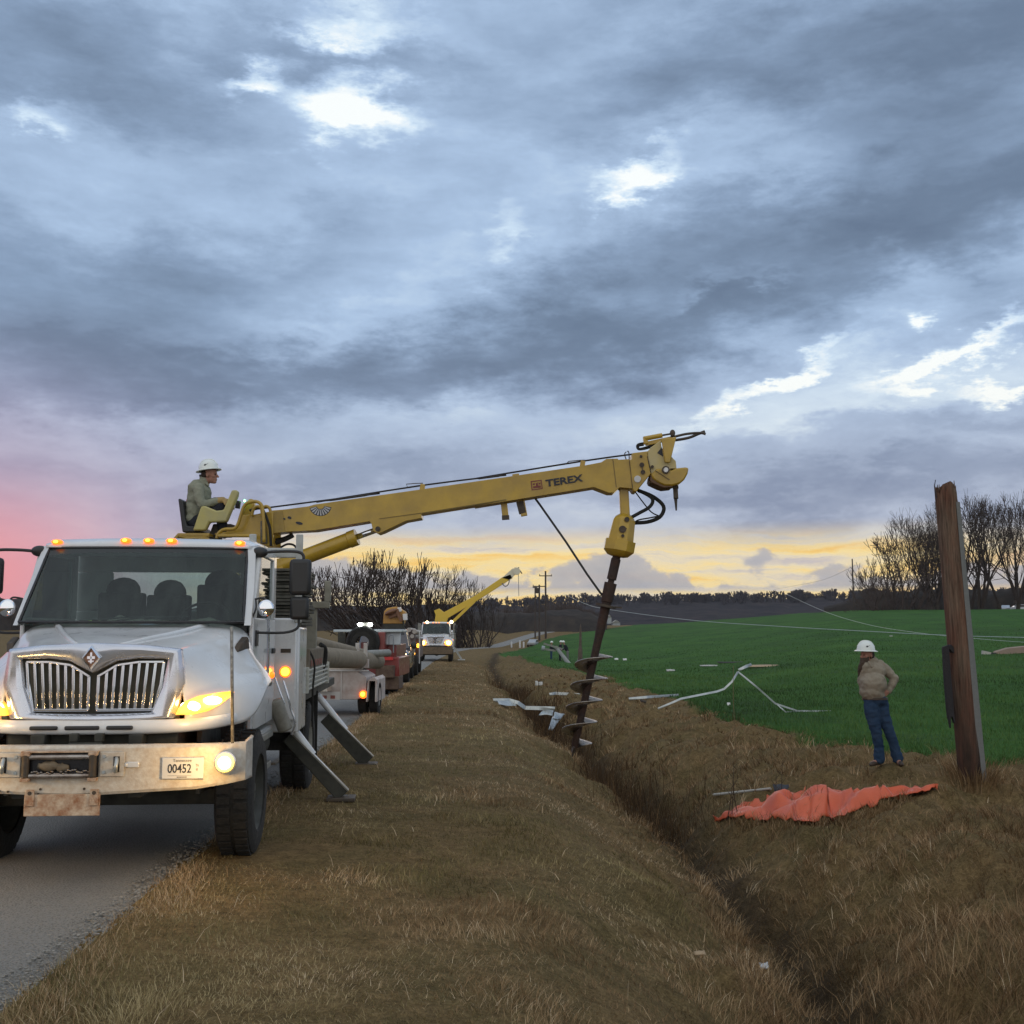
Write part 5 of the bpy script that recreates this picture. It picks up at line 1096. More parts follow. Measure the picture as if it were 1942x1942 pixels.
q = MB(); q.cyl((.95, 1.0, 1.92), (.95, 7.5, 1.92), .10, n=14); q.cyl((.70, 1.0, 2.0), (.70, 7.5, 2.0), .10, n=14); q.cyl((.85, .9, 1.72), (.85, 7.2, 1.72), .09, n=14); q.cyl((.45, .9, 1.85), (.45, 7.2, 1.85), .09, n=14); q.build('rack_pipe', mat('pipe_pale', (.34, .31, .28), .6), BK, each=True)
for x, z in ((1.08, 1.30), (.93, .97)):
    q = MB(); q.ell((x, .0 if z < 1 else 2.1, z), (.09, .06, .09), 12, 8); q.build('turn_signal', amber_core, BK, smooth=180)
q = MB(); q.bx(1.12, 1.17, 1.9, 2.0, .5, 2.0); q.build('rack_post', white_paint, BK)
for s in (-1, 1):
    for y in (.8, 5.2): simple_wheel(BK, s * .98, y, .48, .28)
Q = lambda px, py, dy=0.: at(px, py, 51 + dy)
oy = mat('orange_yellow', (.50, .27, .05), .5, nz=(4, (.3, .15, .05), .7))
q = MB(); q.prism([Q(726, 1183), Q(765, 1183), Q(768, 1160), Q(752, 1150), Q(734, 1153), Q(728, 1160)], (0, .9, 0)); bkt = q.build('boom_knuckle', oy, BK, world=True, bevel=.04)
q = MB(); q.ell(Q(741, 1161, -.2), (.30, .25, .12), 14, 8, R=Matrix.Rotation(-.4, 3, 'Y')); q.bar(Q(737, 1170, -.1), Q(758, 1162, -.1), .18); q.bar(Q(752, 1156, -.15), Q(762, 1178, -.15), .16); q.build('folded_arm', mat('arm_brown', (.16, .07, .03), .5), bkt, world=True, each=True)
q = MB(); q.bar(Q(768, 1164), Q(769, 1176), .2); q.bar(Q(757, 1152), Q(759, 1160), .16); q.build('arm_cap', white_paint, bkt, world=True, each=True)
q = MB(); wbox(q, 728, 1183, 764, 1196, 51, .6); q.bar(Q(765, 1178), Q(766, 1206), .07); q.build('boom_pedestal', dirty_black, BK, world=True)
# the far digger truck, same make, boom raised
FT = thing('digger_truck', (at(826, 1204, 74).x, 74, .0), 'distant digger truck facing with both headlights glaring and yellow boom raised', 'truck', math.atan(.05))
truck_body(FT, near=False)
q = MB(); q.bx(-1.15, 1.15, .02, .14, .50, .98); q.build('bumper', mat('backlit_brown', (.09, .065, .04), .8, nz=(5, (.18, .13, .08), .7)), FT, bevel=.02)  # dark brown colour stands in for the shade on the backlit front
for s in (-1, 1):
    q = MB(); q.ell((s * .86, .34, 1.24), (.24, .08, .20), 18, 10); hb_ = q.build('lamp_flare', mat('lamp_flare', (1, .5, .1), .3, emit=((1, .36, .05), 2.6)), FT, smooth=180)  # headlight glare added as a glowing orange shell round the core
    q = MB(); q.ell((s * .86, .27, 1.25), (.14, .06, .13), 18, 10); q.build('lamp_bulb', mat('lamp_far', (1, .9, .6), .3, emit=((1, .78, .42), 9)), hb_, smooth=180)
for x, z, r_ in ((1.05, 2.66, .11), (-.62, 2.64, .09)):
    q = MB(); q.ell((x, 1.9, z), (r_, .08, r_), 14, 8); q.build('work_light', MATS['lamp_far'], FT, smooth=180)
q = MB(); q.bx(1.15, 1.32, 3.5, 6, 1.0, 2.6); q.bx(-1.3, -1.15, 3.5, 6, 1.0, 2.6); q.build('side_rack', grey_metal, FT, bevel=.02, each=True)
q = MB(); q.bar((1.2, 3.9, .95), (1.75, 3.9, .08), .30, .12); q.bx(1.5, 2.0, 3.7, 4.1, .02, .08); q.build('outrigger', galv, FT)
F = lambda px, py, dy=0.: at(px, py, 79 + dy)
q = MB(); q.prism([F(824, 1180), F(826, 1166), F(823, 1158), F(833, 1154), F(842, 1161), F(900, 1130), F(952, 1095), F(968, 1089), F(972, 1096), F(955, 1107), F(905, 1139), F(850, 1172), F(846, 1182)], (0, .35, 0)); fbm = q.build('boom', mat('far_yellow', (.62, .42, .04), .45), FT, world=True, bevel=.02)
q = MB(); q.bar(F(860, 1178), F(900, 1140), .2); q.build('lift_ram', MATS['far_yellow'], fbm, world=True)
q = MB(); q.prism([F(952, 1096), F(972, 1078), F(984, 1079), F(980, 1086), F(967, 1100)], (0, .36, 0)); q.lathe(F(980, 1083, -.1), (0, 1, 0), [(0, .02), (0, .26), (.3, .26), (.3, .02)], 20); q.build('boom_head', mat('far_pale', (.62, .58, .45), .5), fbm, world=True)
q = MB(); q.tube([F(976, 1077), F(984, 1080), F(990, 1088)], .045, 6); q.bar(F(984, 1076), F(978, 1082), .07); q.build('pole_tong', ink, fbm, world=True)
q = MB(); q.cyl(F(983, 1084), F(984, 1130), .022, n=6); q.tube([F(952, 1106), F(958, 1112), F(964, 1108), F(966, 1100)], .04, 6); q.build('load_line', ink_grey, fbm, world=True, each=True)
# ---------------------------------------------------------------- poles and wires
dark_pole = mat('dark_pole', (.050, .040, .034), .9, nz=(2, (.08, .06, .05), .7))
def utility_pole(px, Y, topy, r, arms, label, tank=None, group='standing utility poles by the far road'):
    p = at(px, 1200, Y); z0 = gz(p.x, Y) - .2; zt = at(px, topy, Y).z
    T_ = thing('utility_pole', (p.x, Y, z0), label, 'pole', 0, group)
    q = MB(); q.cyl((0, 0, 0), (0, 0, zt - z0), r, r * .75, n=12); q.build('pole_shaft', dark_pole, T_)
    for dz_, w0, w1 in arms:
        q = MB(); q.bx(w0, w1, -.10, .02, zt - z0 - dz_ - .07, zt - z0 - dz_ + .07); c = q.build('crossarm', dark_pole, T_)
        for x in (w0 + .08, (w0 + w1) / 2, w1 - .08):
            q = MB(); q.lathe((x, -.04, zt - z0 - dz_ + .05), (0, 0, 1), [(0, .03), (.08, .07), (.16, .07), (.24, .03)], 8); q.build('insulator', grey_metal, c)
    if tank: q = MB(); q.cyl((-.32, -.1, zt - z0 - tank - .4), (-.32, -.1, zt - z0 - tank + .4), .26, n=16); q.build('transformer', dark_pole, T_)
    return T_
utility_pole(1035, 172, 1083, .17, [(.75, -1.0, 1.0)], 'tallest utility pole by the far road with one light crossarm')
utility_pole(1023, 168, 1109, .16, [(.25, -1.0, .95)], 'utility pole with crossarm and transformer can left of the tallest one', tank=.9)
utility_pole(1015, 180, 1113, .13, [(.1, -.4, .4)], 'thin utility pole half hidden left of the one with the transformer')
utility_pole(1621, 204, 1060, .15, [], 'lone straight utility pole standing at the crest of the field', group='lone poles in the field')
wire_m = mat('bare_wire', (.42, .48, .46), .4, metal=.3)
def wire(pts, r, label, name='fallen_wire'):
    q = MB(); q.tube([at(*p) for p in pts], r, 6, smooth=6); return tag(q.build(name, wire_m, None, smooth=180), label, 'wire')
wire([(1068, 1126, 172), (1110, 1145, 120), (1150, 1155, 95), (1300, 1175, 70), (1480, 1188, 56), (1640, 1197, 47), (1800, 1205, 41), (1942, 1209, 37), (2150, 1214, 33)], (.020, .013), 'pale overhead wire sagging low across the whole green field')
wire([(1490, 1126, 190), (1560, 1158, 130), (1640, 1183, 95), (1740, 1200, 75), (1840, 1210, 63), (1942, 1218, 55), (2100, 1226, 48)], (.018, .010), 'faint second wire curving down from the skyline to the right edge')
q = MB(); q.tube([at(1622, 1072, 204), at(1560, 1100, 290), at(1500, 1112, 380), at(1468, 1118, 430)], .03, 5); tag(q.build('power_line', ink_grey, None), 'thin power line running away from the lone field pole', 'wire')
# snapped pole stub beyond the auger
b = on_ground(1100, 1266); T_ = thing('broken_pole', (b.x, b.y, b.z), 'slender splintered pole standing in the field just left of the auger', 'pole')
hgt = at(1100, 1178, b.y).z - b.z; mp = b.y / FPX
q = MB(); q.lathe((0, 0, -.2), (.02, 0, 1), [(0, 5 * mp), (hgt * .45, 4.2 * mp), (hgt * .5, 2.8 * mp), (hgt * .8, 2.2 * mp), (hgt, .6 * mp)], 9); q.build('pole_shaft', mat('split_brown', (.075, .055, .040), .9, nz=(4, (.13, .10, .08), .8)), T_)
q = MB(); q.bar((-8 * mp, 0, -.1), (-2 * mp, 0, hgt * .26), .07); q.bar((5 * mp, 0, -.1), (3 * mp, 0, hgt * .22), .07); q.build('splinter', grey_metal, T_, each=True)

# the big broken pole
b = on_ground(1846, 1478); YP = b.y
T_ = thing('broken_pole', (b.x, b.y, b.z), 'thick broken utility pole with splintered top and bare pale split face', 'pole')
bw = bpy.data.materials.new('split_wood'); bw.use_nodes = True; B_ = NT(bw.node_tree); bpn = B_.n['Principled BSDF']; bpn.inputs['Roughness'].default_value = .85; bpn.inputs['Specular IOR Level'].default_value = .15
bc = B_.new('ShaderNodeTexCoord').outputs['Object']
gr1 = B_.noise(B_.mapping(bc, scale=(1, 1, .06)), 42, 8, .7); gr2 = B_.noise(B_.mapping(bc, scale=(1, 1, .25)), 5, 5, .6)
bcol = B_.mix(B_.maprange(gr2, .38, .62), B_.ramp(gr1, [(.3, (.045, .024, .017)), (.6, (.17, .085, .056))]), B_.ramp(gr1, [(.3, (.05, .038, .028)), (.65, (.21, .145, .10))]))
hzz = B_.new('ShaderNodeSeparateXYZ'); B_.l.new(bc, hzz.inputs[0])
bcol = B_.mix(B_.math('MULTIPLY', B_.maprange(hzz.outputs[2], 1.5, .2), B_.maprange(gr2, .4, .6, .5, 1)), bcol, (.020, .014, .012))
B_.l.new(bcol, bpn.inputs['Base Color']); bb = B_.new('ShaderNodeBump'); bb.inputs['Strength'].default_value = .9; bb.inputs['Distance'].default_value = .02; B_.l.new(gr1, bb.inputs['Height']); B_.l.new(bb.outputs[0], bpn.inputs['Normal'])
sapw = mat('weathered_sapwood', (.175, .175, .165), .85, bump=(30, .6), nz=(14, (.15, .15, .14), .9))
topc = at(1794, 925, YP) - b; n = 28; rings = []; rr = random.Random(4)
jag = [rr.uniform(-.10, .06) + .05 * math.sin(i * 2.1) for i in range(n)]
for k in range(13):
    t = k / 12; c = V((0, 0, -.3)).lerp(topc, t); r_ = .168 - .018 * t; ring = []
    for i in range(n):
        a = 2 * PI * i / n; rad = r_ * (1 + .05 * mnoise.noise(V((math.cos(a) * 1.5, math.sin(a) * 1.5, t * 2))) + (.015 if i % 3 == 0 else 0))
        if math.cos(a) > .45: rad = min(rad, r_ * (.62 + .10 * t) / max(math.cos(a), .3))
        ring.append(c + V((math.cos(a) * rad, -math.sin(a) * rad, jag[i] if k == 12 else 0)))
    rings.append(ring)
q = MB(); q.loft(rings); shaft = q.build('pole_shaft', bw, T_, smooth=50)
q = MB(); rings = []
for k in range(11):
    t = k / 10; c = V((0, 0, -.3)).lerp(topc, .02 + .93 * t); r_ = .164 - .018 * t; w0 = .55 + .22 * t; rings.append([c + V((r_ * (w0 - .38), -r_ * 1.04, 0)), c + V((r_ * .84, -r_ * .80, 0)), c + V((r_ * 1.06, -r_ * .15, 0)), c + V((r_ * 1.02, r_ * .5, 0)), c + V((r_ * .6, r_ * .7, 0))])
q.loft(rings); q.build('sapwood_shell', sapw, T_, smooth=60)
for i in range(9):
    a = rr.uniform(0, 2 * PI); q = MB(); p0 = topc + V((math.cos(a) * .11, math.sin(a) * .11, -.15)); q.cyl(p0, p0 + V((rr.uniform(-.02, .02), rr.uniform(-.02, .02), rr.uniform(.14, .26))), .022, .004, n=5); q.build('splinter', bw, T_, smooth=0)
q = MB(); q.tube([topc + V((-.15, -.05, -.15)), topc + V((-.17, -.05, 0)), topc + V((-.155, -.05, .10))], .006, 5); q.tube([topc + V((.14, -.05, -.25)), topc + V((.19, -.05, -.3))], .006, 5); q.build('splinter_fibre', ink, T_, each=True)
z7 = lambda x, y, dy=0.: at(1492 + x * 442 / 1932, 1180 + y * 442 / 1932, YP + dy)
q = MB(); q.prism([z7(*p, -.12) for p in ((1298, 205), (1345, 188), (1352, 300), (1375, 560), (1390, 760), (1397, 835), (1388, 838), (1378, 790), (1366, 780), (1362, 880), (1350, 820), (1340, 790), (1325, 640), (1308, 420))], (0, .06, 0)); q.build('split_slab', mat('charred_slab', (.016, .014, .016), .8, bump=(30, .5)), T_, world=True, bevel=.004)
q = MB(); q.bar(z7(1340, 200, -.09), z7(1400, 260, -.05), .06); q.build('slab_stub', mat('charred_slab', (.016, .014, .016)), T_, world=True)

q = MB(); q.bx(-1750, 1750, -70, 1650, -75, 62); hz_o = q.build('haze', hzm, None, smooth=0); tag(hz_o, kind='stuff')
# ---------------------------------------------------------------- people
skin = mat('skin', (.36, .19, .135), .55, nz=(20, (.30, .13, .10), .5), spec=.3)
khaki = mat('khaki_shirt', (.30, .265, .205), .9, nz=(6, (.24, .21, .16), .7), bump=(22, .5), spec=.1)
sage = mat('sage_shirt', (.27, .275, .21), .9, nz=(6, (.21, .22, .165), .7), bump=(22, .5), spec=.1)
denim = mat('denim', (.020, .042, .085), .9, nz=(5, (.045, .075, .125), .7), bump=(30, .4), spec=.1)
dark_cloth = mat('dark_cloth', (.018, .020, .026), .9, nz=(6, (.035, .038, .045), .7), spec=.1)
leather = mat('boot_leather', (.05, .032, .022), .6, bump=(30, .2))
glove = mat('work_glove', (.36, .24, .09), .8, bump=(40, .3))
hat_m = mat('hard_hat', (.72, .76, .72), .3, coat=.4)
hair_m = mat('hair', (.035, .022, .015), .8, bump=(60, .8))
beard_m = mat('beard', (.060, .040, .028), .9, bump=(60, 1.), nz=(12, (.10, .07, .05), .7))
eye_m = mat('eye', (.05, .04, .035), .2)
def fuse(name, prims, m, parent, vox=.009, it=6, wrinkle=0., wscale=14., xf=None):
    """blend ellipsoids and tapered capsules into ONE continuous smooth skin"""
    q = MB()
    for pr in prims:
        if pr[0] == 'c':
            _, a, b, ra, rb = pr; a, b = V(a), V(b); q.cyl(a, b, ra, rb, 16); q.ell(a, ra, 14, 8); q.ell(b, rb, 14, 8)
        else:
            q.ell(V(pr[1]), pr[2], 20, 12, R=pr[3] if len(pr) > 3 else None)
    me = bpy.data.meshes.new(name); me.from_pydata(q.v, [], q.f); t = bpy.data.objects.new(name + '_tmp', me); COL.objects.link(t)
    r = t.modifiers.new('r', 'REMESH'); r.mode = 'VOXEL'; r.voxel_size = vox; r.use_smooth_shade = True
    s = t.modifiers.new('s', 'SMOOTH'); s.iterations = it; s.factor = .5
    me2 = bpy.data.meshes.new_from_object(t.evaluated_get(bpy.context.evaluated_depsgraph_get())); bpy.data.objects.remove(t); bpy.data.meshes.remove(me)
    if wrinkle:
        for v, nrm in zip(me2.vertices, [v.normal.copy() for v in me2.vertices]):
            c = v.co; w = mnoise.noise(V((c.x * wscale, c.y * wscale, c.z * wscale * 1.6))) + .5 * mnoise.noise(V((c.x * wscale * 2.3, c.y * wscale * 2.3, c.z * wscale * 2.3 + 9)))
            v.co = c + nrm * w * wrinkle
    if xf: me2.transform(xf)
    me2.materials.clear(); me2.materials.append(m); me2.polygons.foreach_set('use_smooth', [True] * len(me2.polygons))
    o = bpy.data.objects.new(name, me2); COL.objects.link(o); o.parent = parent; return o
def hard_hat(parent, c, tilt, r=.125, xf=None):
    R_m = Matrix.Rotation(tilt, 3, 'Y'); q = MB(); rings = []
    for k in range(9):
        t = k / 8 * PI / 2; rings.append([V(c) + R_m @ V((math.cos(a) * r * 1.08 * math.cos(t) + 1e-4 * math.cos(a), math.sin(a) * r * .92 * math.cos(t) + 1e-4 * math.sin(a), math.sin(t) * r * 1.12)) for a in np.linspace(0, 2 * PI, 33)[:-1]])
    brim = [[V(c) + R_m @ V((math.cos(a) * (r * 1.08 + e), math.sin(a) * (r * .92 + e), z)) for a in np.linspace(0, 2 * PI, 33)[:-1]] for e, z in ((-.006, -.012), (.035, -.016), (.037, -.010), (.004, .004))]
    q.loft(brim + rings, caps=False); h = q.build('hard_hat', hat_m, parent, smooth=60)
    q = MB(); q.tube([V(c) + R_m @ V((-r, 0, r * .42)), V(c) + R_m @ V((-r * .6, 0, r * .98)), V(c) + R_m @ V((0, 0, r * 1.14)), V(c) + R_m @ V((r * .6, 0, r * .98)), V(c) + R_m @ V((r, 0, r * .42))], .010, 6); q.build('hat_ridge', hat_m, h, smooth=180)
    q = MB(); q.add([V(c) + R_m @ V((x, -r * .92 * math.sqrt(max(0, 1 - (x / r / 1.08) ** 2 - (z / r / 1.12) ** 2)) - .002, z)) for x, z in ((-.03, .052), (-.018, .068), (.0, .062), (.036, .074), (.004, .055), (-.008, .044), (-.022, .042))], [tuple(range(7))]); q.build('hat_emblem', ink, h, smooth=0)
    return h
def hand_prims(w, dirv, palm_n, curl=.5, s=1.):
    """palm and five unequal bent fingers, thumb leaving the side of the palm"""
    w = V(w); d = V(dirv).normalized(); n = V(palm_n).normalized(); sd_ = d.cross(n).normalized(); P_ = [('c', w, w + d * .045 * s, .024 * s, .026 * s)]
    P_ += [('c', w + d * .03 * s + sd_ * k * .018 * s, w + d * .085 * s + sd_ * k * .024 * s, .017 * s, .014 * s) for k in (-1, 0, 1)]
    for k, ln in ((-1.5, .062), (-.5, .074), (.5, .078), (1.5, .070)):
        b0 = w + d * .088 * s + sd_ * k * .019 * s; d1 = (d + n * curl * .7).normalized(); d2 = (d + n * curl * 1.8).normalized()
        b1 = b0 + d1 * ln * .5 * s; b2 = b1 + d2 * ln * .5 * s; P_ += [('c', b0, b1, .0095 * s, .009 * s), ('c', b1, b2, .009 * s, .0075 * s)]
    t0 = w + d * .035 * s - sd_ * .026 * s; t1 = t0 + (d * .5 - sd_ * .8 + n * .3).normalized() * .04 * s; t2 = t1 + (d + n * .5).normalized() * .03 * s
    return P_ + [('c', t0, t1, .013 * s, .011 * s), ('c', t1, t2, .011 * s, .009 * s)]
def head_prims(c, fwd, s=1.):
    """skull, brow, nose, lips, jaw and ears round c, face towards fwd"""
    c = V(c); f = V(fwd).normalized(); up = V((0, 0, 1)); f = (f - up * f.z * .0).normalized(); r = f.cross(up).normalized(); Rm = Matrix((f, -r, up)).transposed()
    g = lambda x, y, z: c + f * x * s + r * y * s + up * z * s
    return [('e', g(-.012, 0, .03), (.098 * s, .076 * s, .095 * s), Rm), ('e', g(.028, 0, -.045), (.062 * s, .058 * s, .072 * s), Rm), ('e', g(.058, 0, -.095), (.034 * s, .032 * s, .026 * s), Rm),
            ('c', g(.083, 0, .012), g(.112, 0, -.028), .009 * s, .015 * s), ('e', g(.075, 0, .026), (.018 * s, .052 * s, .014 * s), Rm), ('e', g(.088, 0, -.060), (.012 * s, .026 * s, .008 * s), Rm), ('e', g(.085, 0, -.074), (.012 * s, .022 * s, .008 * s), Rm),
            ('e', g(.055, .045, -.02), (.03 * s, .02 * s, .025 * s), Rm), ('e', g(.055, -.045, -.02), (.03 * s, .02 * s, .025 * s), Rm),
            ('e', g(-.01, .078, -.01), (.020 * s, .010 * s, .034 * s), Rm), ('e', g(-.01, -.078, -.01), (.020 * s, .010 * s, .034 * s), Rm)], g
# --- the lineman standing by the broken pole, hand on hip
gp_ = on_ground(1673, 1453); YM = gp_.y; sM = YM / FPX * 1932 / 1932
MAN = thing('person', (at(1673, 1453, YM).x, YM, gz(gp_.x, YM)), 'bearded person in white hard hat, tan shirt and jeans standing with hand on hip', 'person')
ux = YM / FPX * 270 / 1932.0
def U(x, y, d=0.): return V(((x - 380) * ux, d, (1795 - y) * ux * 1.0))
hc_ = U(222, 345, -.02); hp_r, gfun = head_prims(hc_, (-.88, -.48, -.05), .98)
body = hp_r + [('c', U(262, 400, .0), U(300, 480, .0), .056, .062), ('e', U(300, 560), (.17, .12, .13)), ('e', U(290, 720), (.17, .14, .17)), ('e', U(320, 930), (.13, .10, .10)),
    ('c', U(420, 480), U(590, 665, .02), .052, .040), ('c', U(590, 665, .02), U(500, 820, -.02), .040, .028), ('c', U(180, 500, -.06), U(150, 700, .02), .052, .040), ('c', U(150, 700, .02), U(200, 870, .08), .040, .028),
    ('c', U(255, 960, -.03), U(310, 1370, -.04), .085, .055), ('c', U(310, 1370, -.04), U(345, 1700, .0), .055, .040), ('c', U(395, 980, .02), U(500, 1380, .0), .085, .055), ('c', U(500, 1380, .0), U(600, 1700, .03), .055, .040),
    ('c', U(350, 1740, .0), U(230, 1775, -.05), .035, .030), ('c', U(605, 1740, .02), U(590, 1775, -.08), .035, .030)]
body += hand_prims(U(500, 815, -.03), (-.75, -.1, -.62), (.1, 1, 0), .5, .95) + hand_prims(U(200, 870, .08), (.5, .3, -.8), (.2, 1, 0), .5, .95)
fuse('body', body, skin, MAN, .0075, 3)
sh = [('e', U(300, 560), (.185, .135, .14)), ('c', U(200, 505, -.05), U(400, 480, .03), .07, .075), ('e', U(285, 720, -.02), (.195, .185, .185)), ('e', U(265, 830, -.02), (.165, .165, .14)), ('e', U(300, 880, .0), (.155, .150, .10)), ('c', U(268, 425), U(320, 440), .066, .07),
      ('c', U(400, 485, .02), U(500, 565, .02), .080, .072), ('c', U(500, 565, .02), U(592, 665, .02), .070, .064), ('c', U(592, 665, .02), U(545, 755, .0), .062, .056), ('c', U(545, 760, .01), U(500, 820, -.02), .052, .044),
      ('c', U(185, 500, -.06), U(145, 690, .01), .068, .056), ('c', U(145, 690, .01), U(190, 845, .07), .054, .042)]
fuse('shirt', sh, khaki, MAN, .009, 4, .011, 11)
fuse('shirt_collar', [('c', U(225, 440, -.08), U(250, 500, -.12), .022, .016), ('c', U(330, 385, .02), U(285, 500, -.11), .026, .018), ('c', U(330, 385, .02), U(270, 400, .08), .022, .02)], khaki, MAN, .007, 3)
jn = [('e', U(318, 950), (.165, .145, .10)), ('c', U(262, 960, -.02), U(262, 1100, -.03), .108, .105), ('c', U(262, 1100, -.03), U(305, 1370, -.04), .102, .075), ('c', U(305, 1370, -.04), U(342, 1560, -.01), .073, .068), ('c', U(342, 1560, -.01), U(345, 1725, .0), .068, .078),
      ('c', U(385, 960, .03), U(410, 1100, .02), .108, .104), ('c', U(410, 1100, .02), U(492, 1370, .0), .100, .076), ('c', U(492, 1370, .0), U(560, 1560, .02), .075, .066), ('c', U(560, 1560, .02), U(600, 1715, .03), .066, .076), ('e', U(430, 1000, .06), (.09, .10, .12))]
fuse('jeans', jn, denim, MAN, .009, 4, .010, 12)
fuse('boot', [('c', U(350, 1735, .02), U(350, 1765, .02), .045, .045), ('c', U(350, 1765, .02), U(225, 1778, -.07), .040, .032), ('c', U(225, 1780, -.07), U(205, 1785, -.08), .03, .026)], leather, MAN, .008, 3)
fuse('boot', [('c', U(605, 1735, .04), U(605, 1765, .03), .045, .045), ('c', U(605, 1765, .03), U(595, 1778, -.12), .040, .034)], leather, MAN, .008, 3)
fuse('beard', [('e', gfun(.068, 0, -.085), (.052, .055, .050)), ('e', gfun(.045, .035, -.05), (.04, .032, .05)), ('e', gfun(.045, -.035, -.05), (.04, .032, .05)), ('c', gfun(.085, .0, -.12), gfun(.105, .03, -.20), .050, .040), ('c', gfun(.105, .03, -.20), gfun(.105, .07, -.31), .038, .012)], beard_m, MAN, .008, 3, .006, 30)
fuse('hair', [('e', gfun(-.045, 0, .0), (.075, .080, .085)), ('e', gfun(-.07, 0, -.06), (.045, .055, .05)), ('c', gfun(-.10, .0, -.05), U(390, 420, .09), .030, .020), ('c', U(390, 420, .09), U(410, 500, .12), .020, .010)], hair_m, MAN, .008, 3, .004, 30)
for s in (-1, 1): q = MB(); q.ell(gfun(.084, s * .030, .004), (.010, .012, .007), 10, 6); q.build('eye', eye_m, MAN, smooth=180)
hard_hat(MAN, U(212, 285, -.02) , .03, .118)
q = MB(); q.lathe(U(318, 938), (0, 0, 1), [(0, .10), (0, .172), (.03, .170), (.03, .10)], 24); q.v = [(x, y * .9, z) for x, y, z in q.v]; q.build('belt', leather, MAN)
# --- the operator in the turret seat
OP = thing('person', tuple(zz(300, 1300, .03)), 'seated person in white hard hat and sage shirt working the boom levers above the cab', 'person')
inv = MW[OP.name].inverted()
def O(x, y, d=0.): return inv @ zz(x, y, .03 + d)
hp_r, gfun = head_prims(O(575, 425), (1, -.10, .0), .98)
body = hp_r + [('c', O(520, 500), O(460, 610), .056, .062), ('e', O(400, 680), (.12, .17, .14)), ('e', O(350, 900), (.13, .15, .18)), ('e', O(330, 1130), (.15, .16, .11)),
    ('c', O(400, 630, -.20), O(440, 900, -.24), .050, .040), ('c', O(440, 900, -.24), O(700, 850, -.16), .040, .028), ('c', O(400, 630, .20), O(460, 900, .22), .050, .040), ('c', O(460, 900, .22), O(740, 830, .10), .040, .028),
    ('c', O(340, 1180, -.10), O(740, 960, -.12), .085, .055), ('c', O(340, 1180, .10), O(740, 960, .12), .085, .055), ('c', O(740, 960, -.12), O(780, 1330, -.10), .055, .040), ('c', O(740, 960, .12), O(780, 1330, .10), .055, .040),
    ('c', O(780, 1340, -.10), O(900, 1360, -.10), .035, .03), ('c', O(780, 1340, .10), O(900, 1360, .10), .035, .03)]
h1 = hand_prims(O(760, 830, -.15), (.9, .1, -.35), (.0, .3, -1), .9, 1.05); h2 = hand_prims(O(780, 820, .09), (.9, -.1, -.3), (0, -.3, -1), .9, 1.05)
fuse('body', body + h1 + h2, skin, OP, .0075, 3)
fuse('glove', [('c', O(660, 850, -.165), O(760, 830, -.15), .042, .038)] + hand_prims(O(760, 830, -.15), (.9, .1, -.35), (.0, .3, -1), .9, 1.22), glove, OP, .007, 2)
fuse('glove', [('c', O(690, 830, .12), O(780, 820, .09), .042, .038)] + hand_prims(O(780, 820, .09), (.9, -.1, -.3), (0, -.3, -1), .9, 1.22), glove, OP, .007, 2)
sh = [('e', O(385, 660), (.125, .20, .13)), ('e', O(400, 800), (.150, .19, .18)), ('e', O(350, 1000), (.150, .185, .18)), ('e', O(320, 1140), (.145, .18, .10)), ('c', O(490, 530), O(420, 600), .070, .085), ('e', O(480, 700), (.09, .15, .10)),
      ('c', O(390, 640, -.20), O(400, 780, -.24), .075, .066), ('c', O(400, 780, -.24), O(450, 900, -.24), .064, .060), ('c', O(450, 900, -.24), O(680, 850, -.165), .058, .044), ('c', O(390, 640, .20), O(450, 900, .22), .072, .06), ('c', O(450, 900, .22), O(700, 835, .11), .058, .044)]
fuse('shirt', sh, sage, OP, .009, 4, .010, 11)
fuse('shirt_collar', [('c', O(440, 480, .0), O(545, 590, -.06), .030, .018), ('c', O(440, 480, .05), O(545, 590, .06), .030, .018)], sage, OP, .008, 3)
fuse('trousers', [('e', O(320, 1210), (.15, .17, .085)), ('c', O(340, 1200, -.10), O(740, 955, -.13), .098, .078), ('c', O(340, 1200, .10), O(740, 955, .13), .098, .078), ('c', O(740, 955, -.13), O(780, 1330, -.10), .074, .062), ('c', O(740, 955, .13), O(780, 1330, .10), .074, .062)], dark_cloth, OP, .009, 4, .008, 12)
for s in (-1, 1): fuse('boot', [('c', O(780, 1340, s * .10), O(800, 1390, s * .10), .045, .045), ('c', O(800, 1380, s * .10), O(910, 1385, s * .10), .042, .036)], leather, OP, .009, 3)
fuse('hair', [('e', gfun(-.05, 0, .012), (.070, .078, .072))], hair_m, OP, .008, 3)
for s in (-1, 1): q = MB(); q.ell(gfun(.084, s * .030, .004), (.010, .012, .007), 10, 6); q.build('eye', eye_m, OP, smooth=180)
hard_hat(OP, O(552, 345), -.14, .122)
q = MB(); q.cyl(O(425, 420), O(430, 455), .022, .02, n=10); q.build('hat_strap', black_plastic, OP)
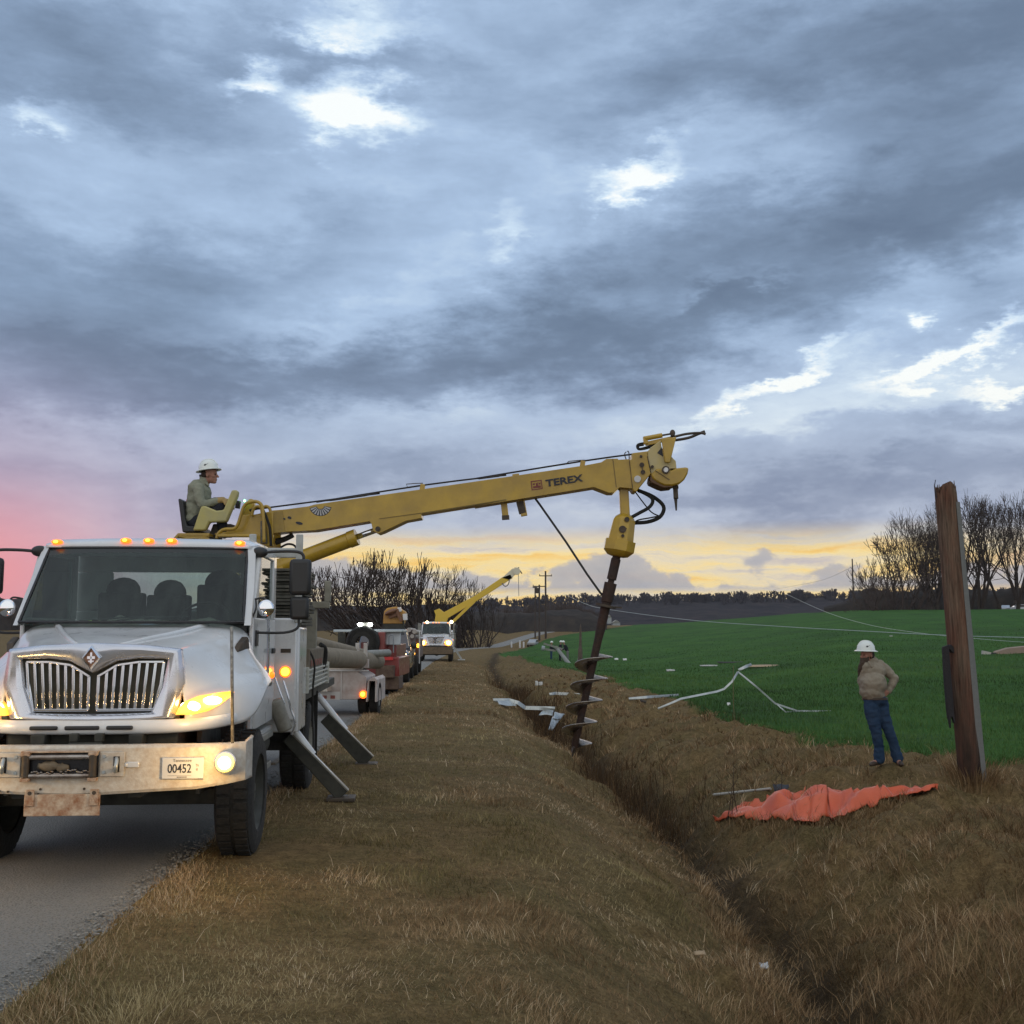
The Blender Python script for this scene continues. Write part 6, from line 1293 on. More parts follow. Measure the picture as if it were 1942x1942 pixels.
# --- three workers round the fallen crossarm pole
def worker(px, feet, Y, lean, label, legs=denim, face=1):
    z = gz(at(px, feet, Y).x, Y); T_ = thing('person', (at(px, feet, Y).x, Y, z), label, 'person', 0, None)
    L = lambda x, h_, d=0.: V((x * face + lean * max(0, h_ - .9) * face, d, h_))
    fuse('body', [('e', L(0, 1.66), (.09, .08, .11)), ('c', L(0, 1.55), L(0, 1.42), .055, .06), ('e', L(0, 1.25), (.15, .11, .2)), ('e', L(0, .98), (.15, .11, .1)), ('c', L(0, .95, -.09), L(.02, .08, -.1), .08, .045), ('c', L(0, .95, .09), L(-.02, .08, .1), .08, .045),
                  ('c', L(0, 1.42, -.18), L(.15, 1.15, -.2), .05, .04), ('c', L(.15, 1.15, -.2), L(.38, 1.05, -.12), .04, .03), ('c', L(0, 1.42, .18), L(.15, 1.15, .2), .05, .04), ('c', L(.15, 1.15, .2), L(.38, 1.05, .12), .04, .03)] + hand_prims(L(.38, 1.05, -.12), (face, 0, -.2), (0, 0, -1), .5) + hand_prims(L(.38, 1.05, .12), (face, 0, -.2), (0, 0, -1), .5), skin, T_, .014, 2)
    fuse('jacket', [('e', L(0, 1.38), (.17, .21, .12)), ('e', L(0, 1.18), (.18, .19, .2)), ('e', L(0, .98), (.17, .17, .1)), ('c', L(0, 1.42, -.2), L(.15, 1.15, -.22), .07, .06), ('c', L(.15, 1.15, -.22), L(.36, 1.06, -.13), .06, .05), ('c', L(0, 1.42, .2), L(.15, 1.15, .22), .07, .06), ('c', L(.15, 1.15, .22), L(.36, 1.06, .13), .06, .05)], dark_cloth, T_, .016, 2, .01)
    fuse('trousers', [('e', L(0, .93), (.16, .16, .1)), ('c', L(0, .9, -.09), L(.02, .08, -.11), .10, .075), ('c', L(0, .9, .09), L(-.02, .08, .11), .10, .075)], legs, T_, .016, 2, .01)
    for s in (-1, 1): fuse('boot', [('c', L(0, .05, s * .1), L(.15, .04, s * .1), .05, .045)], leather, T_, .014, 2)
    q = MB(); q.ell(V(L(0, 1.73)), (.135, .13, .13), 16, 10, v0=0, v1=.52); q.lathe(L(0, 1.72), (0, 0, 1), [(0, .10), (-.01, .165), (.01, .165), (.01, .1)], 20); q.build('hard_hat', hat_m, T_, smooth=60)
    return T_
worker(1045.5, 1252, 104, .05, 'person in dark jacket and white hard hat, left end of the crossarms')
worker(1062, 1256, 101, .12, 'person in dark jacket behind the fallen pole, middle of the crew', legs=dark_cloth)
worker(1076.5, 1259, 98, .45, 'person bending forward over the fallen pole, right of the crew', legs=mat('grey_trousers', (.15, .15, .15), .9), face=-1)
FP = thing('fallen_pole', tuple(on_ground(1080, 1265)), 'grey fallen utility pole with two crossarms that the far crew works round', 'pole')
q = MB(); q.cyl(at(1082, 1263, 93), at(1055, 1228, 101), .19, .15, n=16); ps_ = q.build('pole_shaft', mat('silver_wood', (.26, .27, .24), .85, nz=(3, (.17, .17, .15), .7)), FP, world=True)
q = MB(); q.cyl(at(1082.3, 1263.6, 92.95), at(1082.3, 1263.6, 92.98), .16, n=16); q.build('butt_end', ink, ps_, world=True)
for a, b_ in (((1031, 1220.5, 100), (1071, 1232, 100)), ((1028, 1230, 100.5), (1054, 1234.5, 100))):
    q = MB(); q.bar(at(*a), at(*b_), .14, .16); c = q.build('crossarm', MATS['silver_wood'], FP, world=True)
q = MB(); q.cyl(at(1027, 1229, 100.5), at(1033, 1230, 100.5), .22, n=12); q.build('insulator', mat('glaze', (.3, .33, .36), .4), FP, world=True)
# ---------------------------------------------------------------- the orange tarp
def curve_pts(px_list, n):
    xs = [p[0] for p in px_list]; t = np.linspace(0, 1, n); acc = np.array([0] + list(np.cumsum([math.hypot(a[0] - b[0], a[1] - b[1]) for a, b in zip(px_list[1:], px_list)]))); acc = acc / acc[-1]
    return [(float(np.interp(k, acc, xs)), float(np.interp(k, acc, [p[1] for p in px_list]))) for k in t]
fe_ = curve_pts([(1357, 1560), (1375, 1543), (1410, 1520), (1450, 1508), (1500, 1501), (1540, 1491), (1562, 1490), (1600, 1497), (1650, 1495), (1700, 1491), (1766, 1488), (1778, 1494)], 90)
ne_ = curve_pts([(1352, 1566), (1372, 1562), (1400, 1561), (1450, 1564), (1500, 1566), (1545, 1567), (1600, 1556), (1650, 1541), (1690, 1524), (1735, 1513), (1762, 1508), (1780, 1496)], 90)
rows = []; nw_ = [on_ground(*p_) for p_ in ne_]; fw_ = [on_ground(p_[0], p_[1] + 7) for p_ in fe_]
for k in range(26):
    t = k / 25; row = []
    for a, c in zip(nw_, fw_):
        p = a.lerp(c, t); p.z = gz(p.x, p.y)
        pk = V((p.x * 1.0, p.y * 1.0, 0))
        fold = abs(mnoise.noise(V((p.x * 1.5 + p.y * .5, p.y * .9, 1)))) * .06 + abs(mnoise.noise(V((p.x * 4 - p.y, p.y * 2.5, 5)))) * .035 + abs(mnoise.noise(V((p.x * 8 + p.y * 3, p.y * 7, 8)))) * .03 + .010 * mnoise.noise(V((p.x * 14, p.y * 14, 2)))
        row.append((p.x, p.y, p.z + .015 + (fold + .04) * math.sin(PI * min(1, .12 + t)) ** .6))
    rows.append(row)
q = MB(); q.grid(rows)
tarp = q.build('tarp', mat('orange_tarp', (.55, .080, .020), .45, nz=(1.6, (.62, .15, .07), .6, 10), bump=(9, .35)), None, smooth=180, fix=False, solid=.006)
tag(tarp, 'crumpled orange tarp spread over the grass below the broken pole', 'tarp')
# ---------------------------------------------------------------- torn sheet metal and other wreckage
def ribbon(name, pts, w, label, m=galv, curl=.25, group=None, up=(0, 0, 1), cat='metal strip'):
    """a torn strip of channel metal: a bent web with two turned edges"""
    P_ = [V(p) for p in pts]; rows = []
    for i, p in enumerate(P_):
        d = (P_[min(i + 1, len(P_) - 1)] - P_[max(i - 1, 0)]).normalized(); s_ = d.cross(V((0, -1, .2))).normalized(); f = d.cross(s_).normalized()
        rows.append([p - s_ * w * .5 + f * w * curl, p - s_ * w * .5, p + s_ * w * .5, p + s_ * w * .5 + f * w * curl])
    q = MB(); q.grid(rows); o = q.build(name, m, None, smooth=20, fix=False, solid=.006); return tag(o, label, cat, group)
g5 = lambda x, y: (1140 + x * 480 / 1932, 1200 + y * 480 / 1932)
def gp5(x, y, lift=.04): p = on_ground(*g5(x, y)); return V((p.x, p.y, p.z + lift))
L0 = gp5(435, 580); YL = L0.y; YR_ = gp5(1755, 600).y
def arch(x, y): px_, py_ = g5(x, y); Yv = YL + (YR_ - YL) * (x - 435) / 1320.; return at(px_, py_, Yv)
GS = 'torn strips of silver sheet metal'
ribbon('metal_strip', [arch(*p) for p in ((435, 580), (610, 503), (885, 448), (940, 428), (1000, 372), (1045, 298))], .05, 'silver metal strip rising to the peak of the wreckage in the green field', group=GS)
ribbon('metal_strip', [arch(*p) for p in ((1045, 298), (1190, 415), (1330, 540), (1500, 597), (1755, 598), (1728, 622))], .045, 'silver metal strip falling from the peak towards the standing person', group=GS)
ribbon('metal_strip', [arch(*p) for p in ((1340, 545), (1410, 605), (1500, 600))], .03, 'thin silver loop hanging under the strip that points at the standing person', group=GS)
ribbon('metal_strip', [arch(*p) for p in ((1050, 285), (1095, 262), (1148, 240))], .07, 'short bent metal piece at the top of the peak in the field', group=GS)
ribbon('metal_strip', [gp5(212, 540, .08), gp5(350, 522, .12), gp5(600, 486, .05)], .08, 'straight silver channel at the field edge right of the auger', group=GS)
ribbon('metal_strip', [gp5(300, 545, .1), gp5(345, 548, .05)], .08, 'dark stub under the straight silver channel', m=dark_steel, group=GS)
g8 = lambda x, y: (880 + x * 320 / 1932, 1220 + y * 320 / 1932)
def gp8(x, y, lift=.05): p = on_ground(*g8(x, y)); return V((p.x, p.y, p.z + lift))
YD = gp8(1060, 640).y
a8 = lambda x, y, Y: at(*g8(x, y), Y)
ribbon('metal_strip', [a8(980, 585, YD), a8(1050, 572, YD + .3), a8(1370, 592, YD + .5), a8(1570, 608, YD + .6), a8(1750, 635, YD + .6), a8(1890, 668, YD + .6)], .10, 'long flat silver channel passing behind the auger', group=GS)
YE = on_ground(*g8(700, 880)).y
ribbon('metal_strip', [a8(335, 652, YE), a8(520, 652, YE + .4), a8(620, 680, YE + .3), a8(700, 738, YE), a8(860, 742, YE), a8(1040, 747, YE - .2)], .11, 'kinked silver strip lying across the ditch on the left', group=GS)
def sheet(pts, label, m=galv, amp=.05):
    q = MB(); A, B_, C_, D_ = [V(p) for p in pts]; rows = []
    for i in range(9):
        row = []
        for j in range(9):
            p = A.lerp(B_, j / 8).lerp(D_.lerp(C_, j / 8), i / 8); n_ = mnoise.noise(p * 3.1) * amp; row.append(p + V((0, -n_, n_)))
        rows.append(row)
    q.grid(rows); return tag(q.build('metal_sheet', m, None, smooth=25, fix=False, solid=.006), label, 'metal sheet', 'sheets of metal in the ditch')
sheet([a8(375, 650, YE), a8(590, 655, YE + .5), a8(600, 715, YE + .1), a8(400, 705, YE - .3)], 'pale crumpled sheet at the left end of the kinked strip')
sheet([a8(910, 770, YE), a8(1030, 750, YE + .2), a8(1015, 825, YE - .4), a8(855, 815, YE - .5)], 'dull flat sheet in the middle of the ditch wreckage')
sheet([a8(1035, 790, YE - .2), a8(1152, 808, YE + .3), a8(1100, 880, YE - .2), a8(1020, 860, YE - .7)], 'bright upper sheet folded over the ditch bank beside the auger', amp=.03)
sheet([a8(1015, 830, YE - .5), a8(1098, 878, YE - .2), a8(1008, 1005, YE - 1.3), a8(965, 985, YE - 1.5)], 'bright hanging sheet folded down into the ditch beside the auger', amp=.03)
def scrap(px, py, w, h, m, label, name='scrap', cat='scrap', tilt=.15, seed=0, group=None):
    p = on_ground(px, py); k = p.y / FPX; r_ = random.Random(seed + int(px)); q = MB(); rows = []
    for i in range(4):
        rows.append([(p.x + (j / 4 - .5) * w * k, p.y + (i / 3 - .5) * w * k * .5, p.z + .02 + (i / 3) * h * k + abs(mnoise.noise(V((i * .9, j * .9, px)))) * h * k * .8) for j in range(5)])
    q.grid(rows); return tag(q.build(name, m, None, smooth=30, fix=False, solid=.008), label, cat, group)
tan_board = mat('tan_board', (.42, .30, .17), .8, nz=(3, (.3, .22, .14), .7)); pale_board = mat('pale_board', (.45, .44, .40), .7, nz=(4, (.33, .31, .27), .7))
scrap(1447, 1265, 60, 3, tan_board, 'tan board lying flat in the field right of the metal peak', 'board', 'board')
scrap(1386, 1258, 50, 2, mat('dark_soil', (.02, .02, .014), .95), 'dark gouge of turned soil behind the metal peak', 'turned_soil', 'soil')
scrap(1345, 1264, 34, 1.5, pale_board, 'thin pale lath left of the dark gouge in the field', 'lath', 'board')
scrap(1272, 1274, 16, 3, pale_board, 'small pale splinter in the field between auger and metal peak')
scrap(1169, 1252, 7, 3, mat('litter_white', (.6, .6, .58), .6), 'white scrap close to the auger, left one of a pair', group='white scraps in the field')
scrap(1185, 1253, 7, 3, MATS['litter_white'], 'white scrap just right of the pair beside the auger', group='white scraps in the field')
scrap(1382, 1339, 6, 4, MATS['litter_white'], 'tiny white scrap below the metal arch', group='white scraps in the field')
scrap(1690, 1208, 6, 1.2, pale_board, 'pale scrap far up the field above the standing person', group='white scraps in the field')
scrap(1449, 1842, 16, 8, mat('foil', (.55, .58, .6), .35, metal=.4, bump=(40, .8)), 'crumpled silvery wrapper in the bottom of the ditch', 'wrapper', 'litter')
scrap(1327, 1817, 20, 4, tan_board, 'curled dead leaf on the ditch bank left of the wrapper', 'leaf', 'leaf')
scrap(1022, 1301, 14, 6, pale_board, 'small grey rock beside the dark hole left of the auger', 'rock', 'rock')
log('plank', on_ground(1353, 1516) + V((0, 0, .03)), on_ground(1462, 1505) + V((0, 0, .05)), .020, .018, 'pale pole end lying behind the tarp', 'plank', pale_board)
scrap(1483, 1506, 30, 9, ink, 'black plastic scrap at the end of the pale pole behind the tarp', 'plastic_scrap')
a_ = on_ground(1862, 1243); k_ = a_.y / FPX
BR = thing('roof_panel', (a_.x, a_.y, a_.z), 'torn tan roof panel with one white end lying far up the field beside the broken pole', 'panel')
c7 = lambda x, y, dy=0.: at(1500 + x * 442 / 1932, 1180 + y * 442 / 1932, a_.y + 1 + dy)
q = MB(); q.prism([c7(*p) for p in ((1690, 262), (1700, 248), (1800, 218), (1940, 204), (2100, 200), (2100, 262), (1932, 256), (1770, 266))], (0, .3, .05)); q.build('panel_board', mat('panel_tan', (.30, .22, .17), .8, nz=(1, (.2, .15, .12), .7)), BR, world=True)
q = MB(); q.prism([c7(*p, -.1) for p in ((1592, 235), (1662, 250), (1655, 275), (1588, 266))], (0, .2, 0)); q.build('panel_end', pale_board, BR, world=True); q = MB(); q.bar(c7(1650, 258), c7(1700, 262), .12); q.build('panel_joint', ink, BR, world=True)
# far things: parked cars by the tree row, cars on the road beyond, marker posts
def car(px, py, Y, label, paint, rz=0., s=1., name='parked_car', cat='car', group='far parked cars'):
    p = at(px, py, Y); T_ = thing(name, (p.x, Y, gz(p.x, Y)), label, cat, rz, group)
    secs = [(-2.2, .55, .85), (-2.1, .4, .95), (-1.2, .4, 1.05), (-.5, .4, 1.5), (.9, .4, 1.52), (1.7, .4, 1.08), (2.2, .4, .98), (2.3, .55, .85)]
    q = MB(); q.loft([[V((x * s, -.85 * s, z0 * s)), V((x * s, -.75 * s, z1 * s)), V((x * s, .75 * s, z1 * s)), V((x * s, .85 * s, z0 * s))] for x, z0, z1 in secs]); b_ = q.build('body', paint, T_, bevel=.04)
    q = MB(); q.prism([(-1.05 * s, -.83 * s, 1.02 * s), (-.5 * s, -.80 * s, 1.42 * s), (.9 * s, -.80 * s, 1.44 * s), (1.5 * s, -.83 * s, 1.05 * s)], (0, 1.64 * s, 0)); q.build('side_window', black_gloss, T_)
    for x in (-1.35, 1.4):
        for y in (-.78, .78): q = MB(); q.cyl((x * s, (y - .1) * s, .33 * s), (x * s, (y + .1) * s, .33 * s), .33 * s, n=18); q.build('wheel', rubber, T_)
    return T_
car(1933, 1140, 211, 'white car parked under the tallest tree at the right edge', mat('car_white', (.42, .45, .48), .3, coat=1))
car(1906, 1140, 214, 'small pale car half hidden beside the white one under the trees', MATS['car_white'], rz=1.2)
car(1011, 1196, 163, 'white car with its nose dipped by the foot of the utility poles', mat('car_grey', (.35, .37, .38), .35), rz=1.35, s=.72)
for px_, py_, lb in ((970, 1200, 'white marker post, leftmost of the three beside the far road'), (986, 1198, 'white marker post, tallest and middle of the three beside the far road'), (993, 1196, 'white marker post, rightmost of the three beside the far road')):
    p = at(px_, py_, 160); z = gz(p.x, 160); q = MB(); q.cyl((0, 0, -.1), (0, 0, .75 + (.2 if px_ == 986 else 0)), .13, .12, n=10); q.ell((0, 0, .75 + (.2 if px_ == 986 else 0)), (.12, .12, .07), 10, 6)
    o = q.build('marker_post', white_paint, None); o.location = (p.x, 160, z); tag(o, lb, 'post', 'white marker posts')
for px_, py_, w_, lb in ((1156, 1172, 7, 'low white shed beyond the field, left of the pair'), (1169, 1182, 14, 'low white shed beyond the field, longer one by the lane')):
    Y = 300; p = at(px_, py_, Y); T_ = thing('shed', (p.x, Y, p.z - 1.5), lb, 'shed', 0, 'sheds beyond the field'); hw = w_ * Y / FPX / 2
    q = MB(); q.bx(-hw, hw, 0, 4, 0, 1.6); q.build('wall', mat('shed_white', (.4, .42, .42), .7), T_); q = MB(); q.prism([(-hw * 1.1, -.2, 1.6), (hw * 1.1, -.2, 1.6), (0, -.2, 2.4)], (0, 4.4, 0)); q.build('roof', grey_metal, T_)
# blocks by the wheel, a tall weed stalk, dead weeds
w_ = on_ground(545, 1452)
for i, (a, b_) in enumerate((((517, 1458), (542, 1440)), ((548, 1462), (572, 1440)))):
    A, B2 = on_ground(*a), on_ground(*b_); q = MB(); q.bar(A + V((0, 0, .05)), B2 + V((0, 0, .05)), .07, .05); tag(q.build('timber_block', old_wood, None, bevel=.006), ('pale timber block on the grass nearest the front wheel', 'pale timber block lying just right of the other under the outrigger')[i], 'block')
b = on_ground(1399, 1482)
q = MB(); q.tube([b, b + V((-.015, 0, .6)), b + V((-.04, 0, 1.2)), at(1391, 1262, b.y)], (.007, .0035), 5); tag(q.build('weed_stalk', mat('stalk', (.17, .12, .06), .9), None, smooth=180), 'single very tall dry weed stalk left of the standing person', 'weed')
b = on_ground(1385, 1560); q = MB()
for dx, hh, ln in ((0, .75, .03), (.10, .55, -.05), (-.06, .45, .05), (.6, .6, .02), (.66, .8, .04)):
    q.tube([b + V((dx, -.1, 0)), b + V((dx + ln, -.1, hh * .5)), b + V((dx + ln * 1.5, -.1, hh))], (.008, .003), 5)
    for j in range(4): z_ = hh * (.45 + .15 * j); q.tube([b + V((dx + ln, -.1, z_)), b + V((dx + ln + (.06 if j % 2 else -.06), -.1, z_ + .08))], .003, 4)
tag(q.build('weeds', mat('weed_brown', (.045, .03, .02), .95), None, fix=False), kind='stuff')
# ---------------------------------------------------------------- grass
gmat = bpy.data.materials.new('dry_blades'); gmat.use_nodes = True; Q_ = NT(gmat.node_tree); qp = Q_.n['Principled BSDF']; qp.inputs['Roughness'].default_value = .85; qp.inputs['Specular IOR Level'].default_value = .15
Q_.l.new(Q_.ramp(Q_.new('ShaderNodeAttribute', attribute_name='tone').outputs['Fac'], [(0, (.045, .026, .013)), (.3, (.145, .088, .042)), (.55, (.27, .170, .084)), (.8, (.43, .30, .165)), (1, (.60, .48, .32))]), qp.inputs['Base Color'])
omat = bpy.data.materials.new('olive_blades'); omat.use_nodes = True; Q_ = NT(omat.node_tree); qp = Q_.n['Principled BSDF']; qp.inputs['Roughness'].default_value = .85; qp.inputs['Specular IOR Level'].default_value = .15
Q_.l.new(Q_.ramp(Q_.new('ShaderNodeAttribute', attribute_name='tone').outputs['Fac'], [(0, (.045, .040, .016)), (.35, (.125, .108, .040)), (.7, (.26, .200, .090)), (1, (.46, .37, .20))]), qp.inputs['Base Color'])
cmat = bpy.data.materials.new('green_blades'); cmat.use_nodes = True; Q_ = NT(cmat.node_tree); qp = Q_.n['Principled BSDF']; qp.inputs['Roughness'].default_value = .8; qp.inputs['Specular IOR Level'].default_value = .15
Q_.l.new(Q_.ramp(Q_.new('ShaderNodeAttribute', attribute_name='tone').outputs['Fac'], [(0, (.030, .058, .016)), (.5, (.056, .118, .028)), (1, (.10, .175, .045))]), qp.inputs['Base Color'])
rng = np.random.default_rng(12)
def blades(name, x, y, z, h, w, dirx, diry, lean, tone, m, label=None):
    """x,y,z roots; each blade bends over towards (dirx,diry)"""
    n = len(x); px_, py_ = -diry, dirx; a = rng.uniform(-1.2, 1.2, n); c, s = np.cos(a), np.sin(a); wx, wy = px_ * c - py_ * s, px_ * s + py_ * c
    vs = np.empty((n, 6, 3), np.float32)
    for i, (t, ww) in enumerate(((0, 1.), (.55, .8), (1., .12))):
        out = lean * h * t ** 1.6; up_ = h * t * np.sqrt(np.maximum(1 - (lean * .75) ** 2 * t, .03))
        for j, s_ in enumerate((-1, 1)):
            vs[:, i * 2 + j, 0] = x + dirx * out + wx * w * ww * s_ * .5; vs[:, i * 2 + j, 1] = y + diry * out + wy * w * ww * s_ * .5; vs[:, i * 2 + j, 2] = z + up_ - .01
    base = (np.arange(n) * 6)[:, None]; f = np.concatenate([base + np.array([0, 1, 3, 2]), base + np.array([2, 3, 5, 4])], 0)
    o = npmesh(name, vs.reshape(-1, 3), f, m, True); gattr(o.data, 'tone', np.repeat(np.clip(tone, 0, 1), 6)); return tag(o, label, kind='stuff')
def sample(n, y0, y1, half=.56, pad=1.2):
    y = y0 * (y1 / y0) ** rng.random(n); x = (rng.random(n) * 2 - 1) * (half * y + pad); return x, y
# short matted grass on the shoulder
x, y = sample(600000, 2.2, 75); e = tabv(T_EDGE, y); c = tabv(T_CREST, y); d = tabv(T_DITCH, y)
k = (x > e + .02) & (x < d - .2) & ~((x < -1.2) & (x > -2.2) & (y > 8.8) & (y < 9.6)); x, y, e, c, d = (v[k] for v in (x, y, e, c, d)); n = len(x)
th = 2 * PI * (vnoise(x, y, .7, 21) + vnoise(x, y, 2.2, 22)) + rng.normal(0, 1.2, n); long_ = sstep(0, 1.2, x - c)
h = (rng.uniform(.018, .050, n) * (1 + 1.0 * sstep(0.05, .3, vnoise(x, y, 1.6, 23))) * (1 + 1.0 * long_)); wd = np.maximum(.0028, .00040 * y)
tone = .58 + .6 * vnoise(x, y, .9, 24) + .35 * vnoise(x, y, 4., 25) + rng.normal(0, .17, n) - .08 * long_
ol = vnoise(x, y, .5, 26) + .5 * vnoise(x, y, 1.7, 27) + .22 - .5 * long_ + rng.normal(0, .10, n) - .016 * np.maximum(y - 9, 0) - .10 * (x + .6)
zz_ = height(x, y)
for nm, kk, m in (('dry_grass', ol <= .08, gmat), ('olive_grass', ol > .08, omat)):
    blades(nm, x[kk], y[kk], zz_[kk], h[kk], wd[kk] * rng.uniform(.7, 1.3, kk.sum()), np.cos(th[kk]), np.sin(th[kk]), rng.uniform(.5, .98, kk.sum()), tone[kk], m)
# pale fringe along the asphalt
y = 2.2 * (40 / 2.2) ** rng.random(26000); e = tabv(T_EDGE, y) + .10 * vnoise(y * 0, y, 1.3, 11); cl_n = vnoise(y * 0, y, 2.4, 31); x = e + .16 + rng.normal(0, .10, len(y)) + .08 * cl_n
th = rng.uniform(0, 2 * PI, len(y)); k = (rng.random(len(y)) < .45 + .9 * cl_n) & ~((y > 8.6) & (y < 9.6)); x, y, th = x[k], y[k], th[k]; n = len(x)
blades('fringe_grass', x, y, height(x, y), rng.uniform(.03, .095, n), np.maximum(.003, .0004 * y), np.cos(th), np.sin(th), rng.uniform(.3, .85, n), .72 + rng.normal(0, .15, n), gmat)
# long drooping dead grass in the ditch and up the far bank, in tufts
def tufts(n_t, per, y0, y1, seed_, cond, hr, name, m, tone0, wmin=.0042, dens=None):
    tx_, ty_ = sample(n_t, y0, y1); k = cond(tx_, ty_); tx_, ty_ = tx_[k], ty_[k]; nt = len(tx_)
    th0 = 2 * PI * vnoise(tx_, ty_, .45, seed_) * 1.3 + PI * 1.2 + rng.normal(0, 1.0, nt); big = rng.uniform(.55, 1.25, nt) * (1 + .8 * vnoise(tx_, ty_, .7, seed_ + 1)); tt = tone0 + .5 * vnoise(tx_, ty_, .6, seed_ + 2) + rng.normal(0, .10, nt)
    R_r = lambda a: np.repeat(a, per); a = rng.uniform(0, 2 * PI, nt * per); r = .085 * np.sqrt(rng.random(nt * per)) * R_r(big)
    x = R_r(tx_) + np.cos(a) * r; y = R_r(ty_) + np.sin(a) * r; dx = np.cos(a) * .8 + np.cos(R_r(th0)) * .9 + rng.normal(0, .3, nt * per); dy = np.sin(a) * .8 + np.sin(R_r(th0)) * .9 + rng.normal(0, .3, nt * per); ln = np.hypot(dx, dy) + 1e-6
    h = rng.uniform(hr[0], hr[1], nt * per) * R_r(big)
    return blades(name, x, y, height(x, y), h, np.maximum(wmin, .00042 * y) * rng.uniform(.6, 1.3, nt * per), dx / ln, dy / ln, rng.uniform(.45, 1.0, nt * per), R_r(tt) + rng.normal(0, .16, nt * per), m)
def on_bank(x, y):
    d = tabv(T_DITCH, y); f = tabv(T_FIELD, y); b = tabv(T_BANK, y)
    keep = sstep(f + .3, b - .5, x) * .75 + .25
    near_tarp = (x > 2.2) & (x < 6.4) & (y > 11.8) & (y < 16.3) & (x * -.55 + y > 10.2)
    return ((np.abs(x - d - .42 * vnoise(x * 0, y, .35, 3)) > .2) | (rng.random(len(x)) < .25)) & (x > d - .55) & (x < f - .1) & (rng.random(len(x)) < keep) & ~(near_tarp & (rng.random(len(x)) < .8) & (y > 12.6))
tufts(21000, 16, 3.2, 62, 41, on_bank, (.07, .21), 'bank_grass', gmat, .47)
# short flattened grass under and between the tufts
x, y = sample(190000, 3.2, 90); d = tabv(T_DITCH, y); f = tabv(T_FIELD, y); k = (x > d - .6) & (x < f + .3); x, y = x[k], y[k]; n = len(x)
th = 2 * PI * (vnoise(x, y, .5, 51) + vnoise(x, y, 1.9, 52)) + rng.normal(0, .6, n)
blades('matted_grass', x, y, height(x, y), rng.uniform(.04, .12, n), np.maximum(.004, .00045 * y), np.cos(th), np.sin(th), rng.uniform(.7, 1., n), .40 + .5 * vnoise(x, y, .8, 53) + .3 * vnoise(x, y, 3, 54) + rng.normal(0, .15, n), gmat)
# green stuff
x, y = sample(300000, 14, 150); f = tabv(T_FIELD, y) + .9 * vnoise(x, y, .6, 8) + .35 * vnoise(x, y, 2.5, 9); k = (x > f - .15) & (rng.random(len(x)) < 1 - .9 * sstep(35, 145, y)); x, y, f = x[k], y[k], f[k]; n = len(x); th = rng.uniform(0, 2 * PI, n)
blades('young_wheat', x, y, height(x, y), rng.uniform(.06, .13, n) * (1 + .5 * (x < f + .5)) * (1 + .5 * vnoise(x, y, .5, 62)), np.maximum(.006, .00042 * y), np.cos(th), np.sin(th), rng.uniform(.2, .7, n), .5 + .9 * vnoise(x, y, .12, 61) + .5 * vnoise(x * 3, y * .4, .5, 63) + rng.normal(0, .2, n), cmat)
# dark brush down in the ditch
y = rng.uniform(15, 50, 5200); x = tabv(T_DITCH, y) + rng.normal(0, .38, len(y)) - .1; k = vnoise(x * 0, y, .28, 71) + .5 * vnoise(x, y, 1.2, 72) > .02; x, y = x[k], y[k]; n = len(x); th = rng.uniform(0, 2 * PI, n)
bo = blades('ditch_brush', x, y, height(x, y), rng.uniform(.25, .75, n), np.maximum(.007, .0004 * y), np.cos(th), np.sin(th), rng.uniform(.1, .6, n), .10 + rng.normal(0, .12, n), gmat)
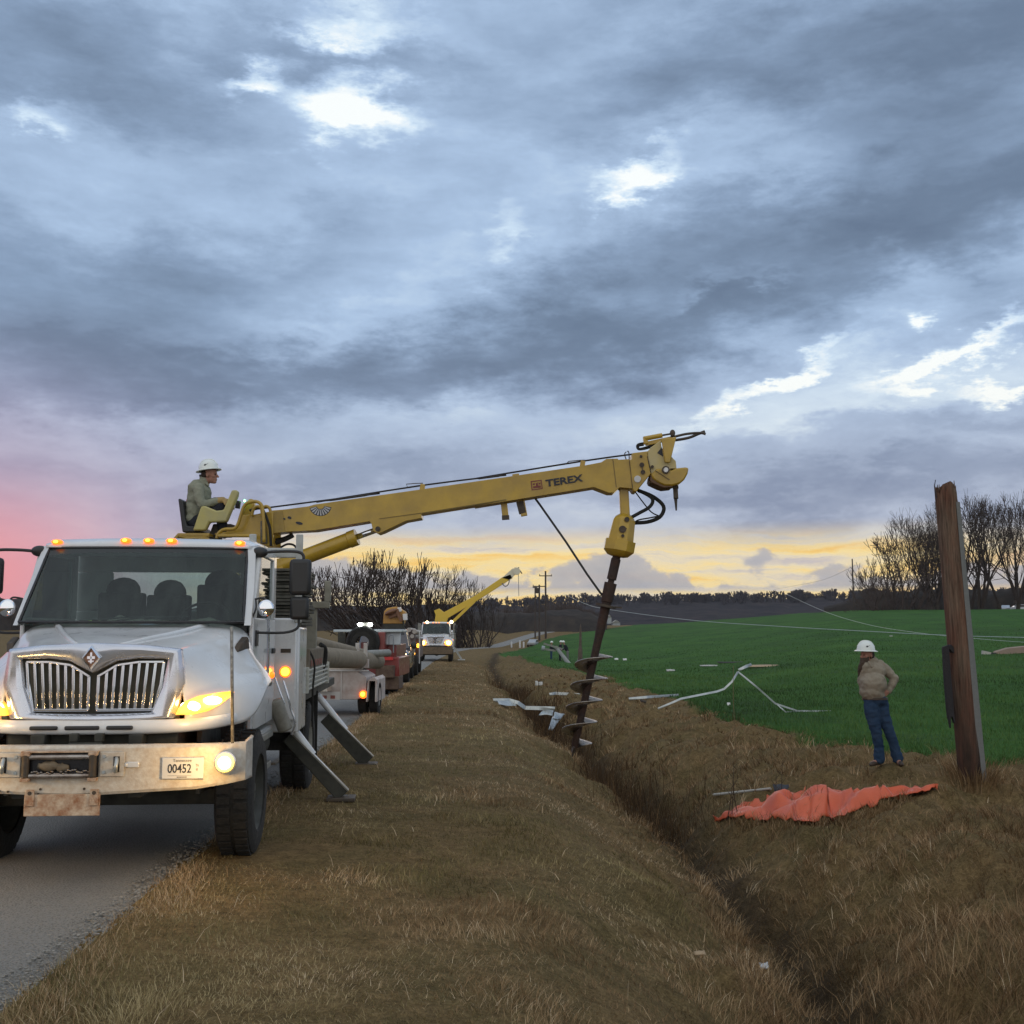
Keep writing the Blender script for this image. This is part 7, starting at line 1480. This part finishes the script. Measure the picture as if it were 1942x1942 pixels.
# long grass crowding the foot of the broken pole, and loose pale stalks
a = rng.uniform(0, 2 * PI, 700); r = .17 + .22 * rng.random(700) ** 1.5; bx_, by_ = T_base = (on_ground(1846, 1478).x, YP)
x = bx_ + np.cos(a) * r; y = by_ + np.sin(a) * r; blades('pole_foot_grass', x, y, height(x, y), rng.uniform(.10, .34, 700), np.full(700, .006), np.cos(a), np.sin(a), rng.uniform(.2, .8, 700), .5 + rng.normal(0, .2, 700), gmat)
ex_e = np.array([[p.x, p.y] for p in nw_]); ii = rng.integers(0, len(ex_e), 1500); x = ex_e[ii, 0] + rng.normal(0, .06, 1500); y = ex_e[ii, 1] - rng.uniform(.0, .16, 1500); k = vnoise(x, y, 1.9, 81) > -.1; x, y = x[k], y[k]; n = len(x); th = rng.uniform(0, 2 * PI, n)
blades('edge_grass', x, y, height(x, y), rng.uniform(.06, .20, n), np.full(n, .006), np.cos(th), np.sin(th), rng.uniform(.3, .9, n), .5 + rng.normal(0, .2, n), gmat)
x, y = sample(1100, 2.6, 30); d = tabv(T_FIELD, y); e = tabv(T_EDGE, y); k = (x > e + .2) & (x < d); x, y = x[k], y[k]; n = len(x); th = rng.uniform(0, 2 * PI, n)
blades('loose_stalks', x, y, height(x, y) + .02, rng.uniform(.05, .14, n), np.maximum(.0030, .0005 * y), np.cos(th), np.sin(th), rng.uniform(.75, 1.0, n), .95 + rng.normal(0, .1, n), gmat)

# loose stones along the broken edge of the asphalt
n = 5000; y = 2.3 * (30 / 2.3) ** rng.random(n); x = tabv(T_EDGE, y) - np.abs(rng.normal(0, .16, n)) + .08; s_ = rng.uniform(.002, .009, n) * (1 + y * .03)
cube = np.array([[a, b, c] for a in (-1, 1) for b in (-1, 1) for c in (-1, 1)], float) * np.array([1, 1, .6]); fc = np.array([(0, 1, 3, 2), (4, 6, 7, 5), (0, 4, 5, 1), (2, 3, 7, 6), (0, 2, 6, 4), (1, 5, 7, 3)])
vs = cube[None] * s_[:, None, None] * rng.uniform(.6, 1.2, (n, 8, 3)); a = rng.uniform(0, 2 * PI, n)[:, None]; vx = vs[..., 0] * np.cos(a) - vs[..., 1] * np.sin(a); vy = vs[..., 0] * np.sin(a) + vs[..., 1] * np.cos(a)
vs = np.stack([vx + x[:, None], vy + y[:, None], vs[..., 2] + .022 + 0 * vx], -1)
tag(npmesh('gravel', vs.reshape(-1, 3), ((np.arange(n) * 8)[:, None, None] + fc[None]).reshape(-1, 4), mat('stone', (.16, .155, .14), .9, nz=(2, (.30, .29, .26), .9)), False), kind='stuff')
